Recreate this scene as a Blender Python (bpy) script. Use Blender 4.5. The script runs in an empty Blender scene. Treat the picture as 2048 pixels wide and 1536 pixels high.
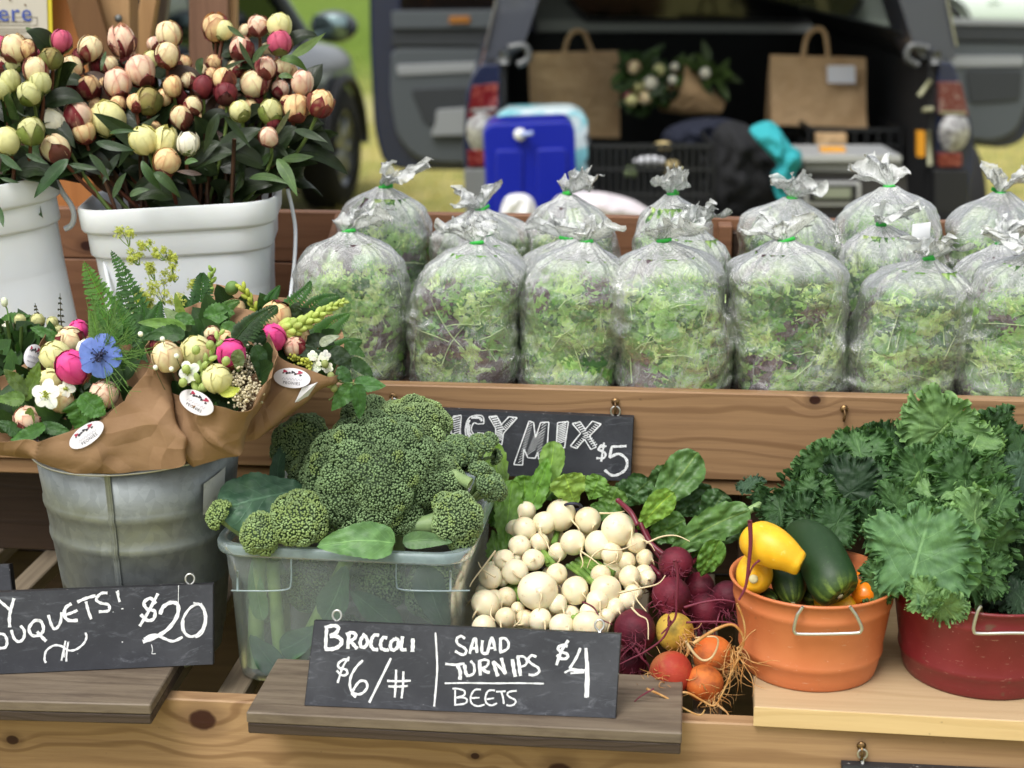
import bpy, bmesh, math, random
import numpy as np
from mathutils import Vector, Matrix, noise as mnoise

# ------------------------------------------------------------------ camera, world, sun, exposure
SC = bpy.context.scene
COL = SC.collection
PITCH, YAW, FPX, CAMZ = math.radians(15), math.radians(5.6), 3318.0, 1.5
cam_data = bpy.data.cameras.new('camera')
cam = bpy.data.objects.new('camera', cam_data)
COL.objects.link(cam)
cam.location = (0, 0, CAMZ)
cam.rotation_euler = (math.radians(90) - PITCH, 0, YAW)
cam_data.sensor_width = 36.0
cam_data.lens = FPX / 2048 * 36.0
cam_data.clip_end = 2000
cam_data.dof.use_dof = True
cam_data.dof.focus_distance = 1.76
cam_data.dof.aperture_fstop = 5.4
SC.camera = cam

SUN_EL, SUN_AZ = math.radians(58), math.radians(205)
world = bpy.data.worlds.new('World')
SC.world = world
world.use_nodes = True
wn = world.node_tree
wn.nodes.clear()
w_out = wn.nodes.new('ShaderNodeOutputWorld')
w_bg = wn.nodes.new('ShaderNodeBackground')
w_sky = wn.nodes.new('ShaderNodeTexSky')
w_sky.sky_type = 'NISHITA'
w_sky.sun_disc = False
w_sky.sun_elevation = SUN_EL
w_sky.sun_rotation = SUN_AZ
w_sky.air_density = 1.0
w_sky.dust_density = 4.0
w_sky.ozone_density = 1.0
w_hs = wn.nodes.new('ShaderNodeHueSaturation')      # an overcast sky is nearly colourless
w_hs.inputs['Saturation'].default_value = 0.22
w_bg.inputs['Strength'].default_value = 0.15
wn.links.new(w_sky.outputs[0], w_hs.inputs['Color'])
wn.links.new(w_hs.outputs[0], w_bg.inputs[0])
wn.links.new(w_bg.outputs[0], w_out.inputs[0])
sun_data = bpy.data.lights.new('sun', 'SUN')
sun_data.energy = 1.5
sun_data.angle = math.radians(28)
sun_data.color = (1.0, 0.975, 0.93)
sun = bpy.data.objects.new('sun', sun_data)
COL.objects.link(sun)
_d = Vector((math.sin(SUN_AZ) * math.cos(SUN_EL), math.cos(SUN_AZ) * math.cos(SUN_EL), math.sin(SUN_EL)))
sun.rotation_euler = (-_d).to_track_quat('-Z', 'Y').to_euler()
SC.view_settings.view_transform = 'Standard'
SC.view_settings.look = 'None'
SC.view_settings.exposure = 0.46
SC.view_settings.gamma = 1.0
SC.view_settings.use_curve_mapping = False
SC.render.engine = 'CYCLES'
SC.cycles.use_denoising = True
SC.cycles.max_bounces = 10
SC.cycles.diffuse_bounces = 3
SC.cycles.glossy_bounces = 3
SC.cycles.transmission_bounces = 4
SC.cycles.transparent_max_bounces = 24
SC.cycles.caustics_reflective = False
SC.cycles.caustics_refractive = False
SC.cycles.use_adaptive_sampling = True
SC.cycles.adaptive_threshold = 0.02

rng = np.random.default_rng(7)
random.seed(7)
PI = math.pi
cP, sP, cW, sW = math.cos(PITCH), math.sin(PITCH), math.cos(YAW), math.sin(YAW)

# ------------------------------------------------------------------ where a photographed point lies in the place
def ray(px, py):
    x = (px - 1024) / FPX; y = (768 - py) / FPX
    f = cP + y * sP
    z = -sP + y * cP
    return np.array((x * cW - f * sW, x * sW + f * cW, z))
def P(px, py, Y):                       # on the upright plane at distance Y along the stand
    r = ray(px, py); return r * (Y / r[1]) + (0, 0, CAMZ)
def Pz(px, py, Z):                      # on the level plane at height Z
    r = ray(px, py); return r * ((Z - CAMZ) / r[2]) + (0, 0, CAMZ)
def H(px, py, D):                       # on the upright plane D metres ahead of the viewer (cars)
    r = ray(px, py); f = -r[0] * sW + r[1] * cW
    return r * (D / f) + (0, 0, CAMZ)
HD = np.array((-sW, cW, 0.0)); HR = np.array((cW, sW, 0.0)); UP = np.array((0, 0, 1.0))
def mpp(p):                             # metres per photograph pixel at a point
    q = np.array(p) - (0, 0, CAMZ)
    f = -q[0] * sW + q[1] * cW
    return (f * cP - q[2] * sP) / FPX
TOCAM = -np.array((-sW * cP, cW * cP, -sP))          # from the stand towards the viewer
CR = np.array((cW, sW, 0.0)); CU = np.cross(CR, -TOCAM); 
def nrm(v):
    v = np.asarray(v, float); return v / (np.linalg.norm(v) + 1e-12)
def lin(*c):
    if len(c) == 1: c = c[0]
    return tuple((x / 255 / 12.92) if x <= 10.3 else ((x / 255 + .055) / 1.055) ** 2.4 for x in c)
def L(r, g, b): return np.array(lin(r, g, b))

# ------------------------------------------------------------------ mesh accumulator
class MB:
    def __init__(s): s.v = []; s.c = []; s.uv = []; s.f = []; s.m = []; s.n = 0
    def add(s, V, Fs, col=None, uv=None, mat=0):
        V = np.asarray(V, float); n = len(V)
        s.v.append(V)
        c = np.ones((n, 3)) if col is None else np.broadcast_to(np.asarray(col, float), (n, 3))
        s.c.append(c)
        s.uv.append(np.zeros((n, 3)) if uv is None else np.asarray(uv, float))
        if not isinstance(Fs, (list, tuple)) or (len(Fs) and not isinstance(Fs[0], np.ndarray)):
            if isinstance(Fs, np.ndarray): Fs = [Fs]
            else:
                g = {}
                for f in Fs: g.setdefault(len(f), []).append(f)
                Fs = [np.array(x) for x in g.values()]
        for f in Fs:
            if len(f): s.f.append(f + s.n); s.m.append(np.full(len(f), mat))
        s.n += n
        return s
    def build(s, name, mats, parent=None, smooth=True, kind=None, label=None, cat=None, group=None, sub=0):
        V = np.concatenate(s.v)
        if parent is not None: V = V - np.array(wloc(parent))
        me = bpy.data.meshes.new(name)
        me.vertices.add(len(V)); me.vertices.foreach_set('co', V.astype(np.float32).ravel())
        li = np.concatenate([f.ravel() for f in s.f]); tot = np.concatenate([np.full(len(f), f.shape[1]) for f in s.f])
        st = np.concatenate(([0], np.cumsum(tot)[:-1]))
        me.loops.add(len(li)); me.loops.foreach_set('vertex_index', li.astype(np.int32))
        me.polygons.add(len(tot)); me.polygons.foreach_set('loop_start', st.astype(np.int32))
        me.update(calc_edges=True)
        me.polygons.foreach_set('material_index', np.concatenate(s.m).astype(np.int32))
        me.polygons.foreach_set('use_smooth', np.full(len(tot), smooth))
        ca = me.color_attributes.new('Col', 'FLOAT_COLOR', 'POINT')
        cc = np.concatenate(s.c); ca.data.foreach_set('color', np.hstack([cc, np.ones((len(cc), 1))]).astype(np.float32).ravel())
        ua = me.attributes.new('luv', 'FLOAT_VECTOR', 'POINT')
        ua.data.foreach_set('vector', np.concatenate(s.uv).astype(np.float32).ravel())
        me.update()
        if not isinstance(mats, (list, tuple)): mats = [mats]
        for m in mats: me.materials.append(m)
        o = bpy.data.objects.new(name, me); COL.objects.link(o)
        if parent is not None: o.parent = parent
        tag(o, label, cat, group, kind)
        if sub:
            md = o.modifiers.new('s', 'SUBSURF'); md.levels = md.render_levels = sub
        return o
def wloc(o):
    p = Vector((0, 0, 0))
    while o is not None: p = p + o.location; o = o.parent
    return p
def tag(o, label=None, cat=None, group=None, kind=None):
    for k, v in (('label', label), ('category', cat), ('group', group), ('kind', kind)):
        if v: o[k] = v
    return o
def thing(name, loc, label, cat, group=None):
    o = bpy.data.objects.new(name, None); COL.objects.link(o)
    o.empty_display_size = .02
    o.location = tuple(float(a) for a in loc); return tag(o, label, cat, group)

# ------------------------------------------------------------------ shapes -> (verts, faces)
def from_bm(bm):
    bm.verts.index_update()
    V = np.array([v.co[:] for v in bm.verts]); g = {}
    for f in bm.faces: g.setdefault(len(f.verts), []).append([v.index for v in f.verts])
    bm.free(); return V, [np.array(x) for x in g.values()]
_cube = {}
def box(x0, x1, y0, y1, z0, z1, bev=0.0015, seg=1):
    bm = bmesh.new(); bmesh.ops.create_cube(bm, size=1)
    for v in bm.verts:
        v.co = ((x0 + x1) / 2 + v.co.x * (x1 - x0), (y0 + y1) / 2 + v.co.y * (y1 - y0), (z0 + z1) / 2 + v.co.z * (z1 - z0))
    if bev: bmesh.ops.bevel(bm, geom=list(bm.edges), offset=bev, segments=seg, profile=.5, affect='EDGES')
    return from_bm(bm)
def obox(c, ax, ay, az, sx, sy, sz, bev=.0015, seg=1):       # oriented box
    V, Fs = box(-sx / 2, sx / 2, -sy / 2, sy / 2, -sz / 2, sz / 2, bev, seg)
    return V @ np.array([nrm(ax), nrm(ay), nrm(az)]) + np.asarray(c), Fs
def grid(A, cu=False, cv=False):                             # A: (nu, nv, 3)
    nu, nv = A.shape[:2]; i = np.arange(nu if cu else nu - 1); j = np.arange(nv if cv else nv - 1)
    I, J = np.meshgrid(i, j, indexing='ij'); I2 = (I + 1) % nu; J2 = (J + 1) % nv
    F_ = np.stack([I * nv + J, I2 * nv + J, I2 * nv + J2, I * nv + J2], -1).reshape(-1, 4)
    return A.reshape(-1, 3), F_
def frames(pts):
    pts = np.asarray(pts, float); T = np.gradient(pts, axis=0); T /= np.linalg.norm(T, axis=1)[:, None] + 1e-12
    N = np.zeros_like(T); a = np.array((0, 0, 1.0)) if abs(T[0][2]) < .9 else np.array((1.0, 0, 0))
    n = nrm(np.cross(np.cross(T[0], a), T[0]))
    for k in range(len(T)):
        n = nrm(n - T[k] * n.dot(T[k])); N[k] = n
    return T, N, np.cross(T, N)
def tube(pts, r, n=8, caps=True):
    pts = np.asarray(pts, float); T, N, B = frames(pts); r = np.broadcast_to(np.asarray(r, float), (len(pts),))
    a = np.linspace(0, 2 * PI, n, endpoint=False)
    A = pts[:, None] + r[:, None, None] * (np.cos(a)[None, :, None] * N[:, None] + np.sin(a)[None, :, None] * B[:, None])
    V, F_ = grid(A, cv=True); Fs = [F_]
    if caps:
        Fs.append(np.array([list(range(n))[::-1]])); m = (len(pts) - 1) * n
        Fs.append(np.array([[m + k for k in range(n)]]))
    return V, Fs
def lathe(prof, n=32, c=(0, 0, 0), close=False):             # prof: list (r, z)
    p = np.asarray(prof, float); a = np.linspace(0, 2 * PI, n, endpoint=False)
    A = np.stack([p[:, 0][:, None] * np.cos(a), p[:, 0][:, None] * np.sin(a), np.repeat(p[:, 1][:, None], n, 1)], -1) + np.asarray(c)
    return grid(A, cv=True, cu=close)
def bez(p, n=12):
    p = [np.asarray(q, float) for q in p]; t = np.linspace(0, 1, n)[:, None]
    if len(p) == 2: return p[0] * (1 - t) + p[1] * t
    if len(p) == 3: return p[0] * (1 - t) ** 2 + 2 * p[1] * t * (1 - t) + p[2] * t * t
    return p[0] * (1 - t) ** 3 + 3 * p[1] * t * (1 - t) ** 2 + 3 * p[2] * t * t * (1 - t) + p[3] * t ** 3
def crom(pts, n, closed=False):                              # Catmull-Rom through points
    p = np.asarray(pts, float); m = len(p)
    u = np.linspace(0, m if closed else m - 1, n, endpoint=not closed)
    i = np.floor(u).astype(int); 
    if not closed: i = np.minimum(i, m - 2)
    t = (u - i)[:, None]
    g = (lambda k: p[k % m]) if closed else (lambda k: p[np.clip(k, 0, m - 1)])
    a, b, c, d = g(i - 1), g(i), g(i + 1), g(i + 2)
    return .5 * (2 * b + (c - a) * t + (2 * a - 5 * b + 4 * c - d) * t * t + (3 * b - a - 3 * c + d) * t ** 3)
def sph(c, r, n=12, m=8, axis=None, sq=1.0):
    th = np.linspace(0, PI, m + 1); a = np.linspace(0, 2 * PI, n, endpoint=False)
    A = np.stack([np.sin(th)[:, None] * np.cos(a), np.sin(th)[:, None] * np.sin(a), np.repeat(np.cos(th)[:, None], n, 1) * sq], -1) * r
    V, F_ = grid(A, cv=True)
    if axis is not None: V = V @ basis(axis)
    return V + np.asarray(c), F_
def basis(z, hint=None):                                     # rows = x, y, z axes
    z = nrm(z); h = np.array((0, -1.0, 0.1)) if hint is None else np.asarray(hint, float)
    if abs(nrm(h).dot(z)) > .97: h = np.array((1.0, 0, .2))
    y = nrm(h - z * h.dot(z)); x = np.cross(y, z); return np.array([x, y, z])
def ico(sub=0):
    bm = bmesh.new(); bmesh.ops.create_icosphere(bm, subdivisions=sub + 1, radius=1); return from_bm(bm)
ICO = ico(0)
def stamp(mb, base, pos, R, scale, col=None, uv=None, mat=0):   # many copies: pos (n,3) R (n,3,3 rows=axes) scale (n,) or (n,3)
    V, Fs = base[0], base[1]; n = len(pos); k = len(V)
    scale = np.asarray(scale, float); scale = scale[:, None] if scale.ndim == 1 else scale
    W = (V[None] * scale[:, None]) 
    W = np.einsum('nki,nij->nkj', W, R) + np.asarray(pos)[:, None]
    fs = Fs if isinstance(Fs, list) else [Fs]
    off = (np.arange(n) * k)[:, None, None]
    FF = [(f[None] + off).reshape(-1, f.shape[1]) for f in fs]
    c = None if col is None else np.repeat(np.asarray(col), k, 0) if len(col) == n and k * n != n else col
    u = None if uv is None else np.tile(uv, (n, 1))
    mb.add(W.reshape(-1, 3), FF, c, u, mat)
def rotz(a):
    c, s = math.cos(a), math.sin(a); return np.array([[c, s, 0], [-s, c, 0], [0, 0, 1.0]])
def rand_rots(n, r=rng):
    q = r.normal(size=(n, 4)); q /= np.linalg.norm(q, axis=1)[:, None]; w, x, y, z = q.T
    return np.stack([np.stack([1 - 2 * (y * y + z * z), 2 * (x * y - z * w), 2 * (x * z + y * w)], -1),
                     np.stack([2 * (x * y + z * w), 1 - 2 * (x * x + z * z), 2 * (y * z - x * w)], -1),
                     np.stack([2 * (x * z - y * w), 2 * (y * z + x * w), 1 - 2 * (x * x + y * y)], -1)], 1)
def fbm(V, s, o=0.0, oct=3):
    out = np.empty(len(V)); 
    for k, p in enumerate(V * s + o): out[k] = mnoise.fractal(Vector(p), 1.0, 2.0, oct)
    return out

# leaf: a bent blade along a curve
def leaf(mb, spine, w, nh, outline='lance', nu=16, nv=7, fold=.25, ruf=0.0, rk=6, saw=0.0, sk=12, col=(.05, .12, .03), jit=.12, mat=0, seed=None, twist=0.0, crk=0.0):
    r = np.random.default_rng(seed if seed is not None else int(rng.integers(1 << 30)))
    S_ = np.asarray(spine, float); C = bez(S_, nu) if len(S_) <= 4 else crom(S_, nu)
    T = np.gradient(C, axis=0); T /= np.linalg.norm(T, axis=1)[:, None] + 1e-12
    nh = nrm(nh); t = np.linspace(0, 1, nu)
    Sd = np.cross(T, nh); Sd /= np.linalg.norm(Sd, axis=1)[:, None] + 1e-9; N = np.cross(Sd, T)
    if twist:
        a = (twist * t)[:, None]; Sd, N = Sd * np.cos(a) + N * np.sin(a), N * np.cos(a) - Sd * np.sin(a)
    if outline == 'lance': o = np.sin(PI * t ** .8) ** .9
    elif outline == 'ovate': o = np.sin(PI * t ** .62) ** .7
    elif outline == 'broad': o = np.clip(np.sin(PI * np.clip(t, 0, 1) ** 1.25) ** .45, 0, 1) * (.55 + .45 * t) * 1.15
    elif outline == 'obov': o = np.sin(PI * t ** 1.7) ** .6
    elif outline == 'round': o = np.sqrt(np.clip(1 - (2 * t - 1) ** 2, 0, 1))
    elif outline == 'strap': o = np.clip(np.minimum(t * 12, (1 - t) * 6), 0, 1) ** .5
    o = np.maximum(o, .015)
    s = np.linspace(-1, 1, nv)
    ph = r.uniform(0, 6.28, 6)
    sawv = 1 + saw * (2 * np.mod(t * sk, 1) - 1) + saw * .8 * np.sin(t * 7.3 + ph[4])
    ww = w * o * sawv
    wl = np.stack([ww * (1 + .12 * saw * np.sin(t * 9 + ph[0])), ww], 1)
    side = np.where(s < 0, 0, 1)
    W = wl[:, side] * s[None]
    up = fold * np.abs(W) + ruf * w * (np.abs(s)[None] ** 1.6) * (np.sin(rk * 2 * PI * t[:, None] + ph[1] + (s[None] > 0) * 2.1) + .6 * np.sin(rk * 3.7 * t[:, None] + ph[2] - (s[None] > 0)))
    if crk: up = up + crk * w * fbm(np.stack([W / w * 3.2, np.repeat(t[:, None] * 5.5, nv, 1), np.full_like(W, ph[3] * 9)], -1).reshape(-1, 3), 1.0, 0, 3).reshape(W.shape)
    A = C[:, None] + Sd[:, None] * W[..., None] + N[:, None] * up[..., None]
    V, F_ = grid(A)
    cc = np.asarray(col, float) * r.uniform(1 - jit, 1 + jit) * (1 + r.uniform(-.04, .04, 3))
    uv = np.stack([np.repeat(s[None], nu, 0), np.repeat(t[:, None], nv, 1), np.full((nu, nv), r.uniform(0, 50))], -1).reshape(-1, 3)
    mb.add(V, F_, cc, uv, mat)

# ------------------------------------------------------------------ materials
class NT:
    def __init__(s, name):
        s.m = bpy.data.materials.new(name); s.m.use_nodes = True; s.t = s.m.node_tree; s.t.nodes.clear()
        s.out = s.t.nodes.new('ShaderNodeOutputMaterial')
    def n(s, typ, **kw):
        nd = s.t.nodes.new('ShaderNode' + typ)
        for k, v in kw.items():
            if k.startswith('i_'):
                key = k[2:]; key = int(key) if key.isdigit() else key.replace('_', ' ')
                s.set(nd, key, v)
            else: setattr(nd, k, v)
        return nd
    def set(s, nd, key, v):
        if isinstance(v, bpy.types.NodeSocket): s.t.links.new(v, nd.inputs[key])
        elif isinstance(v, bpy.types.Node): s.t.links.new(v.outputs[0], nd.inputs[key])
        else:
            if isinstance(v, (tuple, list, np.ndarray)) and len(v) == 3 and nd.inputs[key].type == 'RGBA': v = tuple(v) + (1,)
            nd.inputs[key].default_value = v
    def math(s, op, a, b=0.0, c=None, clamp=False):
        nd = s.n('Math', operation=op, use_clamp=clamp); s.set(nd, 0, a); s.set(nd, 1, b)
        if c is not None: s.set(nd, 2, c)
        return nd.outputs[0]
    def vmath(s, op, a, b=(0, 0, 0)):
        nd = s.n('VectorMath', operation=op); s.set(nd, 0, a); s.set(nd, 1, b); return nd.outputs[0]
    def mix(s, f, a, b, bt='MIX'):
        nd = s.n('Mix', data_type='RGBA', blend_type=bt); s.set(nd, 0, f); s.set(nd, 6, a); s.set(nd, 7, b); return nd.outputs[2]
    def noise(s, vec, scale, detail=3, rough=.55, dist=0.0):
        nd = s.n('TexNoise'); s.set(nd, 'Vector', vec); s.set(nd, 'Scale', scale); s.set(nd, 'Detail', detail); s.set(nd, 'Roughness', rough); s.set(nd, 'Distortion', dist); return nd.outputs[0]
    def ramp(s, v, lo, hi, a=0.0, b=1.0, smooth=True):
        nd = s.n('MapRange', interpolation_type='SMOOTHSTEP' if smooth else 'LINEAR')
        s.set(nd, 0, v); s.set(nd, 1, lo); s.set(nd, 2, hi); s.set(nd, 3, a); s.set(nd, 4, b); return nd.outputs[0]
    def co(s): return s.n('TexCoord').outputs['Object']
    def mapv(s, v, sc): 
        nd = s.n('Mapping'); s.set(nd, 'Vector', v); nd.inputs['Scale'].default_value = sc; return nd.outputs[0]
    def attr(s, name): return s.n('Attribute', attribute_name=name)
    def bump(s, h, st=.3, d=.001):
        nd = s.n('Bump'); s.set(nd, 'Height', h); s.set(nd, 'Strength', st); s.set(nd, 'Distance', d); return nd.outputs[0]
    def prin(s, **kw):
        nd = s.n('BsdfPrincipled')
        for k, v in kw.items(): s.set(nd, k.replace('_', ' '), v)
        return nd
    def end(s, sh):
        s.set(s.out, 'Surface', sh); return s.m
MATS = {}
def pm(name, base=None, rough=.5, metal=0.0, var=None, bump=None, spec=.5, coat=0.0, attr=False, transl=0.0, tcol=None, sss=0.0, rvar=0.0):
    if name in MATS: return MATS[name]
    t = NT(name); co = t.co()
    c = t.attr('Col').outputs['Color'] if attr else tuple(base)
    for (c2, sc, lo, hi, st) in (var or []):
        f = t.ramp(t.noise(t.mapv(co, st) if st else co, sc, 5, .6), lo, hi)
        if attr and isinstance(c2, (int, float)): c = t.mix(f, c, t.mix(1.0, c, (c2, c2, c2), 'MULTIPLY'))
        else: c = t.mix(f, c, tuple(c2))
    kw = dict(Base_Color=c, Roughness=rough, Metallic=metal, Specular_IOR_Level=spec)
    if rvar: kw['Roughness'] = t.ramp(t.noise(co, 30, 4), .3, .7, rough - rvar, rough + rvar)
    if coat: kw['Coat_Weight'] = coat
    if sss: kw['Subsurface_Weight'] = sss; kw['Subsurface_Scale'] = .006; kw['Subsurface_Radius'] = (1, .7, .4)
    if bump: kw['Normal'] = t.bump(t.noise(t.mapv(co, bump[2]) if len(bump) > 2 else co, bump[0], 5, .6), bump[1], bump[3] if len(bump) > 3 else .001)
    sh = t.prin(**kw)
    if transl:
        tr = t.n('BsdfTranslucent'); t.set(tr, 'Color', t.mix(1.0, c, tuple(tcol or (1.5, 1.6, .8)), 'MULTIPLY'))
        mx = t.n('MixShader'); t.set(mx, 0, transl); t.set(mx, 1, sh); t.set(mx, 2, tr); sh = mx
    MATS[name] = t.end(sh); return MATS[name]

def leaf_mat(name, rough=.45, vein=(1.9, 1.8, 1.5), vk=9.0, vw=.10, mid=.05, transl=.22, bscale=60, edge=None, vamt=.55, spec=.4):
    t = NT(name); at = t.attr('luv'); sx = t.n('SeparateXYZ'); t.set(sx, 0, at.outputs['Vector'])
    s, tt = sx.outputs[0], sx.outputs[1]; a = t.math('ABSOLUTE', s)
    co = t.co(); c = t.attr('Col').outputs['Color']
    n1 = t.noise(co, bscale, 4, .6)
    c = t.mix(t.ramp(n1, .3, .75), t.mix(1, c, (.78, .8, .8), 'MULTIPLY'), t.mix(1, c, (1.22, 1.2, 1.1), 'MULTIPLY'))
    ph = t.math('FRACT', t.math('ADD', t.math('SUBTRACT', t.math('MULTIPLY', tt, vk), t.math('MULTIPLY', a, vk * .32)), t.math('MULTIPLY', n1, .25)))
    sv = t.ramp(t.math('ABSOLUTE', t.math('SUBTRACT', ph, .5)), 0, vw, 1, 0)
    sv = t.math('MULTIPLY', sv, t.ramp(a, .55, 1.0, vamt, .12))
    md = t.ramp(a, mid * .4, mid * 1.3, 1, 0)
    v = t.math('MAXIMUM', sv, md)
    c = t.mix(v, c, t.mix(1, c, vein, 'MULTIPLY'))
    if edge: c = t.mix(t.ramp(a, .8, 1.0), c, edge)
    bp = t.bump(t.math('SUBTRACT', t.math('MULTIPLY', n1, .6), t.math('MULTIPLY', v, .7)), .45, .0012)
    sh = t.prin(Base_Color=c, Roughness=rough, Specular_IOR_Level=spec, Normal=bp)
    tr = t.n('BsdfTranslucent'); t.set(tr, 'Color', t.mix(1, c, (1.5, 1.7, .6), 'MULTIPLY'))
    mx = t.n('MixShader'); t.set(mx, 0, transl); t.set(mx, 1, sh); t.set(mx, 2, tr)
    MATS[name] = t.end(mx); return MATS[name]

def wood(name, c1, c2, c3, ax='x', lines=120, knots=(), rough=.55, amt=.5, wear=None, wearamt=.4, fib=1.0, seed=0.0):
    """c1 light, c2 line colour, c3 knot colour; grain runs along ax; knots = (along, across, radius)"""
    t = NT(name); co = t.vmath('ADD', t.co(), (seed, seed * .7, seed * .3)) if seed else t.co(); raw = t.co()
    sx = t.n('SeparateXYZ'); t.set(sx, 0, co); rx = t.n('SeparateXYZ'); t.set(rx, 0, raw)
    if ax == 'x': al, ac, st = 0, 2, (1.6, 9, 9); fst = (6, 160, 160)
    elif ax == 'y': al, ac, st = 1, 0, (9, 1.6, 9); fst = (160, 6, 160)
    else: al, ac, st = 2, 0, (9, 9, 1.6); fst = (160, 160, 6)
    u, v = sx.outputs[al], sx.outputs[ac]; ru, rv = rx.outputs[al], rx.outputs[ac]
    if ax == 'x': v = t.math('ADD', v, t.math('MULTIPLY', sx.outputs[1], .8))
    warp = t.math('MULTIPLY', t.math('SUBTRACT', t.noise(t.mapv(co, st), 1.3, 3, .5), .5), .10)
    f = t.math('ADD', v, warp); km = None
    for (ka, kc, kr) in knots:
        du = t.math('DIVIDE', t.math('SUBTRACT', ru, ka), kr * 1.25); dv = t.math('DIVIDE', t.math('SUBTRACT', rv, kc), kr)
        d = t.math('SQRT', t.math('ADD', t.math('MULTIPLY', du, du), t.math('MULTIPLY', dv, dv)))
        f = t.math('ADD', f, t.math('MULTIPLY', t.ramp(d, 0, 5.0, 1, 0), kr * 2.8))
        k = t.ramp(t.math('ADD', d, t.math('MULTIPLY', t.noise(co, 90, 3), .25)), .8, 1.3, 1, 0)
        ring = t.ramp(d, 1.0, 2.2, .35, 0); k = t.math('MAXIMUM', k, ring)
        km = k if km is None else t.math('MAXIMUM', km, k)
    w = t.math('SINE', t.math('MULTIPLY', f, lines * 6.283))
    w2 = t.math('SINE', t.math('MULTIPLY', f, lines * 2.3))
    ln = t.math('MULTIPLY', t.ramp(w, .0, 1.0), t.ramp(w2, -.8, .9, .35, 1.0))
    fb = t.noise(t.mapv(co, fst), 1.0, 5, .65)
    c = t.mix(t.math('MULTIPLY', ln, amt), tuple(c1), tuple(c2))
    c = t.mix(t.ramp(fb, .35, .75, 0, .35 * fib), c, tuple(c2))
    big = t.noise(t.mapv(co, st), .8, 3)
    c = t.mix(t.ramp(big, .35, .7, 0, .45), c, t.mix(1, c, (.80, .75, .70), 'MULTIPLY'))
    if wear is not None: c = t.mix(t.math('MULTIPLY', t.ramp(t.noise(t.mapv(co, tuple(q * 4 for q in st)), 1.2, 6, .7), .42, .68), wearamt), c, tuple(wear))
    if km is not None: c = t.mix(km, c, tuple(c3))
    sp = t.noise(co, 140, 2); c = t.mix(t.ramp(sp, .72, .8, 0, .35), c, (.05, .03, .02))
    b = t.bump(t.math('ADD', t.math('MULTIPLY', fb, .7), t.math('MULTIPLY', ln, .5)), .35, .0009)
    MATS[name] = t.end(t.prin(Base_Color=c, Roughness=t.ramp(fb, .3, .7, rough - .08, rough + .12), Normal=b, Specular_IOR_Level=.35)); return MATS[name]
# ------------------------------------------------------------------ ground
def ground():
    t = NT('meadow grass'); co = t.co()
    n1 = t.noise(co, .35, 5, .6); n2 = t.noise(co, 3.0, 5, .65); n3 = t.noise(co, 25, 4, .7)
    sx = t.n('SeparateXYZ'); t.set(sx, 0, co)
    far = t.ramp(t.math('ADD', sx.outputs[1], t.math('MULTIPLY', n1, 6)), 16, 24)
    dry = t.mix(t.ramp(n2, .35, .7), lin(168, 158, 96), lin(118, 128, 56))
    dry = t.mix(t.ramp(n3, .45, .7, 0, .6), dry, lin(205, 195, 140))
    grn = t.mix(t.ramp(n2, .35, .7), lin(112, 134, 52), lin(84, 108, 40))
    c = t.mix(far, dry, grn)
    # pale gravel strip beyond the stand
    st = t.math('ABSOLUTE', t.math('SUBTRACT', sx.outputs[1], 15.2)); 
    c = t.mix(t.math('MULTIPLY', t.ramp(st, .6, 1.8, 1, 0), t.ramp(n2, .3, .6, .1, .5)), c, lin(190, 184, 150))
    m = t.end(t.prin(Base_Color=c, Roughness=.95, Specular_IOR_Level=.1, Normal=t.bump(n3, .8, .03)))
    mb = MB(); s = 400; n = 41; g = np.linspace(-1, 1, n); g = np.sign(g) * np.abs(g) ** 2 * s
    X, Y = np.meshgrid(g, g, indexing='ij'); Z = np.zeros_like(X)
    V, F_ = grid(np.stack([X, Y + 30, Z], -1)); mb.add(V, F_[:, ::-1]); mb.build('ground', m, kind='structure')
    # grass blades in the strips of field that show between the cars
    r = np.random.default_rng(3); N = 26000
    y = r.uniform(6, 30, N) ; x = r.uniform(-.22, .42, N) * y
    h = r.uniform(.03, .10, N); a = r.uniform(0, 2 * PI, N); w = .004 + .003 * r.random(N)
    p0 = np.stack([x, y, np.zeros(N)], -1); dx = np.stack([np.cos(a), np.sin(a), np.zeros(N)], -1)
    tip = p0 + np.stack([r.normal(0, .02, N), r.normal(0, .02, N), h], -1)
    V = np.stack([p0 - dx * w[:, None], p0 + dx * w[:, None], tip], 1).reshape(-1, 3)
    g_ = L(118, 140, 52); d_ = L(206, 194, 128); k = np.clip((y - 12) / 10 + r.normal(0, .25, N), 0, 1)[:, None]
    c = np.repeat(d_ * (1 - k) + g_ * k, 3, 0)
    MB().add(V, np.arange(3 * N).reshape(-1, 3), c).build('grass', pm('grass blades', attr=True, rough=.8, transl=.3), kind='stuff', smooth=False,
        label='short dry and green meadow grass behind the stand')
ground()

# ------------------------------------------------------------------ the two tier wooden stand
def XP(px, py, Y): return P(px, py, Y)[0]
w_front = wood('pine board', lin(166, 134, 98), lin(112, 80, 52), lin(54, 24, 16), lines=46, amt=.6, seed=2.3,
               knots=[(P(405, 1440, 1.5)[0] + .25, P(405, 1440, 1.5)[2], .013), (P(25, 1480, 1.5)[0] + .25, P(25, 1480, 1.5)[2], .006), (P(950, 1512, 1.5)[0] + .25, P(950, 1512, 1.5)[2], .004), (P(1120, 1545, 1.5)[0] + .25, P(1120, 1545, 1.5)[2], .012), (P(555, 1560, 1.5)[0] + .25, P(555, 1560, 1.5)[2], .008)])
w_up = wood('varnished pine board', lin(156, 124, 90), lin(112, 82, 56), lin(48, 22, 12), lines=64, amt=.6, seed=4.1, rough=.5,
            knots=[(P(1630, 800, 1.85)[0] + .25, P(1630, 800, 1.85)[2], .006), (P(1480, 1120, 1.85)[0] + .25, .80, .01)])
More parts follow.
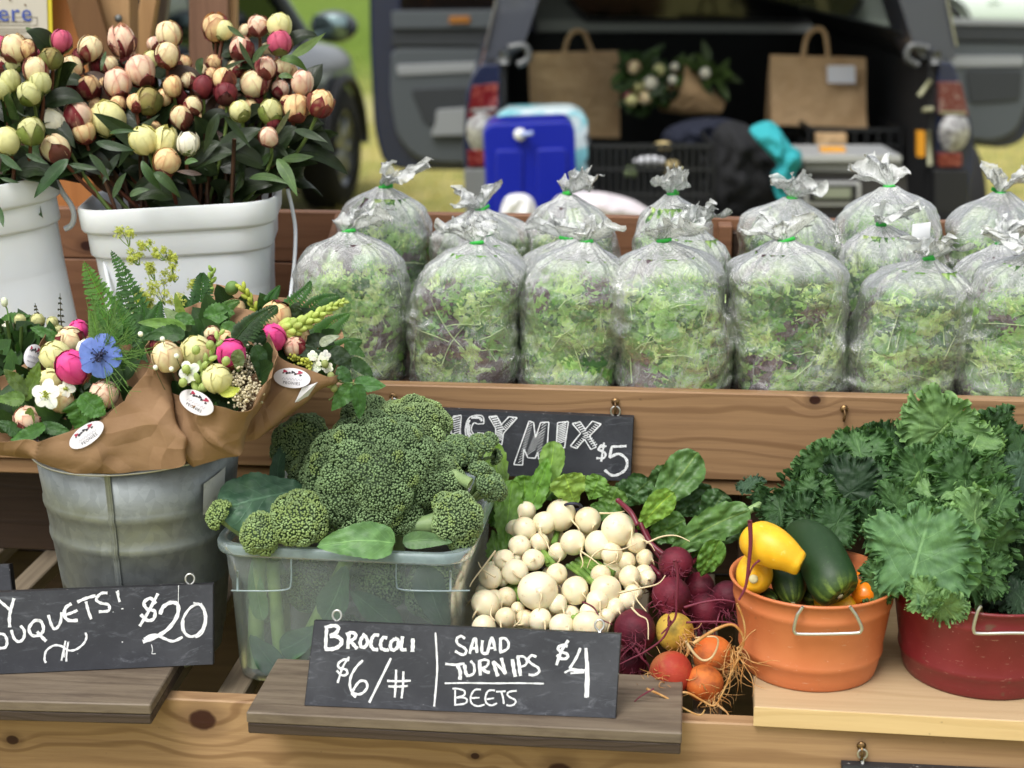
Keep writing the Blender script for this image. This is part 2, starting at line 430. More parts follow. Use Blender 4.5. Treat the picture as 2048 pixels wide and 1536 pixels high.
w_rear = wood('reddish cedar board', lin(130, 92, 66), lin(100, 66, 46), lin(50, 22, 12), lines=45, amt=.45, seed=7.7, knots=[(P(175, 520, 2.2)[0] + .25, 1.09, .008)])
w_dark = wood('dim deck slat', lin(128, 116, 98), lin(92, 80, 66), lin(40, 30, 20), ax='y', lines=70, amt=.4, seed=1.2)
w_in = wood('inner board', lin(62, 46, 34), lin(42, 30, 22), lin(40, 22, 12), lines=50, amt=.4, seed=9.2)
STX0, STX1 = -1.15, .98
stand = thing('display_stand', (-.25, 1.5, 0), 'two tier wooden market stand with pine front boards and slatted lower deck', 'display stand')
def part(parent, name, mat, *boxes, **kw):
    mb = MB()
    for b in boxes: mb.add(*box(*b, bev=kw.get('bev', .0015)))
    return mb.build(name, mat, parent, smooth=False, label=kw.get('label'))
part(stand, 'front_board', w_front, (STX0, STX1, 1.5, 1.52, .42, .757))
part(stand, 'top_rail', w_in, (STX0, STX1, 1.5205, 1.535, .70, .742))
k = 0
sl = [Pz(452, 1400, .741)[0], Pz(1416, 1440, .741)[0]]
xs = sorted([sl[0] + i * .083 for i in range(-9, 7)] + [sl[1]] + [sl[1] + i * .083 for i in range(1, 7)])
xs = [x for i, x in enumerate(xs) if i == 0 or x - xs[i - 1] > .045]
mb = MB()
first = None
for x in xs:
    if first is None:
        mb = MB(); mb.add(*box(-.0145, .0145, 1.536, 2.10, .722, .741)); first = mb.build('deck_slat', w_dark, None, smooth=False)
        first.parent = stand; first.location = (x + .25, -1.5, 0)
    else:
        o = first.copy(); COL.objects.link(o); o.location = (x + .25, -1.5, 0)
part(stand, 'front_board', w_up, (STX0, STX1, 1.85, 1.869, .8925, .9975), label='upper front board with a dark knot hole on its top edge')
part(stand, 'lower_rail', w_up, (STX0, STX1, 1.856, 1.876, .872, .8895))
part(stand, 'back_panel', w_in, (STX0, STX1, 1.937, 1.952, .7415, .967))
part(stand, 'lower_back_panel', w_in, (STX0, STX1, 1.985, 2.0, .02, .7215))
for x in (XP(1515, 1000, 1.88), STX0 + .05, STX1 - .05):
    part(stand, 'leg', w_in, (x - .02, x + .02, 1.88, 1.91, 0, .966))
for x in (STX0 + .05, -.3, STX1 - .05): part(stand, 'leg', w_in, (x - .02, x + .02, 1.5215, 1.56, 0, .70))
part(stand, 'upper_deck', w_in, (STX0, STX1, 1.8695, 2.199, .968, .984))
part(stand, 'rear_board', w_rear, (STX0, STX1, 2.2, 2.22, 1.073, 1.1425))
part(stand, 'rear_board', w_rear, (STX0, STX1, 2.2, 2.219, .93, 1.0715))
def wedge(x0, x1, name):            # partition whose top edge falls from the rear board to the front board
    pr = [(1.870, .985), (1.870, .9965), (2.1985, 1.141), (2.1985, .985)]
    V = np.array([(x0, y, z) for y, z in pr] + [(x1, y, z) for y, z in pr])
    MB().add(V, [(0, 1, 2, 3), (7, 6, 5, 4), (0, 4, 5, 1), (1, 5, 6, 2), (2, 6, 7, 3), (3, 7, 4, 0)]).build(name, w_rear, stand, smooth=False)
x = XP(672, 430, 2.2); wedge(x, x + .014, 'partition')
x = XP(1436, 445, 2.2); 
part(stand, 'partition_post', w_rear, (x, x + .018, 2.16, 2.1985, .985, 1.139))
part(stand, 'partition_post', w_in, (x + .0185, x + .030, 2.175, 2.1985, .985, 1.128))
# hooks
brass = pm('aged brass', lin(150, 120, 80), rough=.4, metal=.9, var=[(lin(90, 70, 50), 200, .4, .6, None)])
steel = pm('zinc wire', lin(205, 205, 200), rough=.3, metal=.85)
def screw_hook(px, py, Y):
    c = P(px, py, Y); mb = MB()
    mb.add(*sph(c + (0, -.004, 0), .0048, 12, 6, axis=(0, -1, 0), sq=.5))
    pts = [c + (0, -.003, 0), c + (0, -.008, -.001), c + (0.0005, -.010, -.006), c + (0, -.0095, -.011), c + (0, -.006, -.0135), c + (0, -.003, -.011)]
    mb.add(*tube(crom(pts, 16), .0014, 8)); mb.build('screw_hook', brass, stand)
for a in ((787, 791, 1.85), (1231, 802, 1.85), (1688, 816, 1.85), (1722, 1488, 1.5)): screw_hook(*a)

# ------------------------------------------------------------------ loose boards on the front edge
w_grey = wood('weathered plank', lin(122, 110, 94), lin(84, 72, 60), lin(50, 36, 28), lines=55, amt=.45, seed=3.1, wear=lin(78, 66, 56), wearamt=.75)
w_edge = wood('dark plywood edge', lin(72, 60, 52), lin(46, 36, 30), lin(30, 20, 14), lines=120, amt=.5, seed=5.3)
w_block = wood('sanded pale board', lin(188, 164, 128), lin(164, 138, 102), lin(120, 80, 50), lines=30, amt=.35, seed=6.1)
w_blocke = wood('fresh cut pale edge', lin(212, 184, 134), lin(192, 160, 110), lin(150, 100, 60), lines=60, amt=.3, seed=8.1)
def plank(corner_px, zt, th, name, label, topm, edgem, rot=0.0, plies=2, length=None, depth=.1):
    """front-left and front-right top corners given; runs back by depth"""
    A = Pz(*corner_px[0], zt); B = Pz(*corner_px[1], zt); ux = nrm(B - A); uy = np.cross(UP, ux); Lx = np.linalg.norm(B - A)
    t = thing(name, (A + B) / 2 - (0, 0, th), label, 'board', 'loose boards lying on the front of the stand')
    mb = MB(); h = th / plies
    for k in range(plies):
        c = (A + B) / 2 + uy * (depth / 2 + .0012 * k) - UP * (h * (k + .5))
        mb = MB(); mb.add(*obox(c, ux, uy, UP, Lx - .0015 * k, depth, h - .0004, bev=.0012))
        mb.build('board_face' if k == 0 else 'board_ply', [topm if k == 0 else edgem][0], t, smooth=False)
    return A, B
plank(((492, 1424), (1364, 1466)), .781, .0235, 'weathered_board', 'weathered grey plywood board under the broccoli and turnip chalkboard', w_grey, w_edge, depth=.125)
plank(((-260, 1394), (301, 1409)), .780, .0225, 'weathered_board', 'weathered grey plywood board under the bouquet price chalkboard', w_grey, w_edge, depth=.13)
# pale block under the tubs
A = Pz(1509, 1412, .779); B = Pz(2200, 1450, .779); ux = nrm(B - A); uy = np.cross(UP, ux)
t = thing('pale_board', (A + B) / 2 - (0, 0, .022), 'thick pale sanded board under the orange and red metal tubs', 'board', 'loose boards lying on the front of the stand')
MB().add(*obox((A + B) / 2 + uy * .16 - UP * .0105, ux, uy, UP, np.linalg.norm(B - A), .32, .0205, bev=.001)).build('board_face', w_block, t, smooth=False)
MB().add(*obox((A + B) / 2 - uy * .0006 - UP * .0107, ux, uy, UP, np.linalg.norm(B - A) + .001, .001, .0202, bev=.0003)).build('cut_edge', w_blocke, t, smooth=False)

# ------------------------------------------------------------------ chalkboard signs
def slate_mat():
    t = NT('chalkboard paint'); co = t.co()
    n1 = t.noise(co, 14, 6, .65); n2 = t.noise(t.mapv(co, (3, 3, 9)), 9, 6, .75, 1.5); n3 = t.noise(co, 220, 2)
    c = t.mix(t.ramp(n1, .35, .75), lin(46, 48, 54), lin(66, 68, 74))
    c = t.mix(t.ramp(n2, .52, .78, 0, .55), c, lin(128, 132, 140))
    c = t.mix(t.ramp(n3, .74, .8, 0, .7), c, lin(170, 172, 176))
    return t.end(t.prin(Base_Color=c, Roughness=.62, Specular_IOR_Level=.4, Normal=t.bump(n3, .15, .0005)))
slate = slate_mat()
slate_edge = pm('painted sign edge', lin(34, 34, 38), rough=.6, var=[(lin(150, 150, 150), 160, .62, .72, None)])
def chalk_mat():
    t = NT('white chalk'); co = t.co(); n = t.noise(t.mapv(co, (1, 1, 1)), 900, 2, .6); n2 = t.noise(co, 160, 3)
    a = t.math('MULTIPLY', t.ramp(n, .30, .46, .55, 1), t.ramp(n2, .3, .5, .8, 1))
    tr = t.n('BsdfTransparent'); d = t.prin(Base_Color=lin(236, 238, 240), Roughness=.95, Specular_IOR_Level=.1)
    mx = t.n('MixShader'); t.set(mx, 0, a); t.set(mx, 1, tr); t.set(mx, 2, d); return t.end(mx)
chalk = chalk_mat()
def ribbon(mb, pts, w, cv, n=None):
    """flat chalk stroke through 3-D points on a plane with normal cv"""
    pts = np.asarray(pts, float); m = len(pts)
    C = crom(pts, n or max(2, (m - 1) * 5 + 1)) if m > 2 else bez(pts, 4)
    T = np.gradient(C, axis=0); T /= np.linalg.norm(T, axis=1)[:, None] + 1e-12
    S = np.cross(T, cv); ww = w * (1 + .16 * np.sin(np.arange(len(C)) * 1.7 + pts[0][0] * 900))
    A = np.stack([C - S * ww[:, None] * .5, C + S * ww[:, None] * .5], 1)
    V, F_ = grid(A); mb.add(V, F_)
def sign(quad, Ytop, Ybot, th, label, words, ring=(), name='chalkboard_sign'):
    """quad: TL, TR, BR, BL photo corners of the face; words: list of (name, width_px, [strokes in photo px])"""
    TL = P(*quad[0], Ytop[0]); TR = P(*quad[1], Ytop[1]); BL = P(*quad[3], Ybot[0]); BR = P(*quad[2], Ybot[1])
    ux = nrm((TR - TL) + (BR - BL)); uz0 = nrm((TL - BL) + (TR - BR)); n = nrm(np.cross(ux, uz0)); uz = np.cross(n, ux)  # n faces viewer (-y)
    if n[1] > 0: n = -n
    c = (TL + TR + BL + BR) / 4
    def onface(px, py, off=.0006):
        r = ray(px, py); o = np.array((0, 0, CAMZ)); s = (c + n * off - o).dot(n) / r.dot(n); return o + r * s
    Lc = [onface(*q, 0) for q in quad]
    t = thing(name, (Lc[2] + Lc[3]) / 2, label, 'sign', 'chalkboard price signs')
    V = np.array(Lc + [q - n * th for q in Lc]); ins = .0008
    # board with a small chamfer
    cen = sum(Lc) / 4; F0 = [q + nrm(cen - q) * ins * 1.2 for q in Lc]; M1 = [q - n * ins for q in Lc]; B1 = [q - n * th for q in Lc]
    V = np.array(F0 + M1 + B1)
    fs = [(3, 2, 1, 0)] ; side = []
    for a in range(4):
        b = (a + 1) % 4; side += [(a, b, 4 + b, 4 + a), (4 + a, 4 + b, 8 + b, 8 + a)]
    mbf = MB(); mbf.add(V, fs, mat=0); mbf.add(V, side + [(8, 9, 10, 11)], mat=1)
    mbf.build('board', [slate, slate_edge], t, smooth=False)
    for nm, w, strokes in words:
        mb = MB(); k = 0
        for s_ in strokes:
            ww = w
            if isinstance(s_[0], (int, float)): ww, s_ = s_[0], s_[1:]
            pp = [onface(x, y, .0005 + .00004 * (k % 6)) for x, y in s_]; k += 1
            ribbon(mb, pp, ww * mpp(c), n)
        mb.build(nm, chalk, t, smooth=False, kind='stuff' if 'smudge' in nm else None)
    for (rx, ry, base_y) in ring:
        cc = onface(rx, ry, -th * .5); rr = 9 * mpp(c); a = np.linspace(-PI / 2 + .35, 1.5 * PI - .35, 22)
        pts = [cc + ux * math.cos(q) * rr + uz * math.sin(q) * rr * 1.15 for q in a]
        foot = onface(rx, base_y + 3, -th * .5)
        pts = [foot] + pts + [foot + ux * .0006]
        MB().add(*tube(pts, .0011, 8)).build('eye_screw', steel if rx != 1725 else steel, t)
    return t
def tr(off, sc, lst): return [[((p[0] / sc[0] + off[0]), (p[1] / sc[1] + off[1])) if isinstance(p, tuple) else p for p in s] for s in lst]
# --- broccoli / salad turnips / beets
o5, s5 = (600, 1230), (5.851, 5.851)
brocc = tr(o5, s5, [
 [44.0 / 5.85 * 0 + 6.5, (315, 135), (305, 250), (300, 390)], [7.0, (290, 150), (380, 125), (445, 140), (430, 200), (350, 245)],
 [7.5, (350, 245), (440, 255), (490, 310), (450, 370), (370, 400), (290, 395)],
 [6.5, (575, 220), (565, 300), (560, 395)], [6.5, (540, 230), (600, 205), (650, 225), (640, 270), (590, 305)], [7.0, (590, 305), (630, 350), (670, 395)],
 [6.5, (735, 250), (705, 310), (715, 370), (765, 370), (790, 310), (765, 250), (730, 225)],
 [6.5, (925, 240), (875, 235), (840, 280), (830, 350), (860, 400), (915, 405)],
 [6.5, (1020, 270), (975, 265), (945, 320), (950, 385), (1000, 410), (1040, 405)],
 [6.5, (1110, 280), (1065, 320), (1060, 385), (1095, 410), (1140, 375), (1150, 300), (1110, 270)],
 [6.5, (1200, 250), (1190, 330), (1185, 400), (1245, 405)], [7.5, (1320, 275), (1320, 350), (1315, 430)]])
six = tr(o5, s5, [[4.5, (575, 530), (520, 520), (450, 565), (460, 620), (540, 640), (550, 690), (490, 705), (430, 650)], [4.0, (575, 490), (500, 610), (440, 795)],
 [4.8, (735, 530), (650, 620), (590, 740), (590, 860), (640, 920), (720, 920), (785, 850), (770, 780), (700, 775), (640, 850), (610, 920), (655, 960)],
 [4.6, (1065, 505), (950, 740), (810, 1025)], [4.2, (1020, 770), (1150, 775), (1295, 768)], [4.2, (1035, 835), (1150, 838), (1260, 830)],
 [4.2, (1125, 640), (1120, 800), (1108, 965)], [4.2, (1210, 660), (1205, 820), (1188, 975)]])
div = tr(o5, s5, [[3.6, (1585, 205), (1600, 450), (1605, 650), (1590, 850), (1570, 1070)], [2.5, (1570, 1050), (1590, 900), (1598, 800)]])
o6, s6 = (900, 1250), (5.851, 5.851)
salad = tr(o6, s6, [
 [4.8, (175, 160), (130, 130), (80, 160), (90, 220), (170, 270), (190, 310), (150, 350), (60, 305)],
 [5.5, (230, 335), (270, 190), (300, 165), (315, 325)], [4.5, (245, 275), (320, 270)],
 [5.5, (380, 180), (375, 320), (450, 330)], [5.5, (440, 320), (475, 180), (500, 160), (530, 300)], [4.2, (460, 270), (530, 268)],
 [5.5, (590, 165), (590, 315)], [4.8, (575, 165), (640, 155), (685, 210), (670, 280), (580, 325)],
 [4.5, (-55, 455), (60, 465), (170, 450)], [7.0, (85, 470), (120, 550), (115, 640)],
 [6.5, (170, 465), (185, 560), (215, 600)], [4.8, (215, 600), (280, 560), (280, 470), (240, 420)],
 [6.5, (345, 425), (355, 590)], [4.5, (330, 430), (400, 405), (450, 425), (430, 480), (365, 510)], [6.0, (370, 500), (420, 545), (465, 555)],
 [6.5, (505, 425), (530, 510), (560, 600)], [5.0, (505, 425), (570, 480), (650, 575)], [6.0, (600, 385), (625, 480), (650, 575)],
 [7.0, (730, 400), (745, 510), (765, 605)], [6.5, (795, 375), (810, 480), (825, 595)], [4.2, (780, 370), (860, 370), (900, 420), (880, 470), (820, 490)],
 [4.8, (1010, 375), (960, 355), (915, 400), (950, 450), (1030, 500), (1040, 550), (985, 585), (920, 580)]])
under = tr(o6, s6, [[3.0, (-60, 682), (200, 678), (500, 682), (800, 680), (1098, 686)]])
beets = tr(o6, s6, [
 [3.3, (30, 745), (90, 745), (165, 770), (165, 820), (75, 850)], [3.3, (60, 760), (60, 935)], [3.3, (75, 850), (165, 850), (200, 880), (170, 920), (50, 935)],
 [3.3, (360, 755), (290, 760), (245, 830), (250, 910), (320, 950), (405, 930)], [3.0, (255, 855), (345, 850)],
 [3.3, (525, 765), (450, 770), (415, 840), (425, 910), (485, 940), (550, 915)], [3.0, (430, 870), (515, 855)],
 [3.3, (540, 780), (650, 775)], [3.3, (600, 780), (620, 850), (630, 925)], [3.3, (780, 770), (700, 780), (670, 810), (700, 845), (765, 880), (755, 925), (700, 945), (660, 935)]])
four = tr(o6, s6, [[5.5, (1375, 250), (1320, 235), (1265, 265), (1290, 310), (1370, 340), (1370, 385), (1310, 395), (1250, 350)], [5.5, (1385, 180), (1310, 290), (1245, 470)],
 [5.0, (1525, 270), (1480, 380), (1400, 510)], [4.0, (1400, 510), (1500, 525), (1580, 530)], [3.5, (1340, 560), (1400, 530), (1480, 540), (1570, 535)], [3.2, (1410, 565), (1570, 555)],
 [6.0, (1590, 270), (1600, 480), (1595, 700), (1590, 850)], [3.8, (1612, 420), (1622, 650), (1612, 845)]])
sign(((628, 1241), (1243, 1268), (1232, 1437), (608, 1411)), (1.472, 1.474), (1.449, 1.4505), .010,
     'small chalkboard reading Broccoli and Salad Turnips Beets leaning on the weathered board', [('broccoli_word', 6, brocc), ('price_lettering', 4, six), ('divider_line', 3, div), ('salad_turnips_words', 5, salad), ('underline', 3, under), ('beets_word', 3, beets), ('price_lettering', 5, four)],
     ring=[(674, 1231, 1243), (1199, 1250, 1266)])
# --- bouquets $20
o4, s4 = (0, 1130), (4.655, 4.655)
bq = tr(o4, s4, [[5.5, (-10, 330), (50, 380), (95, 420)], [6, (130, 310), (105, 400), (88, 480), (90, 580)],
 [5.5, (-20, 640), (40, 650), (65, 710), (50, 765), (-10, 775)], [5.5, (105, 605), (130, 680), (175, 715), (220, 680), (225, 610), (190, 565)],
 [6, (380, 520), (320, 520), (270, 590), (300, 655), (370, 650), (405, 600), (385, 530), (340, 515)], [6.5, (345, 620), (390, 670), (430, 710)],
 [5.5, (450, 465), (480, 560), (515, 595), (560, 540), (575, 440)], [6.5, (665, 360), (610, 400), (600, 470), (640, 515), (725, 515)], [5.5, (610, 465), (680, 440), (720, 420)],
 [6, (720, 345), (800, 310), (890, 285)], [5.5, (800, 340), (820, 420), (850, 505)],
 [5.5, (1000, 260), (940, 265), (895, 320), (940, 355), (1010, 370), (1010, 425), (920, 435)],
 [4, (1085, 245), (1115, 345)], [3.2, (1100, 235), (1105, 290)], [4.5, (1138, 402), (1139, 412)]])
flo = tr(o4, s4, [[4.2, (430, 910), (415, 880), (430, 800), (500, 750), (570, 755), (640, 795), (710, 785), (780, 730), (805, 670), (795, 630)], [3.5, (610, 705), (590, 800), (572, 890)], [3.5, (635, 720), (620, 820), (618, 900)], [2.2, (600, 740), (596, 860)]])
twenty = tr(o4, s4, [[6.5, (1450, 360), (1400, 310), (1340, 350), (1370, 410), (1440, 430), (1430, 500), (1370, 515), (1310, 460)], [6.0, (1470, 265), (1390, 420), (1300, 570)],
 [7.5, (1490, 460), (1520, 390), (1590, 350), (1655, 370), (1650, 470), (1570, 590), (1450, 670), (1330, 715)], [5.5, (1340, 690), (1430, 650), (1520, 680), (1610, 710), (1700, 670)], [3.2, (1350, 700), (1500, 640)],
 [5.0, (1850, 360), (1770, 400), (1705, 500), (1700, 600), (1760, 665), (1840, 645), (1900, 560), (1905, 440), (1860, 370), (1810, 360)], [3.5, (1870, 355), (1915, 440), (1918, 540), (1880, 640), (1820, 675)], [3.0, (1710, 510), (1720, 620), (1790, 672)], [3.0, (1800, 350), (1880, 380), (1900, 460)]])
smear = tr(o4, s4, [[1.2, (1662, 190), (1660, 350)], [1.5, (1410, 740), (1420, 790), (1415, 825), (1450, 825)], [2.5, (1138, 712), (1139, 722)], [1.5, (1050, 435), (1055, 440)]])
sign(((-190, 1192), (427, 1168), (427, 1329), (-190, 1357)), (1.490, 1.552), (1.4715, 1.5335), .012,
     'chalkboard with Bouquets $20 lettering propped before the galvanized bucket', [('bouquets_words', 5, bq), ('flourish', 4, flo), ('price_lettering', 6, twenty), ('chalk_smudges', 2, smear)], ring=[(380, 1158, 1170)])
# --- spicy mix $5
o3, s3 = (880, 810), (5.12, 5.12)
def outl(pts, w=2.6): return [w] + pts + [pts[0]]
def straight(s, w=2.6):
    out = []
    for a, b in zip(s, s[1:] + s[:1]): out.append([w, a, b])
    return out
def hatch(x0, y0, x1, y1, n, dx, dy, w=1.3):
    return [[w, (x0 + (x1 - x0) * k / n, y0 + (y1 - y0) * k / n), (x0 + (x1 - x0) * k / n + dx, y0 + (y1 - y0) * k / n + dy)] for k in range(n + 1)]
L3 = []
L3 += straight([(135, 115), (218, 105), (200, 350), (140, 345), (150, 295), (112, 290), (125, 180)]) + hatch(130, 130, 150, 330, 9, 70, -20, 2.2)
L3 += [[2.6, (450, 190), (440, 120), (380, 105), (300, 130), (262, 220), (270, 320), (340, 378), (410, 360), (448, 290)], [2.6, (448, 290), (390, 285)], [2.6, (390, 285), (350, 300), (320, 250), (345, 185), (385, 195)], [2.6, (385, 195), (450, 190)]]
L3 += [[5.0, (300, 150), (280, 230), (300, 320), (360, 350), (420, 310)], [5.0, (320, 130), (400, 130), (430, 165)], [3.5, (305, 200), (300, 270), (340, 325)]]
L3 += straight([(500, 120), (580, 110), (630, 200), (705, 120), (790, 130), (650, 290), (632, 410), (570, 370), (570, 240)]) + hatch(520, 130, 590, 260, 6, 70, -15, 2.6) + hatch(640, 230, 740, 130, 7, 30, 25, 1.6) + hatch(575, 270, 575, 370, 6, 65, -20, 2.0)
L3 += straight([(912, 165), (960, 180), (965, 240), (978, 335), (1030, 180), (1115, 175), (1100, 400), (1060, 520), (1010, 555), (1000, 480), (975, 545), (900, 540), (860, 450), (845, 615), (755, 610)])
L3 += hatch(905, 200, 800, 590, 14, 50, -28, 1.0) + hatch(950, 330, 880, 520, 7, 100, -70, .9) + hatch(1040, 210, 980, 530, 10, 55, -40, 1.0)
L3 += straight([(1205, 180), (1315, 170), (1275, 440), (1190, 420)]) + hatch(1205, 215, 1195, 400, 10, 90, -35, 1.9)
L3 += straight([(1355, 190), (1435, 170), (1488, 250), (1560, 165), (1650, 195), (1530, 320), (1600, 430), (1545, 455), (1480, 350), (1400, 445), (1335, 420), (1440, 290)])
L3 += hatch(1380, 195, 1560, 420, 11, 50, -20, 2.2) + hatch(1600, 180, 1380, 410, 13, 35, 20, 1.6)
L3 += [[2.6, (0, 110), (60, 110), (92, 150), (70, 190), (0, 200)], [2.4, (0, 140), (40, 150), (20, 170)]]
spm = tr(o3, s3, L3)
five = tr(o3, s3, [[4.5, (1690, 430), (1640, 430), (1625, 460), (1690, 490), (1680, 540), (1600, 545)], [4.0, (1680, 385), (1650, 580)], [3.0, (1705, 425), (1650, 410), (1630, 450), (1680, 480), (1690, 530), (1650, 560)],
 [5.0, (1910, 420), (1830, 425), (1755, 425)], [5.0, (1760, 425), (1735, 540)], [5.5, (1735, 540), (1830, 500), (1910, 560), (1905, 650), (1840, 705), (1760, 720), (1685, 665)]])
sp0 = [[2.6, (815, 900), (812, 845), (850, 838), (870, 855), (855, 872), (825, 875)], [3, (822, 895), (822, 850), (855, 850)], [2.6, (790, 850), (762, 862), (788, 880), (790, 898), (758, 900)], [2.6, (765, 850), (760, 838), (775, 833), (790, 838)], [2.4, (790, 838), (775, 845), (770, 856)]]
sign(((744, 813), (1268, 835), (1262, 963), (738, 941)), (1.838, 1.838), (1.838, 1.838), .010,
     'chalkboard reading Spicy Mix $5 hanging from hooks on the upper front board', [('spicy_mix_words', 3, spm + sp0), ('price_lettering', 5, five)], ring=[(787, 807, 816), (1231, 823, 836)])
# --- two more signs cut by the frame
sign(((-150, 1134), (18, 1128), (26, 1192), (-146, 1198)), (1.640, 1.640), (1.63, 1.63), .010, 'dark blank chalkboard corner behind the bouquet price sign at the left edge', [])
sign(((1684, 1530), (2120, 1552), (2118, 1640), (1682, 1618)), (1.488, 1.488), (1.488, 1.488), .010, 'chalkboard hanging below the pale board, only its top edge in view', [], ring=[(1725, 1508, 1532)])
# ------------------------------------------------------------------ containers
def rrect(hx, hy, r, n=6):
    out = []
    for cx, cy, a0 in ((hx - r, hy - r, 0), (-hx + r, hy - r, PI / 2), (-hx + r, -hy + r, PI), (hx - r, -hy + r, 1.5 * PI)):
        for k in range(n + 1):
            a = a0 + PI / 2 * k / n; out.append((cx + r * math.cos(a), cy + r * math.sin(a)))
    # add points along the straight sides
    res = []
    for k in range(len(out)):
        a, b = np.array(out[k]), np.array(out[(k + 1) % len(out)]); res.append(a)
        if np.linalg.norm(b - a) > .03:
            for q in range(1, 6): res.append(a + (b - a) * q / 6)
    return np.array(res)
def loft_rr(levels, M=None, c=(0, 0, 0), n=6, cap=True):       # levels: (hx, hy, r, z)
    A = []
    for hx, hy, r, z in levels:
        base = rrect(.1, .1, .03, n); p = rrect(.1, .1, .03, n)
        # same point count for every level: build with angles mapped from the reference square
        q = rr_map(hx, hy, r, n); A.append(np.hstack([q, np.full((len(q), 1), z)]))
    A = np.array(A); V, F_ = grid(A, cv=True); Fs = [F_]
    if cap: Fs.append(np.array([list(range(A.shape[1]))[::-1]]))
    if M is not None: V = V @ M
    return V + np.asarray(c), Fs
def rr_map(hx, hy, r, n=6):
    out = []
    cs = [(1, 1, 0), (-1, 1, PI / 2), (-1, -1, PI), (1, -1, 1.5 * PI)]
    arcs = []
    for sx, sy, a0 in cs:
        arcs.append([np.array((sx * (hx - r) + r * math.cos(a0 + PI / 2 * k / n), sy * (hy - r) + r * math.sin(a0 + PI / 2 * k / n))) for k in range(n + 1)])
    for i in range(4):
        out += arcs[i]; a, b = arcs[i][-1], arcs[(i + 1) % 4][0]
        out += [a + (b - a) * q / 6 for q in range(1, 6)]
    return np.array(out)
def rotm(ax, ay, az):            # row-vector rotation matrix
    return np.array(Matrix.Rotation(ax, 3, 'X').to_4x4().to_3x3() @ Matrix.Rotation(ay, 3, 'Y') @ Matrix.Rotation(az, 3, 'Z')) if False else (np.array(Matrix.Rotation(az, 3, 'Z') @ Matrix.Rotation(ay, 3, 'Y') @ Matrix.Rotation(ax, 3, 'X')).T)

white_pl = pm('white bucket plastic', lin(226, 230, 232), rough=.38, var=[(lin(206, 210, 210), 7, .5, .8, None)], sss=.15, spec=.5, bump=(40, .06))
def white_bucket(c, hx, hy, h, rz, tilt, label, taper=.9, bail=None, ear=None):
    t = thing('white_bucket', c, label, 'bucket', 'white plastic flower buckets')
    M = rotm(0, tilt, rz); r = .045
    lv = []
    for q, o in ((0, 0), (h * .5, 0), (h - .062, 0), (h - .060, .0045), (h - .057, .006), (h - .031, .0065), (h - .029, .010), (h - .026, .0115), (h - .003, .0125), (h, .0115), (h + .0005, .0095), (h - .003, .006), (h - .06, .002)):
        k = taper + (1 - taper) * q / h
        lv.append((hx * k + o - .012, hy * k + o - .012, r, q))
    lv.append((hx * taper - .016, hy * taper - .016, r, .006))
    mb = MB(); mb.add(*loft_rr(lv, M, c, cap=True)); 
    o = mb.build('bucket_body', white_pl, t)
    md = o.modifiers.new('e', 'EDGE_SPLIT'); md.split_angle = math.radians(50)
    if bail: MB().add(*tube(crom(bail, 50), .0024, 8)).build('bail_handle', white_pl, t)
    if ear is not None:
        mb = MB(); 
        for e in ear: mb.add(*e)
        mb.build('handle_loop', white_pl, t)
    return t, M
zd = .9845
bc = np.array((P(393, 640, 1.985)[0], 1.985, zd))
Yb = 1.885
white_bucket(bc, .118, .098, .212, math.radians(10), math.radians(-2.5), 'white plastic bucket holding pink and cream peonies in the middle of the left side', taper=.93,
    bail=[P(203, 432, 1.93), P(204, 480, 1.91), P(216, 560, 1.89), P(245, 640, 1.885), P(330, 700, 1.88), P(480, 700, 1.88), P(565, 640, 1.91), P(585, 560, 1.96), P(591, 470, 1.99), P(585, 420, 2.0), P(575, 378, 2.0)])
bc2 = np.array((P(-15, 700, 1.93)[0], 1.93, zd))
white_bucket(bc2, .12, .095, .235, math.radians(28), math.radians(-8), 'white plastic bucket of greenish peonies cut by the left edge', taper=1.0,
    ear=[tube(crom([P(108, 352, 1.93), P(125, 385, 1.93), P(142, 410, 1.93), P(148, 432, 1.93), P(143, 450, 1.93), P(130, 458, 1.93)], 20), [.0035] * 20, 8)])

def galv_mat():
    t = NT('galvanized steel'); co = t.co()
    vo = t.n('TexVoronoi'); t.set(vo, 'Vector', t.mapv(co, (1, 1, .6))); t.set(vo, 'Scale', 130)
    n1 = t.noise(t.mapv(co, (1, 1, 2)), 18, 6, .7); n2 = t.noise(co, 60, 5, .7)
    sp = t.n('SeparateXYZ'); t.set(sp, 0, vo.outputs['Color'])
    c = t.mix(sp.outputs[0], lin(144, 150, 150), lin(158, 164, 164))
    c = t.mix(t.ramp(n1, .55, .8, 0, .35), c, lin(92, 100, 100))
    c = t.mix(t.ramp(n2, .6, .75, 0, .3), c, lin(186, 192, 192))
    r = t.math('ADD', t.ramp(n1, .3, .8, .34, .6), t.math('MULTIPLY', sp.outputs[1], .08))
    return t.end(t.prin(Base_Color=c, Metallic=.75, Roughness=r, Normal=t.bump(n2, .12, .001)))
galv = galv_mat()
gc = np.array((-.5655, 1.657, .7415)); gh = .242
tg = thing('galvanized_bucket', gc, 'galvanized metal bucket holding the paper wrapped bouquets', 'bucket')
prof = [(.002, 0), (.074, 0), (.078, .004)]
def gr(z): return .079 + (.1085 - .079) * z / gh
for z, o in ((.03, 0), (.10, 0), (.139, 0), (.142, .0013), (.146, .0018), (.150, .0013), (.153, 0), (.160, -.0002), (.168, -.0002), (.176, 0), (.179, .0013), (.183, .0018), (.187, .0013), (.190, 0), (gh - .004, 0)):
    prof.append((gr(z) + o, z))
prof += [(gr(gh) - .0025, gh - .004), (.0835, .03), (.002, .02)]
MB().add(*lathe(prof, 72, gc)).build('bucket_body', galv, tg)
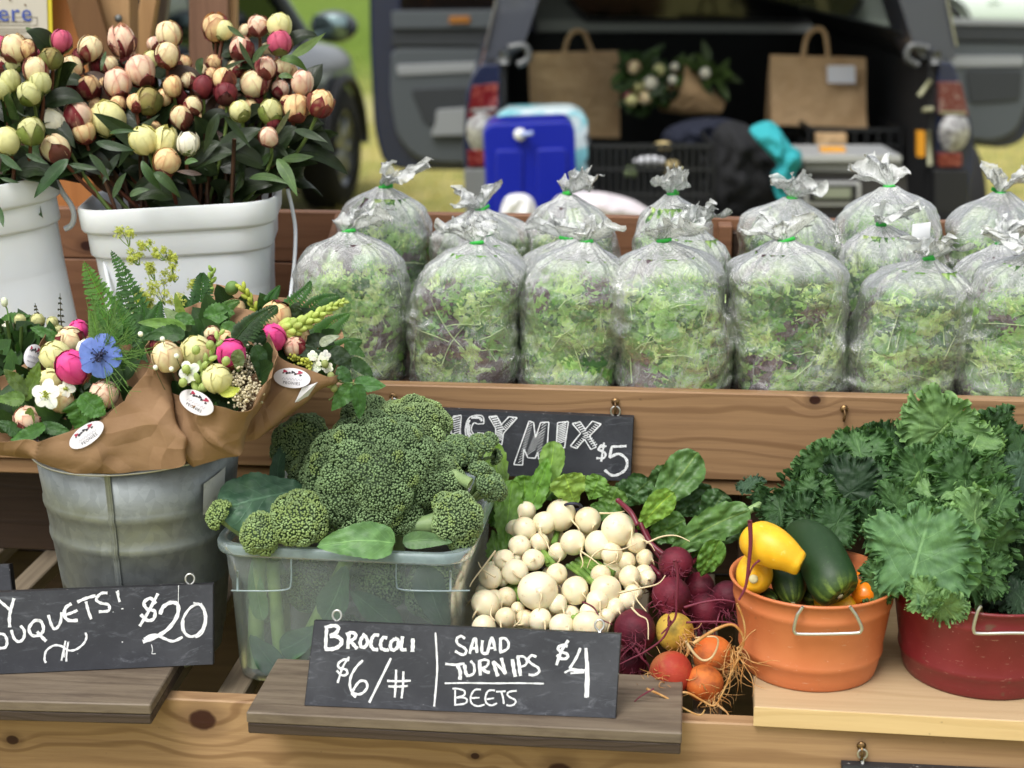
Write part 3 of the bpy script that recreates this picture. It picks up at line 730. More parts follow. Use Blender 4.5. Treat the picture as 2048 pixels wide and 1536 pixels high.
a = np.linspace(0, 2 * PI, 73)[:-1]; ringp = np.stack([gc[0] + .1085 * np.cos(a), gc[1] + .1085 * np.sin(a), np.full(72, gc[2] + gh)], -1)
ringp = np.vstack([ringp, ringp[:1]])
MB().add(*tube(ringp, .0028, 8, caps=False)).build('rolled_rim', galv, tg)
sa = math.atan2(-.106, P(222, 1000, 1.555)[0] - gc[0])
pts = [gc + (math.cos(sa) * (gr(z) + .0014 + (.0028 if .142 < z < .15 or .179 < z < .187 else 0)), math.sin(sa) * (gr(z) + .0014 + (.0028 if .142 < z < .15 or .179 < z < .187 else 0)), z) for z in np.linspace(.002, gh - .003, 40)]
for dx in (-.0022, .0022):
    MB().add(*tube([p + (dx, 0, 0) for p in pts], .0011, 6)).build('seam', galv, tg)
MB().add(*tube([p + (0, .0006, 0) for p in pts], [.0024] * 40, 6)).build('seam', galv, tg)
pts = crom([gc + (math.cos(q) * .1125, math.sin(q) * .1125, gh - .004 - .003 * math.sin((q - sa + 1.3) * 2)) for q in np.linspace(sa - 1.2, sa + 1.15, 14)], 50)
MB().add(*tube(pts, .0014, 8)).build('wire_handle', steel, tg)
# pale sticker patch on the bucket
sp = pm('faded sticker', lin(205, 208, 205), rough=.6, var=[(lin(170, 176, 174), 60, .5, .7, None)])
q = []
for (u, v) in [(i / 5, j / 4) for i in range(6) for j in range(5)]:
    a = -.62 + .30 * u; z = .178 + .036 * v + .010 * u
    q.append((gc[0] + math.cos(a) * (gr(z) + .0036), gc[1] + math.sin(a) * (gr(z) + .0036), gc[2] + z))
V, F_ = grid(np.array(q).reshape(6, 5, 3)); MB().add(V, F_).build('sticker', sp, tg)

def tub_mat(name, c1, c2):
    t = NT(name); co = t.co(); n = t.noise(co, 20, 4); n2 = t.noise(co, 45, 3, .6); sc = t.noise(co, 420, 2)
    c = t.mix(t.ramp(n, .35, .7), c1, c2); st_ = t.noise(t.mapv(co, (1, 1, 6)), 60, 4, .7); c = t.mix(t.ramp(n2, .66, .74, 0, .55), c, lin(96, 90, 70)); c = t.mix(t.ramp(st_, .64, .70, 0, .35), c, lin(214, 190, 168)); c = t.mix(t.ramp(t.noise(co, 9, 4), .5, .75, 0, .3), c, t.mix(1, c, (.7, .68, .66), 'MULTIPLY')); c = t.mix(t.ramp(sc, .735, .77, 0, .7), c, lin(235, 200, 190))
    return t.end(t.prin(Base_Color=c, Roughness=t.ramp(n, .3, .7, .32, .48), Specular_IOR_Level=.45, Normal=t.bump(n, .1, .003)))
tub_o = tub_mat('orange enamel', lin(196, 114, 70), lin(202, 122, 76)); tub_r = tub_mat('dark red enamel', lin(112, 34, 38), lin(122, 40, 44))
def tub(c, rb, rt, h, mat, label, hpx, hY):
    t = thing('metal_tub', c, label, 'tub', 'painted metal tubs on the pale board')
    def R(z): return rb + (rt - rb) * (z / h) ** .85
    prof = [(.002, .003), (rb - .006, .002), (rb - .001, 0), (rb, .002)]
    for z, o in ((h * .1, 0), (h * .2, 0), (h * .22, .0012), (h * .25, .0016), (h * .28, .0012), (h * .3, 0), (h * .5, 0), (h * .74, 0), (h * .76, .0008), (h * .79, .0012), (h * .82, .0008), (h * .84, 0), (h - .004, 0), (h - .003, .002), (h - .001, .0032), (h + .0005, .0025), (h + .0008, .0005), (h - .001, -.001), (h - .006, -.0016), (h * .3, -.002)):
        prof.append((R(z) + o, z))
    prof += [(rb - .003, .006), (.002, .006)]
    V, F_ = lathe(prof, 84, c)
    a = np.arctan2(V[:, 1] - c[1], V[:, 0] - c[0]); z = (V[:, 2] - c[2]) / h      # faint pressed flutes
    k = .0007 * np.maximum(0, np.cos(a * 14)) ** 8 * ((z > .32) & (z < .72))
    V[:, 0] -= np.cos(a) * k; V[:, 1] -= np.sin(a) * k
    MB().add(V, F_).build('tub_body', mat, t)
    pts = [P(x, y, hY + (y - hpx[0][1]) * dd) for (x, y), dd in zip(hpx, [0] * 20)]
    MB().add(*tube(crom(pts, 60), .0017, 8)).build('wire_handle', steel, t)
    return t
to = (.1505, 1.597, .7795)
tub(np.array(to), .0670, .0818, .0975, tub_o, 'orange painted metal tub of squash and zucchini', [(1606, 1213), (1600, 1222), (1594, 1232), (1588, 1256), (1590, 1265), (1600, 1268), (1655, 1268), (1712, 1266), (1721, 1263), (1723, 1254), (1713, 1232), (1706, 1222), (1700, 1213)], 1.5115)
trc = (P(1972, 1150, 1.61)[0], 1.606, .7795)
tub(np.array(trc), .0770, .0925, .0970, tub_r, 'dark red painted metal tub of curly kale', [(1962, 1212), (1955, 1224), (1948, 1250), (1948, 1262), (1958, 1267), (2020, 1266), (2090, 1266), (2100, 1258), (2088, 1224), (2080, 1214)], 1.5095)

# ------------------------------------------------------------------ translucent plastic box
def frost_mat(name, f, col, rough=.25):
    t = NT(name); co = t.co(); n = t.noise(co, 60, 4, .6)
    tr = t.n('BsdfTransparent'); t.set(tr, 'Color', (.96, .985, .98))
    d = t.n('BsdfDiffuse'); t.set(d, 'Color', tuple(col)); tl = t.n('BsdfTranslucent'); t.set(tl, 'Color', tuple(col))
    g = t.n('BsdfGlossy'); t.set(g, 'Roughness', rough); t.set(g, 'Color', (1, 1, 1))
    m1 = t.n('MixShader'); t.set(m1, 0, .45); t.set(m1, 1, d); t.set(m1, 2, tl)
    lw = t.n('LayerWeight'); t.set(lw, 'Blend', .35)
    fac = t.math('ADD', t.math('MULTIPLY', t.ramp(n, .3, .7, .85, 1.15), f), t.math('MULTIPLY', lw.outputs['Facing'], .25), clamp=True)
    m2 = t.n('MixShader'); t.set(m2, 0, fac); t.set(m2, 1, tr); t.set(m2, 2, m1)
    fr = t.n('Fresnel'); t.set(fr, 0, 1.4)
    m3 = t.n('MixShader'); t.set(m3, 0, t.math('MULTIPLY', fr.outputs[0], .45)); t.set(m3, 1, m2); t.set(m3, 2, g)
    return t.end(m3)
frost = frost_mat('frosted clear plastic', .13, lin(228, 240, 238)); frost_rim = frost_mat('thick frosted plastic', .50, lin(200, 220, 222))
xb0, xb1 = P(422, 1095, 1.56)[0], P(945, 1110, 1.56)[0]
bxc = np.array(((xb0 + xb1) / 2, 1.56 + .135, .7415)); bhx, bhy = (xb1 - xb0) / 2, .135
tb = thing('plastic_box', bxc, 'clear frosted plastic box full of broccoli', 'plastic box')
Mb = rotm(0, 0, math.radians(-1.5)); hh = .158
lv = [(bhx - .020, bhy - .020, .026, 0), (bhx - .017, bhy - .017, .027, .003), (bhx - .0155, bhy - .0155, .027, .012), (bhx - .0115, bhy - .0115, .028, .109), (bhx - .0095, bhy - .0095, .029, .1165), (bhx - .0072, bhy - .0072, .03, hh - .011)]
inn = [(a - .0022, b - .0022, r - .001, z + .0001) for a, b, r, z in lv[::-1]]
MB().add(*loft_rr(lv + inn[:-1] + [(bhx - .021, bhy - .021, .026, .004)], Mb, bxc, cap=False)).build('box_wall', frost, tb)
V, F_ = loft_rr([(bhx - .020, bhy - .020, .026, 0), (bhx - .0195, bhy - .0195, .026, -.0003)], Mb, bxc); MB().add(V, [F_[1]]).build('box_floor', frost, tb)
rim = [(bhx - .0078, bhy - .0078, .03, hh - .012), (bhx - .001, bhy - .001, .034, hh - .0115), (bhx, bhy, .035, hh - .009), (bhx, bhy, .035, hh - .003), (bhx - .0015, bhy - .0015, .034, hh), (bhx - .008, bhy - .008, .03, hh + .0002), (bhx - .0096, bhy - .0096, .029, hh - .002), (bhx - .0098, bhy - .0098, .029, hh - .012)]
A_ = loft_rr(rim, Mb, bxc, cap=False); MB().add(*A_).build('rim', frost_rim, tb)
for (x0, x1) in ((462, 582), (793, 940)):
    pts = [P(x1 if x0 < 500 else x0, 1112, 1.564), P(x1 if x0 < 500 else x0, 1165, 1.566), P((x1 - 10) if x0 < 500 else x0 + 10, 1179, 1.566), P((x0 + x1) / 2, 1182, 1.5665), P(x0 if x0 < 500 else x1, 1181, 1.5675)]
    MB().add(*tube(crom(pts, 30), .0009, 6)).build('moulded_rib', frost_rim, tb)
for x in (475, 901):
    MB().add(*tube([P(x, 1142, 1.5655), P(x, 1182, 1.567)], .0012, 6)).build('moulded_rib', frost_rim, tb)
# ------------------------------------------------------------------ salad bags
def film_mat():
    t = NT('clear crinkled bag film'); co = t.co()
    wh = t.attr('Col'); ws = t.n('SeparateColor'); t.set(ws, 0, wh.outputs['Color'])
    n1 = t.noise(t.mapv(co, (1, 1, .55)), 34, 5, .7, 1.2); n2 = t.noise(t.mapv(co, (1, 1, .5)), 90, 4, .7, 2.0); n3 = t.noise(co, 12, 3)
    r1 = t.ramp(t.math('ABSOLUTE', t.math('SUBTRACT', n1, .5)), 0, .035, 1, 0)
    r2 = t.ramp(t.math('ABSOLUTE', t.math('SUBTRACT', n2, .5)), 0, .05, 1, 0)
    cr = t.math('MAXIMUM', t.math('MULTIPLY', r1, .75), t.math('MULTIPLY', r2, .4))
    base = t.ramp(n3, .35, .72, .02, .22)
    f = t.math('ADD', t.math('ADD', base, t.math('MULTIPLY', cr, .42)), t.math('MULTIPLY', ws.outputs[0], .46), clamp=True)
    lw = t.n('LayerWeight'); t.set(lw, 'Blend', .3); f = t.math('ADD', f, t.math('MULTIPLY', lw.outputs['Facing'], .22), clamp=True)
    tr = t.n('BsdfTransparent'); t.set(tr, 'Color', (.97, .985, .975))
    d = t.n('BsdfDiffuse'); t.set(d, 'Color', (.96, .98, .965)); tl = t.n('BsdfTranslucent'); t.set(tl, 'Color', (.96, .98, .965))
    m1 = t.n('MixShader'); t.set(m1, 0, .28); t.set(m1, 1, d); t.set(m1, 2, tl)
    m2 = t.n('MixShader'); t.set(m2, 0, t.math('MULTIPLY', f, .74)); t.set(m2, 1, tr); t.set(m2, 2, m1)
    bp = t.bump(t.math('ADD', n1, t.math('MULTIPLY', n2, .6)), .9, .004)
    g = t.n('BsdfGlossy'); t.set(g, 'Roughness', .2); t.set(g, 'Normal', bp)
    fr = t.n('Fresnel'); t.set(fr, 0, 1.5); t.set(fr, 'Normal', bp)
    m3 = t.n('MixShader'); t.set(m3, 0, t.math('MULTIPLY', fr.outputs[0], .75, clamp=True)); t.set(m3, 1, m2); t.set(m3, 2, g)
    return t.end(m3)
film = film_mat()
green_tie = pm('green twist tape', lin(48, 178, 66), rough=.45)
salad_leaf = leaf_mat('salad leaf', rough=.5, vein=(1.5, 1.4, 1.5), vk=5, transl=.25, bscale=120)
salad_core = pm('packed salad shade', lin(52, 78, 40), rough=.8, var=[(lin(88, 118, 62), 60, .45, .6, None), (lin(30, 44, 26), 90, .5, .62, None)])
def frilly(seed, nu=9, nv=7):
    r = np.random.default_rng(seed); t = np.linspace(0, 1, nu); s = np.linspace(-1, 1, nv)
    lob = .62 + .38 * np.abs(np.sin(t * PI * 2.5 + r.uniform(0, 3)))
    w = (.18 + .36 * np.sin(PI * t ** 1.2)) * lob
    X = s[None] * w[:, None]; Y = (t[:, None] - .5) + 0 * X
    Z = .22 * (np.abs(s)[None] ** 1.5) * np.sin(t[:, None] * 17 + s[None] * 3 + r.uniform(0, 6)) * .5 + .12 * np.sin(t * 3.5 + r.uniform(0, 6))[:, None]
    A = np.stack([X, Y, Z], -1); A += r.normal(0, .022, A.shape)
    V, F_ = grid(A); uv = np.stack([np.repeat(s[None], nu, 0), np.repeat(t[:, None], nv, 1), np.zeros((nu, nv))], -1).reshape(-1, 3)
    return V, F_, uv
FR = [frilly(k) for k in range(6)]
def bag_variant(seed, fill=1.0, purple=.12, light=.3):
    """unit bag: 0.112 wide, 0.2 to the tie; returns dict of mesh objects' meshes"""
    r = np.random.default_rng(seed); W, Dp, Hh = .0585, .044, .2
    ex = 2.0 / 2.7
    def sect(a):
        c, s = np.cos(a), np.sin(a); return np.sign(c) * np.abs(c) ** ex, np.sign(s) * np.abs(s) ** ex
    top = .80 + .05 * r.random()
    def prof(t):
        xs = [0, .015, .06, .3, .55, .74, .84, .91, .96, 1.0]; ys = [.90, .97, 1.0, 1.0, 1.0, .98, .87, .61, .31, .07]
        return np.interp(t, xs, ys)
    nt, na = 64, 112
    tt = np.linspace(0, 1, nt); aa = np.linspace(0, 2 * PI, na, endpoint=False)
    Tm, Am = np.meshgrid(tt, aa, indexing='ij'); cx, cy = sect(Am)
    pr = prof(Tm); pr = np.apply_along_axis(lambda v: np.convolve(np.pad(v, 3, 'edge'), np.ones(7) / 7, 'valid'), 0, pr)
    lump = np.zeros_like(pr)
    V0 = np.stack([cx * W * pr, cy * Dp * pr, Tm * Hh], -1).reshape(-1, 3)
    o = r.uniform(0, 50)
    wid = 1 + .03 * np.sin(Tm * 5 + o) + .035 * np.sin(Tm * 9 + o * 2 + cx); pr = pr * wid
    n1 = (fbm(V0, 28, o, 2) + .9 * fbm(V0, 11, o + 30, 1)).reshape(pr.shape); n2 = (1 - np.abs(fbm(V0 * (1, 1, .6), 75, o + 9, 2))).reshape(pr.shape)
    pl = np.clip((Tm - .74) / .26, 0, 1)
    ple = np.sin(Am * 13 + 3 * np.sin(Am * 2 + o) + 2 * Tm) * .16 * pl ** 1.2 + np.sin(Am * 29 + o) * .07 * pl
    k = pr * (1.035 + .085 * n1 + .085 * (n2 - .6) * (1 - .3 * pl) + ple)
    sag = .012 * pl * (1 - pl)
    lean = r.uniform(-.017, .017); ly = r.uniform(-.01, .004)
    A = np.stack([cx * W * k + lean * Tm ** 2, cy * Dp * k + ly * Tm ** 2, Tm * Hh - 0 * sag + .0025 * n1 * (Tm > .02)], -1)
    wh = np.clip(pl * 1.3, 0, 1) ** .8
    mb = MB(); V, F_ = grid(A, cv=True)
    cc = np.repeat(wh.reshape(-1, 1), 3, 1); Fs = [F_, np.array([list(range(na))[::-1]])]
    mb.add(V, Fs, cc)
    # ruff above the tie
    nr = 14; tr_ = np.linspace(0, 1, nr); Tr, Ar = np.meshgrid(tr_, aa, indexing='ij')
    dirx, diry = r.uniform(-.8, .8), r.uniform(-.3, .3)
    ht = .031 * (1 + .35 * np.sin(Ar * 2 + o) + .22 * np.sin(Ar * 7 + o * 2))
    rad = .0035 + (.017 + .006 * np.sin(Ar * 3 + o)) * Tr ** .85
    rad = rad * (1 + .38 * np.sin(Ar * 11 + 2 * np.sin(Ar * 3) + o) * Tr ** .4)
    B = np.stack([np.cos(Ar) * rad * 1.15 + lean + dirx * .03 * Tr, np.sin(Ar) * rad * .7 + ly + diry * .03 * Tr, Hh + ht * Tr * (1 - .25 * Tr) - .0], -1)
    B = B + (np.stack([fbm(B.reshape(-1, 3), 70, o + 5 * j, 2) for j in range(3)], -1).reshape(B.shape) * .009 + r.normal(0, .0006, B.shape)) * Tr[..., None]
    mbr = MB(); V, F_ = grid(B, cv=True); mbr.add(V, F_, np.full((len(V), 3), 1.5))
    # twist tie
    mt = MB(); a = np.linspace(0, 2 * PI, 20); ring = np.stack([np.cos(a) * .0052 + lean, np.sin(a) * .0048 + ly, np.full(20, Hh - .0005)], -1)
    mt.add(*tube(ring, [.0019] * 20, 6))
    q = r.uniform(-.6, .6); b = np.array((lean, ly - .006, Hh))
    mt.add(*obox(b + (.003 * math.cos(q), 0, .002), (math.cos(q), 0, math.sin(q)), (0, 1, 0), (-math.sin(q), 0, math.cos(q)), .011 + .006 * r.random(), .0012, .0048, .0003))
    # leaves packed against the film
    N = 520; u = r.uniform(0, 1, N) ** .92 * (top + .03) + .012; a = r.uniform(0, 2 * PI, N)
    a = np.where(r.random(N) < .35, -PI / 2 + r.normal(0, .7, N), a)
    cx, cy = sect(a); pv = prof(u) * r.uniform(.86, .945, N)
    pos = np.stack([cx * W * pv + lean * u ** 2, cy * Dp * pv + ly * u ** 2, u * Hh], -1)
    nr_ = np.stack([np.cos(a) / W, np.sin(a) / Dp, np.zeros(N)], -1); nr_ /= np.linalg.norm(nr_, axis=1)[:, None]
    nr_ += r.normal(0, .17, nr_.shape); nr_ /= np.linalg.norm(nr_, axis=1)[:, None]
    h = r.normal(size=(N, 3)); y = h - nr_ * (h * nr_).sum(1)[:, None]; y /= np.linalg.norm(y, axis=1)[:, None]; x = np.cross(y, nr_)
    R = np.stack([x, y, nr_], 1); sc = r.uniform(.022, .046, N)
    cols = np.empty((N, 3)); 
    pal = [L(124, 158, 92), L(96, 136, 72), L(150, 174, 112), L(58, 92, 52), L(172, 190, 128)]
    pn = fbm(pos, 22, o + 3, 1)
    for i in range(N):
        c = 1.36 * pal[int(r.choice(5, p=[.32, .28, light * .6, .28, .12 - (light - .3) * .6 + .0] / np.sum([.32, .28, light * .6, .28, .12 - (light - .3) * .6])))]
        if pn[i] > .34 - purple and r.random() < .75: c = L(88, 70, 80) * r.uniform(.8, 1.3)
        cols[i] = c * r.uniform(.8, 1.2)
    ml = MB()
    for v in range(6):
        s_ = np.arange(N) % 6 == v; b = FR[v]
        ml.add_ = None; k = len(b[0]); stamp(ml, (b[0] * (1, 1, .7), b[1]), pos[s_], R[s_], sc[s_], np.repeat(cols[s_], k, 0), b[2])
    # leaves pressed flat against the film
    for q in range(len(ml.v)):
        kv = len(FR[q][0]); ly_ = np.repeat(r.uniform(-.05, .012, len(ml.v[q]) // kv), kv)
        v_ = ml.v[q]; u_ = np.clip(v_[:, 2] / Hh, .012, top + .07); v_[:, 2] = np.clip(v_[:, 2], .003, (top + .09) * Hh)
        X_ = v_[:, 0] - lean * u_ ** 2; Y_ = v_[:, 1] - ly * u_ ** 2; p_ = prof(u_)
        rr = ((np.abs(X_) / (W * p_)) ** 2.7 + (np.abs(Y_) / (Dp * p_)) ** 2.7) ** (1 / 2.7)
        lim = ly_ + np.where(u_ > .72, .82, .905) - .02 * np.sin(v_[:, 2] * 900 + v_[:, 0] * 700); k_ = np.where(rr > lim, (lim + (rr - lim) * .06) / rr, 1)
        v_[:, 0] = X_ * k_ + lean * u_ ** 2; v_[:, 1] = Y_ * k_ + ly * u_ ** 2
    # thin stems
    for i in range(13):
        a0 = -PI / 2 + r.normal(0, .8); u0 = r.uniform(.1, .65); a1 = a0 + r.normal(0, .35); u1 = u0 + r.normal(0, .14)
        pts = []
        for q in np.linspace(0, 1, 5):
            c_, s_ = sect(np.array(a0 + (a1 - a0) * q)); uu = np.clip(u0 + (u1 - u0) * q, .03, .7); pts.append((c_ * W * .955, s_ * Dp * .955, uu * Hh + .002 * math.sin(q * 5)))
        Vt, Ft = tube(pts, .0007, 5); ml.add(Vt, Ft, L(160, 180, 134))
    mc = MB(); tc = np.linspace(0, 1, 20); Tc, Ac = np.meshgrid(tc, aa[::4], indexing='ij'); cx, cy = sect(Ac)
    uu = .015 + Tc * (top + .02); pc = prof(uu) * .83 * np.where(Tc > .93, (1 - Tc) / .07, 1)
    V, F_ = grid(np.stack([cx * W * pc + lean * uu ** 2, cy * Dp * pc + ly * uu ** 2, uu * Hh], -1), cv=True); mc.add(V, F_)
    return mb, mbr, mt, ml, mc
BAGV = []
for k, (pu, li) in enumerate([(.08, .3), (.24, .2), (-.04, .42), (-.1, .4), (.10, .3), (-.05, .45), (.05, .3)]):
    p_ = bag_variant(100 + k, purple=pu, light=li); objs = []
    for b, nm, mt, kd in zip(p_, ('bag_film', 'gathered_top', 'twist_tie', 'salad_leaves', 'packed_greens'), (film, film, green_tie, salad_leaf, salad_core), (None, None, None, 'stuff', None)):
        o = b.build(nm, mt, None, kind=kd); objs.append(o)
    BAGV.append([objs, False])
def bag(v, px0, px1, pyb, pyt, Y, label, rot=0, tilt=0.0, zb=.9848, flip=False, group='bags of salad greens on the upper deck'):
    """left and right photo edges, bottom and tie heights"""
    cxp = (px0 + px1) / 2; c = P(cxp, pyb, Y); m = mpp(P(cxp, (pyb + pyt) / 2, Y)); w = (px1 - px0) * m
    ztie = P(cxp, pyt, Y)[2]; z0 = zb; h = ztie - z0
    t = thing('salad_bag', (c[0], Y, z0), label, 'salad bag', group)
    objs, used = BAGV[v]
    for o in objs:
        q = o if not used else o.copy()
        if used: COL.objects.link(q)
        q.parent = t
    BAGV[v][1] = True
    _n = len(bpy.data.objects); t.rotation_euler = (0.03 * math.sin(_n * 3.1), tilt + .05 * math.sin(_n * 1.7), rot)
    t.scale = (w / .1175 * (-1 if flip else 1), w / .1175 * 1.0, h / .2)
    return t
Yf, Ym, Yk = 1.925, 2.02, 2.105
# front row
bag(0, 612, 822, 768, 460, Yf + .01, 'front row salad bag nearest the bouquets, with dark purple leaves at its left', rot=.15, tilt=.04)
bag(1, 820, 1034, 770, 484, Yf, 'front row salad bag with a band of purple leaves down its right side', rot=-.05)
bag(2, 1030, 1240, 776, 480, Yf, 'pale front row salad bag above the Spicy Mix chalkboard corner', tilt=.02)
bag(3, 1234, 1464, 792, 482, Yf - .012, 'tall front row salad bag hanging lowest over the board edge, left of the partition', tilt=.01)
bag(4, 1462, 1692, 786, 478, Yf, 'front row salad bag just right of the wooden partition', rot=.1)
bag(5, 1690, 1912, 790, 515, Yf, 'front row salad bag with a bright yellow green leaf, above the kale', rot=.2, flip=True)
bag(6, 1904, 2130, 795, 505, Yf - .005, 'front row salad bag with pale leaves cut by the right edge', rot=-.2, flip=True)
# middle row
bag(1, 866, 1032, 760, 470, Ym, 'middle row salad bag behind the bag with purple leaves', rot=.5)
bag(0, 1046, 1236, 760, 474, Ym, 'middle row salad bag with a flopped over top, behind the pale bag', rot=-.3, flip=True)
bag(5, 1262, 1436, 760, 450, Ym, 'middle row salad bag just left of the partition, mostly hidden', rot=.3, flip=True)
bag(6, 1676, 1866, 760, 449, Ym, 'middle row salad bag with a white slip of paper in its top', rot=-.5)
bag(0, 1880, 2066, 760, 480, Ym, 'middle row salad bag with a paper slip near the right edge', rot=.7)
# back row
bag(6, 682, 872, 745, 372, Yk, 'back row salad bag at the left end before the meadow gap', rot=.4)
bag(4, 866, 1066, 745, 412, Yk, 'short back row salad bag in front of the blue water jug', rot=.9)
bag(0, 1062, 1238, 745, 386, Yk, 'back row salad bag with a wide fanned top in front of the crate', rot=-.6)
bag(5, 1246, 1418, 745, 385, Yk, 'back row salad bag with radiating pleats left of the partition', rot=1.0)
bag(1, 1466, 1668, 745, 396, Yk, 'back row salad bag in front of the teal cloth', rot=2.6)
bag(3, 1664, 1874, 745, 372, Yk, 'tallest back row salad bag leaning in front of the scale', rot=2.9, tilt=.05)
bag(4, 1870, 2070, 745, 388, Yk, 'back row salad bag at the right end below the tail light', rot=-2.5)
# paper slips tucked in bag tops
paper = pm('white paper slip', lin(232, 234, 238), rough=.7)
for px, py, Y, lb in ((1842, 466, 2.0, 'white paper slip in the top of the middle row salad bag'), (2018, 488, 2.0, 'white paper slip in the salad bag at the right edge')):
    MB().add(*obox(P(px, py, Y), (1, .1, .12), (-.1, 1, 0), (0, 0, 1), .022, .0006, .024, .0002)).build('paper_slip', paper, None, label=lb, cat='paper')
# ------------------------------------------------------------------ broccoli
BROC = []
bead_m = pm('broccoli buds', attr=True, rough=.6, bump=(900, .3), spec=.3)
stalk_m = pm('broccoli stalk', lin(118, 142, 92), rough=.5, var=[(lin(140, 162, 108), 40, .4, .6, None), (lin(96, 122, 84), 90, .5, .7, None)])
leafy = leaf_mat('brassica leaf', rough=.5, vein=(1.75, 1.6, 1.7), vk=7, vw=.07, mid=.045, transl=.12, bscale=70, vamt=.6)
def fibo(n, zmin=-.25):
    i = np.arange(n) + .5; z = 1 - (1 - zmin) * i / n; a = i * 2.39996; s = np.sqrt(1 - z * z)
    return np.stack([s * np.cos(a), s * np.sin(a), z], -1)
def crown(c, R, up, seed, nsub=16, dark=.5, yel=.1, bead=.0013, zmin=-.3, squash=.85):
    r = np.random.default_rng(seed); B = basis(up)
    sd = fibo(nsub, zmin + .15) + r.normal(0, .10, (nsub, 3)); sd /= np.linalg.norm(sd, axis=1)[:, None]
    sr = R * (1.75 / math.sqrt(nsub)) * r.uniform(.9, 1.2, nsub); sc = sd * (R - sr * .86)[:, None]
    n = int(2 * PI * (1 - zmin) * R * R / (bead * 1.9) ** 2 * 1.15)
    u = fibo(n, zmin) + r.normal(0, .5 * bead / R, (n, 3)); u /= np.linalg.norm(u, axis=1)[:, None]
    b = u @ sc.T; disc = b * b - ((sc ** 2).sum(1)[None] - (sr ** 2)[None]); t = np.where(disc > 0, b + np.sqrt(np.maximum(disc, 0)), 0)
    k = t.argmax(1); rr = np.maximum(t.max(1), R * .66)
    # second level of little clusters
    m = max(30, int(nsub * 9)); md = fibo(m, zmin) + r.normal(0, .05, (m, 3)); md /= np.linalg.norm(md, axis=1)[:, None]
    dd = np.sort(-(u @ md.T), axis=1); ang = np.arccos(np.clip(-dd[:, 0], -1, 1)); w2 = 1.1 / math.sqrt(m) * 1.9
    rr = rr + R * .055 * (1 - (ang / w2) ** 2)
    j = (u @ md.T).argmax(1)
    pos = u * rr[:, None]; pos[:, 2] *= squash
    edge = np.clip(ang / w2, 0, 1)
    ck = r.uniform(.8, 1.2, m)[j][:, None] * r.uniform(.85, 1.15, nsub)[k][:, None]
    base = L(134, 156, 104) * (1 - dark) + L(98, 122, 86) * dark
    col = base * ck * r.uniform(.8, 1.25, (n, 1)); yl = L(136, 156, 84)
    ym = (r.random(m)[j] < yel)[:, None] * (1 - edge[:, None] * .4) * .6; col = col * (1 - ym) + yl * ym
    low = np.clip((-u[:, 2] + .05) * 2.2, 0, .75)[:, None]; col = col * (1 - low) + L(112, 136, 66) * low
    mb = MB(); Rr = rand_rots(n, r); s = bead * r.uniform(.75, 1.2, n)
    stamp(mb, ICO, pos @ B + c, Rr, s, np.repeat(col, len(ICO[0]), 0))
    # solid body under the buds
    nn = 30; th = np.linspace(0, math.acos(zmin), 14); ph = np.linspace(0, 2 * PI, nn, endpoint=False)
    T_, P_ = np.meshgrid(th, ph, indexing='ij'); uu = np.stack([np.sin(T_) * np.cos(P_), np.sin(T_) * np.sin(P_), np.cos(T_)], -1).reshape(-1, 3)
    b = uu @ sc.T; disc = b * b - ((sc ** 2).sum(1)[None] - (sr ** 2)[None]); t = np.where(disc > 0, b + np.sqrt(np.maximum(disc, 0)), 0); r2 = np.maximum(t.max(1), R * .64) * .975
    q = uu * r2[:, None]; q[:, 2] *= squash; V = (q @ B + c).reshape(14, nn, 3)
    V2, F_ = grid(V, cv=True); mb.add(V2, F_, L(52, 72, 44))
    return mb
def broccoli(px, py, rpx, Y, up, label, seed, nsub=14, dark=.5, yel=.1, stalk=.09, bead=.0013, zmin=-.3, squash=.85, sdir=None):
    c = P(px, py, Y); R = rpx * mpp(c); up = nrm(up)
    t = thing('broccoli', c, label, 'broccoli', 'broccoli heads heaped in the plastic box'); BROC.append(t)
    crown(c, R, up, seed, nsub, dark, yel, bead, zmin, squash).build('crown', bead_m, t, kind='stuff')
    s = nrm(sdir) if sdir is not None else -up
    MB().add(*tube([c + s * R * .1, c + s * R * .5, c + s * (R + stalk * .4), c + s * (R + stalk)], [R * .55, R * .42, R * .26, R * .24], 14)).build('stalk', stalk_m, t)
    r = np.random.default_rng(seed + 5); mb = MB()
    for k in range(9):                                # branching ribs under the crown
        a = k * .7 + r.uniform(0, .3); B = basis(up); d = B[0] * math.cos(a) + B[1] * math.sin(a)
        mb.add(*tube(bez([c + s * R * .85, c + s * R * .5 + d * R * .4, c + s * R * .05 + d * R * .68], 6), [R * .10, R * .09, R * .07, R * .06, R * .05, R * .04], 7))
    mb.build('branches', stalk_m, t)
    return t
F_ = None
broccoli(748, 965, 136, 1.64, (0, -.75, .75), 'big dark green broccoli crown in the middle of the box, facing the viewer', 1, nsub=30, dark=.75, yel=.07, zmin=-.15, squash=.9, sdir=(0, .6, -.8))
broccoli(822, 868, 78, 1.715, (-.1, -.5, .9), 'light green broccoli crown behind the big one, overlapping the Spicy Mix sign', 2, nsub=18, dark=.15, yel=.1, zmin=-.2)
broccoli(605, 890, 62, 1.70, (-.4, -.5, .8), 'broccoli crown at the back left touching the wrapped bouquet', 3, nsub=14, dark=.45, yel=.12)
broccoli(632, 945, 52, 1.665, (-.5, -.6, .6), 'small broccoli crown below the back left one', 4, nsub=10, dark=.6, yel=.25)
broccoli(735, 842, 55, 1.745, (-.2, -.2, 1), 'half hidden broccoli crown at the top behind the bouquet leaves', 5, nsub=10, dark=.6, yel=.05)
broccoli(600, 1040, 58, 1.58, (-.2, -.8, .6), 'yellow green broccoli floret over the front rim below the large leaf', 6, nsub=12, dark=.1, yel=.45, zmin=-.15)
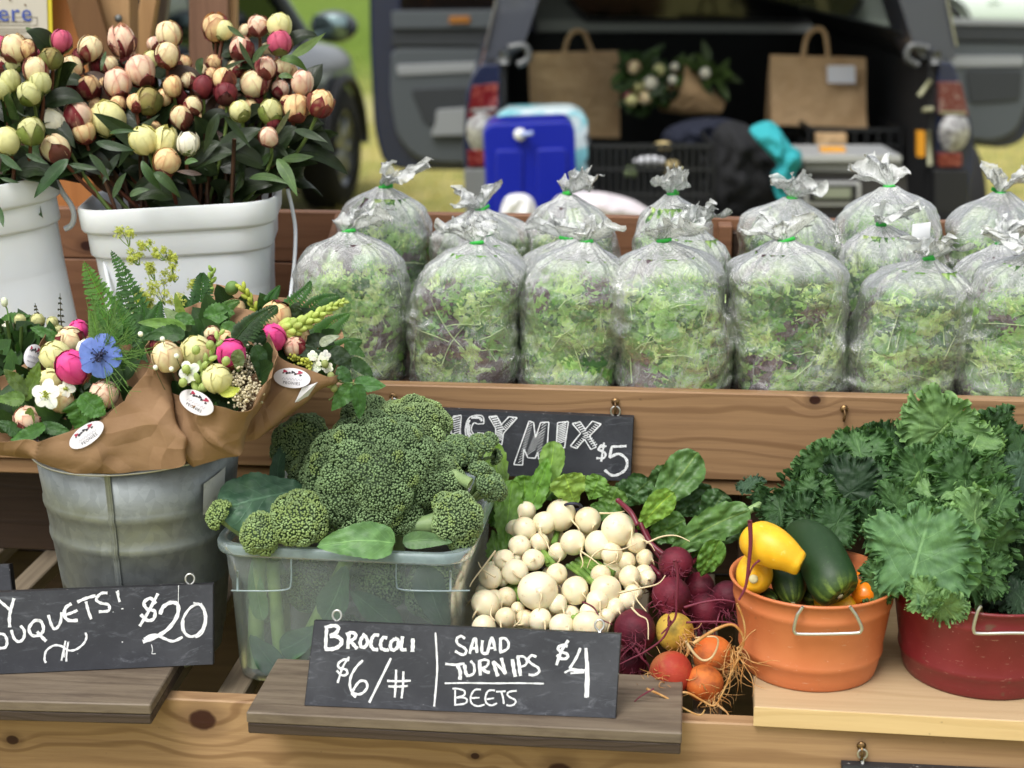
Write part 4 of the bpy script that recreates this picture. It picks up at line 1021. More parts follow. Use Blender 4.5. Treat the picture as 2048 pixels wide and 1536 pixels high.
broccoli(525, 1068, 42, 1.568, (-.3, -.8, .6), 'yellow green broccoli floret at the front left corner of the box', 7, nsub=9, dark=.1, yel=.5, stalk=.05, sdir=(.1, .6, -.8))
broccoli(440, 1030, 28, 1.575, (-1, -.4, .7), 'tiny yellowish broccoli tip peeking over the left rim of the box', 8, nsub=7, dark=.05, yel=.6, stalk=.05, sdir=(.6, .4, -.8))
broccoli(910, 1040, 56, 1.60, (.7, -.6, .5), 'broccoli floret with a bright stem at the front right corner of the box', 9, nsub=12, dark=.35, yel=.25, zmin=-.25, sdir=(-1, -.1, -.15), stalk=.03)
broccoli(868, 975, 66, 1.655, (.8, -.5, .5), 'dark broccoli crown tucked to the right of the big crown', 10, nsub=14, dark=.6, yel=.08)
def sprouting(px, py, rpx, Y, n, label, seed, dirn=(.3, -.4, .9)):   # loose side shoots
    r = np.random.default_rng(seed); c = P(px, py, Y); m = mpp(c); t = thing('broccoli_sprig', c, label, 'broccoli', 'loose dark broccoli florets right of the crowns')
    ms = MB(); mb = MB(); root = c - nrm(dirn) * rpx * m * 1.3
    for k in range(n):
        d = nrm(np.array(dirn) + r.normal(0, .55, 3)); e = c + d * rpx * m * r.uniform(.5, .95)
        ms.add(*tube(bez([root, root * .3 + c * .7, e], 5), [.003, .0028, .0024, .002, .0016], 6))
        q = crown(e, rpx * m * .34, d, seed * 50 + k, 5, .75, .15, .0014, -.2, .8); mb.v += q.v; mb.c += q.c; mb.uv += q.uv
        for f, mm in zip(q.f, q.m): mb.f.append(f + mb.n); mb.m.append(mm)
        mb.n += q.n
    ms.build('branches', stalk_m, t); mb.build('crown', bead_m, t, kind='stuff')
sprouting(905, 925, 52, 1.70, 11, 'loose broccoli floret under the letter C of the hanging sign', 21)
sprouting(958, 905, 42, 1.745, 9, 'small dark broccoli floret touching the hanging sign', 22)
sprouting(960, 985, 55, 1.68, 13, 'dark broccoli floret at the back right corner of the box', 23, (.7, -.3, .7))
MB().add(*tube([P(860, 925, 1.665), P(900, 945, 1.652), P(940, 968, 1.645)], [.0045, .0055, .0065], 12)).build('side_stalk', stalk_m, BROC[9], label='pale cut side stalk')
def vleaf(name, spine, w, col, label=None, parent='auto', mat=None, cat=None, group=None, **kw):
    mb = MB(); pts = [P(*s) for s in spine]; m = mpp(pts[0]); leaf(mb, pts, w * m, kw.pop('nh', (0, -1, .5)), col=col, **kw)
    name = 'leaf'; cat = group = None; label = label.replace('BIGLEAF ', '')
    if parent == 'auto': parent = min(BROC, key=lambda o: (np.array(o.location) - pts[0]) @ (np.array(o.location) - pts[0]))
    mb.add(*tube(pts if len(pts) < 3 else bez(pts, 8) if len(pts) <= 4 else crom(pts, 10), [w * m * .055 + .0004] * (len(pts) if len(pts) < 3 else 8 if len(pts) <= 4 else 10), 6), np.asarray(col) * 2.0) if kw.get('rib', False) else None
    return mb.build(name, mat or leafy, parent, label=label, cat=cat, group=group)
G = 'loose broccoli leaves on the box'
vleaf('broccoli_leaf', [(612, 975, 1.62), (560, 985, 1.60), (500, 1000, 1.585), (436, 1018, 1.575)], 62, L(72, 104, 80), 'BIGLEAF big grey green broccoli leaf drooping over the back left of the box', cat='leaf', group=G, outline='broad', nu=40, nv=17, crk=.16, fold=-.12, ruf=.10, rk=2.5, saw=.03, sk=14, nh=(-.2, -.9, .55))
vleaf('broccoli_leaf', [(790, 1086, 1.556), (740, 1078, 1.543), (690, 1082, 1.54), (632, 1092, 1.545)], 38, L(90, 128, 78), 'green broccoli leaf lying over the front rim of the box', cat='leaf', group=G, outline='ovate', nu=36, nv=15, crk=.14, fold=.15, ruf=.08, rk=2.5, saw=.03, sk=11, nh=(0, -.85, .6))
vleaf('broccoli_leaf', [(805, 1085, 1.57), (850, 1075, 1.575), (905, 1085, 1.57)], 18, L(86, 120, 74), 'narrow broccoli leaf edge beneath the right front floret', cat='leaf', group=G, outline='ovate', nu=24, nv=9, ruf=.08)
vleaf('broccoli_leaf', [(560, 990, 1.63), (545, 930, 1.66), (575, 880, 1.68)], 16, L(64, 92, 70), 'narrow folded broccoli leaf in front of the back left crown', cat='leaf', group=G, outline='ovate', nu=24, nv=9, ruf=.1)
broccoli(760, 1165, 52, 1.625, (0, -.8, .3), 'broccoli crown pressed against the inside of the box, left of the raised panel', 31, nsub=12, dark=.2, yel=.1)
broccoli(870, 1180, 58, 1.628, (.2, -.8, .2), 'broccoli crown inside the box behind the right raised panel', 32, nsub=12, dark=.4, yel=.1)
broccoli(620, 1170, 50, 1.64, (-.2, -.8, .2), 'dim broccoli crown inside the box near its middle', 33, nsub=12, dark=.5, yel=.05)
broccoli(535, 1200, 40, 1.63, (-.4, -.8, .2), 'dim broccoli crown low at the left inside the box', 34, nsub=10, dark=.5, yel=.05)
broccoli(700, 1290, 55, 1.645, (0, -.8, .2), 'dim broccoli crown at the bottom inside the box', 35, nsub=10, dark=.6, yel=.05)
broccoli(560, 1180, 40, 1.70, (0, -.3, .8), 'dim broccoli crown deep inside the box', 36, nsub=10, dark=.7, yel=.05)

# inside the box, seen through its wall
G = 'broccoli parts pressed against the inside of the box'
for i, (a, b, w, lb) in enumerate((((520, 1110), (512, 1330), .0085, 'thick broccoli stalk standing behind the left box wall'), ((700, 1110), (592, 1330), .0075, 'slanting pale broccoli stalk inside the middle of the box'), ((545, 1120), (568, 1350), .0075, 'second broccoli stalk beside the thick one inside the box'))):
    MB().add(*tube(bez([P(*a, 1.592), P((a[0] + b[0]) / 2 - 6, (a[1] + b[1]) / 2, 1.594), P(*b, 1.598)], 8), [w, w * .95, w * .9, w, w, w * 1.05, w * 1.15, w * 1.1], 12)).build('long_stalk', pm('pale stalk', lin(150, 176, 104), rough=.6, var=[(lin(110, 140, 76), 30, .4, .7, None)]), BROC[-3 if i < 1 else -4], label=lb)
for i, (sp, w, c_, lb) in enumerate((([(690, 1130, 1.585), (680, 1190, 1.585), (645, 1240, 1.585)], 34, L(84, 118, 84), 'dark broccoli leaf inside the box behind the slanting stalk'), ([(700, 1180, 1.586), (745, 1215, 1.586), (800, 1262, 1.586)], 30, L(74, 106, 76), 'folded broccoli leaf inside the box at its centre'), ([(500, 1270, 1.586), (530, 1310, 1.586), (560, 1345, 1.586)], 28, L(60, 92, 66), 'broccoli leaf at the bottom left inside the box'), ([(640, 1250, 1.586), (600, 1290, 1.586), (560, 1300, 1.586)], 30, L(70, 100, 72), 'broccoli leaf low inside the box near the middle'), ([(505, 1120, 1.586), (512, 1180, 1.586), (525, 1240, 1.586)], 20, L(96, 132, 84), 'light broccoli leaf at the left inside the box'), ([(900, 1270, 1.586), (860, 1200, 1.586), (850, 1130, 1.586)], 34, L(64, 92, 66), 'dark broccoli leaf at the right inside the box'))):
    vleaf('broccoli_leaf', sp, w, c_, lb, cat='leaf', group='broccoli leaves inside the box', outline='broad', nu=22, nv=11, ruf=.12, rk=2)
# ------------------------------------------------------------------ turnips
def turnip_mat():
    t = NT('turnip skin'); co = t.co(); n = t.noise(co, 55, 4, .6); n2 = t.noise(co, 26, 3); n3 = t.noise(co, 120, 3, .6)
    c = t.mix(t.ramp(n2, .3, .7), lin(234, 225, 194), lin(224, 210, 172)); c = t.mix(t.ramp(n, .62, .74, 0, .5), c, lin(196, 168, 118)); c = t.mix(t.ramp(n3, .64, .72, 0, .5), c, lin(160, 124, 80))
    return t.end(t.prin(Base_Color=c, Roughness=.36, Specular_IOR_Level=.5, Subsurface_Weight=.25, Subsurface_Scale=.004, Normal=t.bump(n, .08, .001)))
turnip_m = turnip_mat()
root_t = pm('turnip root', lin(214, 196, 156), rough=.6); root_b = pm('beet root hair', lin(110, 36, 56), rough=.6); root_g = pm('golden root hair', lin(176, 120, 58), rough=.6, var=[(lin(196, 156, 100), 60, .4, .6, None)])
stem_g = pm('green stems', lin(128, 160, 74), rough=.45, var=[(lin(94, 128, 56), 50, .4, .6, None)])
def bulb(mb, c, r, ax, seed, col=(1, 1, 1), flat=.93, tail=.35, n=26, m=16):
    rr = np.random.default_rng(seed); th = np.linspace(0, PI, m + 1)
    R = np.sin(th) * (1 + .04 * np.sin(th * 2)); Z = -np.cos(th) * flat
    R = R + np.where(th < .35, (.35 - th) * .10, 0); Z = np.where(th < .30, Z - (.30 - th) * tail * 1.3, Z)   # pulled into the tail end (-z)
    Z = np.where(th > PI - .25, Z - .06, Z)
    a = np.linspace(0, 2 * PI, n, endpoint=False)
    w = 1 + .025 * np.sin(2 * a + rr.uniform(0, 6)) + .015 * np.sin(3 * a + rr.uniform(0, 6))
    A = np.stack([R[:, None] * np.cos(a) * w, R[:, None] * np.sin(a) * w, np.repeat(Z[:, None], n, 1)], -1) * r
    V, F_ = grid(A, cv=True); B = basis(-np.asarray(ax), rr.normal(size=3)); mb.add(V @ B + c, F_, col)
def hair(mb, p, d, ln, w, seed, curl=.5, g=-.3, n=12):
    r = np.random.default_rng(seed); d = nrm(d); pts = [np.array(p, float)]; s = ln / n; k = r.normal(0, 1, 3) * curl
    for i in range(n):
        if i % 3 == 0: k = k * .4 + r.normal(0, 1, 3) * curl
        d = nrm(d + k * .35 + np.array((0, 0, g * .15))); pts.append(pts[-1] + d * s)
    mb.add(*tube(pts, np.linspace(w, w * .25, n + 1), 5))
T = lambda lst, o, s: [((x / s + o[0]), (y / s + o[1]), r / s) + tuple(q) for x, y, r, *q in lst]
# crop 4 coordinates: origin (900,860), scale 2.648
tn = T([(405, 430, 50, 0), (395, 520, 60, 0), (370, 612, 55, 0), (500, 490, 58, 0), (475, 595, 50, 0), (585, 450, 78, 0), (728, 477, 67, 0), (888, 525, 86, 0), (650, 595, 65, 0), (787, 608, 72, 0), (570, 645, 48, 0),
        (985, 600, 52, 2), (1030, 676, 45, 2), (860, 697, 46, 2), (930, 695, 48, 2), (855, 655, 55, 2), (1042, 785, 45, 2), (950, 775, 55, 2), (797, 765, 50, 2), (822, 845, 76, 2), (935, 900, 50, 2), (970, 860, 46, 2), (870, 940, 50, 2), (780, 900, 55, 2), (738, 965, 48, 2), (735, 1035, 78, 2), (830, 985, 42, 2),
        (440, 688, 55, 1), (345, 752, 65, 1), (290, 690, 52, 1), (215, 780, 60, 1), (275, 790, 38, 1), (465, 852, 104, 1), (565, 765, 54, 1), (660, 850, 70, 1), (235, 895, 50, 1), (300, 882, 50, 1), (190, 920, 72, 1), (360, 945, 34, 1), (295, 992, 52, 1), (475, 1005, 58, 1), (565, 920, 52, 1), (590, 1040, 64, 1), (180, 1045, 62, 1), (400, 1000, 48, 1), (345, 680, 34, 1)], (900, 860), 2.648)
def TY(py): return 1.575 + (1260 - py) / 250 * .155
tb_ = []
for nm, lb in (('turnip_bunch', 'upper bunch of small white salad turnips, its topmost turnips against the green tops'), ('turnip_bunch', 'left bunch of white salad turnips with the largest round turnip, beside the plastic box'), ('turnip_bunch', 'right bunch of white salad turnips touching the red beets')):
    tb_.append(thing(nm, P(1110, 1150, 1.66), lb, 'turnips', 'bunches of salad turnips'))
cen = [P(1090, 1060, 1.72), P(1060, 1175, 1.68), P(1190, 1150, 1.68)]
_r = np.random.default_rng(99)
for x, y, g in ((1030, 1060, 0), (1075, 1095, 0), (1110, 1075, 0), (1160, 1070, 0), (1200, 1085, 0), (1240, 1095, 0), (1270, 1120, 2), (1010, 1120, 1), (985, 1150, 1), (965, 1185, 1), (1000, 1205, 1), (1035, 1215, 1), (1060, 1240, 1), (1025, 1250, 1), (1095, 1215, 1), (1130, 1235, 1), (1180, 1225, 2), (1210, 1215, 2), (1240, 1200, 2), (1265, 1175, 2), (1290, 1150, 2), (1100, 1150, 1), (1230, 1140, 2), (1200, 1240, 2), (975, 1225, 1), (1060, 1130, 1), (1160, 1180, 2)):
    tn.append((x + _r.normal(0, 4), y + _r.normal(0, 4), -_r.uniform(15, 23), g))
for i, (x, y, r, g) in enumerate(tn):
    back = r < 0; r = abs(r)
    big = r * .0
    Y = TY(y) - (.014 if r > 30 else 0) + (.012 if r < 19 else 0) + (.022 if back else 0); c = P(x, y, Y); R = r * mpp(c) * (1.06 if r < 36 else 1)
    rr = np.random.default_rng(300 + i)
    d = nrm((c - cen[g]) * (1, .3, 1) * 1.2 + np.array((rr.normal(0, .02), -.045, rr.normal(0, .02) - .01)))
    mb = MB(); bulb(mb, c, R * 1.02, d, i); o = mb.build('turnip', turnip_m, tb_[g])
    mh = MB(); q = c + d * R * 1.03
    ln = R * rr.uniform(.7, 2.2); hair(mh, q - d * R * .06, d * .6 + np.array((rr.normal(0, .5), -.35, -.3)), ln, .0011 + R * .02, 700 + i, .55, -1.2)
    mo = mh.build('root', root_t, None); mo.parent = o
    for v in mo.data.vertices: v.co = v.co - Vector(wloc(tb_[g]))
def HX(x, y, dy=0): return P(x / 2.648 + 900, y / 2.648 + 860, TY(y / 2.648 + 860) - .03 + dy)
for g, pts in ((1, [(240, 640), (180, 720), (120, 800), (105, 830)]), (1, [(225, 930), (215, 980), (240, 1010)]), (0, [(470, 540), (510, 590), (530, 640), (560, 665)]), (0, [(690, 640), (750, 680), (800, 720)]), (2, [(980, 860), (990, 900), (1040, 960)]), (2, [(960, 940), (1000, 980), (1045, 1010), (1050, 1110)]), (2, [(890, 865), (1000, 840), (1100, 815), (1140, 770)]), (0, [(790, 440), (860, 440), (925, 430)]), (2, [(1040, 600), (1120, 565), (1200, 560), (1270, 590)]), (2, [(810, 630), (900, 635), (990, 600)]), (1, [(240, 780), (170, 735), (150, 700)]), (1, [(385, 960), (370, 1010), (335, 1040)])):
    MB().add(*tube(crom([HX(*p) for p in pts], 16), np.linspace(.0012, .0005, 16), 5)).build('root', root_t, tb_[g])
for g, (a, b, k, sp_) in ((0, ((1148, 1128), (1212, 1180), 9, 9)), (1, ((1128, 1215), (1178, 1262), 8, 8)), (0, ((1080, 1092), (1112, 1132), 5, 6)), (2, ((1165, 1120), (1230, 1150), 7, 8)), (1, ((1020, 1170), (1050, 1195), 4, 5)), (0, ((1110, 1060), (1112, 1090), 3, 5))):
    r_ = np.random.default_rng(int(a[0]))
    for j in range(k):
        q1, q2 = r_.normal(0, 1, 2), r_.normal(0, 1, 2); A_, B_ = P(a[0] + q1[0] * sp_, a[1] + q1[1] * sp_ * .5, TY(a[1]) + .028), P(b[0] + q2[0] * sp_ * .7 - 6, b[1] + q2[1] * sp_ * .7, TY(b[1]) + .014)
        mb = MB(); mb.add(*tube(bez([A_, (A_ + B_) / 2 + (0, -.006, .004), B_], 7), np.linspace(.0034, .0024, 7) * r_.uniform(.7, 1.2), 8)); mb.build('stem', stem_g, tb_[g])
top_m = leaf_mat('turnip top leaf', rough=.5, vein=(1.5, 1.45, 1.2), vk=6, vw=.07, mid=.05, transl=.22, bscale=90, vamt=.4)
for g, sp, w, c_, kw in (
    (0, [(1010, 1060, 1.73), (1000, 1000, 1.755), (992, 940, 1.775), (988, 885, 1.79)], 27, L(112, 148, 62), dict(saw=.10, sk=8, ruf=.08)),
    (0, [(1080, 1010, 1.75), (1098, 960, 1.76), (1106, 920, 1.765), (1108, 882, 1.77)], 27, L(120, 158, 76), dict(saw=.04, sk=9)),
    (0, [(1060, 1020, 1.74), (1075, 985, 1.75), (1090, 940, 1.75), (1095, 915, 1.755)], 22, L(100, 142, 58), dict(saw=.08, sk=7)),
    (0, [(1150, 1010, 1.72), (1142, 985, 1.715), (1135, 965, 1.712), (1128, 948, 1.71)], 38, L(134, 168, 78), dict(saw=.05, sk=8, ruf=.06)),
    (0, [(1050, 1020, 1.745), (1050, 985, 1.75), (1048, 950, 1.752)], 30, L(96, 134, 54), dict(saw=.12, sk=7, ruf=.1)),
    (1, [(1010, 1100, 1.70), (1012, 1060, 1.72), (1018, 1010, 1.735), (1025, 960, 1.74)], 30, L(92, 130, 52), dict(saw=.1, sk=8, ruf=.1)),
    (1, [(1000, 1140, 1.68), (995, 1100, 1.70), (985, 1060, 1.715)], 22, L(84, 120, 50), dict(saw=.14, sk=7, ruf=.12)),
    (1, [(1030, 1080, 1.73), (1010, 1040, 1.75), (985, 1020, 1.75)], 26, L(76, 112, 46), dict(saw=.12, sk=7, ruf=.12)),
    (2, [(1200, 1040, 1.745), (1225, 1005, 1.75), (1235, 975, 1.75)], 30, L(92, 128, 56), dict(saw=.1, sk=6, ruf=.1)),
    (0, [(1180, 1000, 1.75), (1190, 975, 1.75), (1200, 950, 1.755)], 28, L(106, 144, 62), dict(saw=.12, sk=6, ruf=.12)),
    (2, [(1240, 1045, 1.72), (1215, 1020, 1.73), (1180, 1010, 1.735)], 22, L(80, 116, 50), dict(saw=.1, sk=6, ruf=.1)),
    (0, [(1060, 1000, 1.77), (1100, 975, 1.775), (1150, 965, 1.78)], 26, L(70, 104, 44), dict(saw=.12, sk=7, ruf=.12)),
    (1, [(985, 1190, 1.66), (990, 1150, 1.68), (1000, 1110, 1.69)], 20, L(60, 92, 40), dict(saw=.12, sk=7, ruf=.12))):
    mb = MB(); pts = [P(*q) for q in sp]; leaf(mb, pts, w * mpp(pts[0]), (0, -1, .4), col=c_, outline=('broad' if w > 24 else 'ovate'), nu=44, nv=15, fold=.1, rk=3, crk=.22, **kw); mb.build('leaf', top_m, tb_[g])
MB().add(*tube(crom([P(1145 + 18 * math.cos(a), 1014 + 7 * math.sin(a), 1.715 + .01 * math.sin(a)) for a in np.linspace(0, 6.2, 14)], 30), .0018, 6)).build('rubber_band', pm('dark band', lin(40, 40, 60), rough=.5), tb_[0])

# ------------------------------------------------------------------ beets
def beet_mat(name, c1, c2, c3):
    t = NT(name); co = t.co(); n = t.noise(co, 40, 5, .6); n2 = t.noise(co, 24, 3); n3 = t.noise(t.mapv(co, (1, 1, 3)), 130, 4, .7)
    c = t.mix(t.ramp(n2, .35, .65), c1, c2); c = t.mix(t.ramp(n, .45, .68, 0, .8), c, c3); c = t.mix(t.ramp(n3, .6, .72, 0, .35), c, t.mix(1, c, (1.5, 1.5, 1.5), 'MULTIPLY'))
    return t.end(t.prin(Base_Color=c, Roughness=.62, Specular_IOR_Level=.28, Normal=t.bump(t.math('ADD', n3, n), .5, .0015)))
bm_r = beet_mat('dark red beet', lin(108, 30, 46), lin(82, 22, 38), lin(60, 26, 34)); bm_y = beet_mat('yellow beet', lin(206, 168, 66), lin(188, 158, 70), lin(120, 110, 56))
bm_o = beet_mat('orange beet', lin(196, 92, 38), lin(204, 116, 52), lin(140, 74, 44)); bm_p = beet_mat('red orange beet', lin(170, 60, 42), lin(150, 52, 42), lin(168, 104, 62))
rb = thing('beet_bunch', P(1350, 1180, 1.66), 'bunch of dark red beets with tangled roots and leafy tops', 'beets', 'bunches of beets')
gb = thing('beet_bunch', P(1380, 1330, 1.6), 'bunch of golden and orange beets with hairy roots at the plank end', 'beets', 'bunches of beets')
BT = T([(1195, 705, 86, 0, 1.66), (1175, 878, 98, 0, 1.625), (980, 1055, 106, 0, 1.60), (1320, 830, 78, 0, 1.675), (1350, 960, 95, 0, 1.655), (1470, 880, 82, 0, 1.66), (960, 1230, 80, 0, 1.62), (1090, 800, 60, 0, 1.69),
        (1187, 1065, 97, 1, 1.60), (1388, 1190, 100, 2, 1.585), (1172, 1283, 110, 3, 1.56), (1345, 1340, 95, 2, 1.555)], (900, 860), 2.648)
for i, (x, y, r, g, Y) in enumerate(BT):
    c = P(x, y, Y); R = r * mpp(c) * 1.07; rr = np.random.default_rng(900 + i); own = rb if g == 0 else gb
    d = nrm({0: (-.1, -.8, -.5), 1: (.5, -.8, -.4), 2: (.8, -.6, -.5), 3: (-.9, -.7, -.6)}[g] + rr.normal(0, .22, 3))
    if i == 11: d = nrm((.45, -.7, -.75))
    mb = MB(); bulb(mb, c, R, d, 40 + i, flat=.96, tail=.55, n=32, m=20); o = mb.build('beet', (bm_r, bm_y, bm_o, bm_p)[g], own)
    rm = root_b if g == 0 else root_g; mh = MB(); tip = c + d * R * 1.0
    hair(mh, tip - d * R * .1, d + rr.normal(0, .3, 3), R * rr.uniform(1.6, 2.8), R * .11 if g else R * .09, 1200 + i, .35, -.9, 14)
    for k in range(44 if g else 40):
        e = nrm(d + rr.normal(0, .42, 3)); p0 = c + e * R * 1.0
        hair(mh, p0, e * .5 + rr.normal(0, .6, 3) + (0, -.2, -.2), R * rr.uniform(.4, 1.5), rr.uniform(.00035, .0008), 2000 + i * 50 + k, .9, -.5, 9)
    mh.build('root_hairs', rm, own, kind='stuff')
def BR(pts, w, own, m, Y): MB().add(*tube(crom([P(x / 2.648 + 900, y / 2.648 + 860, Y) for x, y in pts], 26), np.linspace(w, w * .45, 26), 6)).build('root', m, own)
BR([(1190, 690), (1205, 760), (1200, 900), (1190, 1000), (1120, 1080)], .0019, rb, root_b, 1.575)
BR([(1240, 940), (1330, 915), (1440, 900), (1560, 925), (1640, 940)], .0015, rb, root_b, 1.60)
BR([(1250, 1020), (1360, 1015), (1480, 1020), (1560, 1050), (1640, 1058)], .0013, rb, root_b, 1.585)
BR([(700, 910), (760, 940), (800, 1000), (860, 1030)], .0011, rb, root_b, 1.58)
BR([(1170, 1010), (1130, 1100), (1040, 1170), (960, 1210), (900, 1240)], .0013, rb, root_b, 1.56)
BR([(1588, 480), (1592, 600), (1580, 730), (1565, 830), (1530, 900)], .0024, rb, root_b, 1.53)
BR([(1640, 690), (1600, 730), (1560, 840)], .0013, rb, root_b, 1.53)
BR([(1250, 1120), (1290, 1180), (1340, 1220), (1390, 1200), (1420, 1130), (1400, 1095), (1300, 1100)], .0016, gb, pm('pale root', lin(214, 186, 140), rough=.6), 1.545)
BR([(1290, 1130), (1400, 1060), (1490, 1030), (1540, 1070), (1555, 1130), (1530, 1180)], .0019, gb, root_g, 1.535)
BR([(1520, 920), (1555, 1010), (1560, 1100), (1520, 1160)], .0013, gb, root_g, 1.53)
BR([(1160, 1400), (1250, 1390), (1330, 1430), (1400, 1460), (1450, 1380), (1500, 1260), (1540, 1200)], .0014, gb, root_g, 1.52)
BR([(1040, 1370), (1130, 1410), (1230, 1470), (1320, 1510), (1350, 1480)], .0014, gb, root_g, 1.50)
BR([(1080, 1370), (1010, 1410), (965, 1450)], .0010, gb, root_b, 1.49)
for k in range(24):
    rr = np.random.default_rng(60 + k); mh = MB(); hair(mh, P(1470 + rr.normal(0, 8), 1300 + rr.normal(0, 8), 1.545), (.3, -.2, -1 + rr.normal(0, .5)), rr.uniform(.02, .07), .0007, 4000 + k, .7, -.9, 12); 
    mh.build('root', root_g, gb)
beet_leaf = leaf_mat('beet leaf', rough=.42, vein=(1.7, 1.35, 1.2), vk=7, vw=.07, mid=.05, transl=.2, bscale=90, vamt=.5)
stem_b = pm('beet stems', lin(104, 28, 46), rough=.4)
for sp, w, c_, kw in (
    ([(1290, 1020, 1.74), (1340, 985, 1.75), (1370, 940, 1.76), (1395, 905, 1.77)], 42, L(82, 118, 66), dict(saw=.03, sk=8, ruf=.13)),
    ([(1275, 1060, 1.70), (1300, 1030, 1.695), (1320, 1005, 1.69), (1348, 985, 1.685)], 28, L(120, 160, 66), dict(saw=.03, sk=6)),
    ([(1250, 1010, 1.76), (1270, 985, 1.765), (1300, 960, 1.77)], 34, L(70, 104, 58), dict(ruf=.15, saw=.05, sk=6)),
    ([(1300, 1080, 1.71), (1330, 1060, 1.70), (1370, 1040, 1.70)], 34, L(84, 122, 62), dict(ruf=.17, saw=.06, sk=4)),
    ([(1340, 1110, 1.69), (1385, 1070, 1.68), (1430, 1045, 1.675), (1500, 1020, 1.68)], 38, L(92, 132, 70), dict(ruf=.16, saw=.08, sk=6)),
    ([(1400, 1150, 1.66), (1415, 1125, 1.65), (1440, 1080, 1.65)], 27, L(100, 142, 62), dict(ruf=.08)),
    ([(1380, 1140, 1.69), (1390, 1110, 1.69), (1400, 1090, 1.69)], 26, L(76, 112, 58), dict(ruf=.1)),
    ([(1400, 1060, 1.74), (1430, 1010, 1.75), (1450, 985, 1.755)], 34, L(66, 98, 56), dict(ruf=.15, saw=.06, sk=5)),
    ([(1350, 1030, 1.76), (1390, 1000, 1.77), (1430, 990, 1.78)], 36, L(60, 92, 52), dict(ruf=.15, saw=.06, sk=5)),
    ([(1290, 1000, 1.78), (1320, 970, 1.79), (1350, 950, 1.80)], 38, L(66, 98, 52), dict(ruf=.15, saw=.06, sk=5)),
    ([(1220, 1020, 1.77), (1245, 990, 1.78), (1275, 970, 1.79)], 30, L(62, 94, 50), dict(ruf=.15, saw=.06, sk=5)),
    ([(1420, 1090, 1.71), (1460, 1060, 1.72), (1490, 1030, 1.73)], 30, L(72, 106, 56), dict(ruf=.15, saw=.06, sk=5))):
    mb = MB(); pts = [P(*q) for q in sp]; leaf(mb, pts, w * mpp(pts[0]), (.1, -1, .4), col=c_, outline='broad', nu=48, nv=19, fold=.16, rk=3.7, crk=.26, **kw); mb.build('leaf', beet_leaf, rb)
for a, b, c_ in (((1235, 1000), (1262, 1025), (1275, 1050)), ((1280, 1045), (1300, 1085), (1330, 1110)), ((1270, 1060), (1285, 1110), (1320, 1150)), ((1290, 1060), (1310, 1100), (1350, 1150)), ((1400, 1110), (1380, 1130), (1350, 1160)), ((1390, 1080), (1370, 1120), (1340, 1140))):
    MB().add(*tube(crom([P(*a, 1.70), P(*b, 1.68), P(*c_, 1.67)], 10), .0028, 8)).build('stem', stem_b, rb)

# ------------------------------------------------------------------ squash, zucchini, peppers in the orange tub
def squash_mat():
    t = NT('yellow squash skin'); co = t.co(); n = t.noise(co, 30, 4); n2 = t.noise(co, 160, 3)
    c = t.mix(t.ramp(n, .3, .7), lin(238, 188, 44), lin(228, 168, 30)); c = t.mix(t.ramp(n2, .62, .74, 0, .4), c, lin(250, 220, 130)); sc_ = t.noise(co, 70, 4, .7); c = t.mix(t.ramp(sc_, .64, .70, 0, .55), c, lin(190, 140, 60))
    return t.end(t.prin(Base_Color=c, Normal=t.bump(sc_, .15, .001), Roughness=.42, Specular_IOR_Level=.4, Subsurface_Weight=.15, Subsurface_Scale=.004))
def zuc_mat():
    t = NT('zucchini skin'); co = t.co(); n = t.noise(t.mapv(co, (1, 1, 1)), 220, 4, .7); at = t.attr('luv'); sx = t.n('SeparateXYZ'); t.set(sx, 0, at.outputs['Vector'])
    st = t.math('SINE', t.math('MULTIPLY', sx.outputs[0], 6.283 * 10)); end_ = t.ramp(sx.outputs[1], .62, .98)
    c = t.mix(t.ramp(n, .55, .75, 0, .5), lin(30, 56, 26), lin(58, 90, 44)); lt = t.math('MULTIPLY', t.ramp(st, .0, .9), end_)
    c = t.mix(t.math('MULTIPLY', t.math('ADD', t.math('MULTIPLY', lt, .7), t.math('MULTIPLY', end_, .2)), t.ramp(n, .3, .6, .4, 1)), c, lin(132, 158, 62))
    return t.end(t.prin(Base_Color=c, Roughness=.5, Specular_IOR_Level=.4, Normal=t.bump(n, .12, .001)))
sq_m, zu_m = squash_mat(), zuc_mat(); tipm = pm('blossom scar', lin(206, 196, 150), rough=.8); sq_stem = pm('squash stub', lin(226, 160, 36), rough=.5, var=[(lin(180, 150, 70), 80, .5, .65, None)])
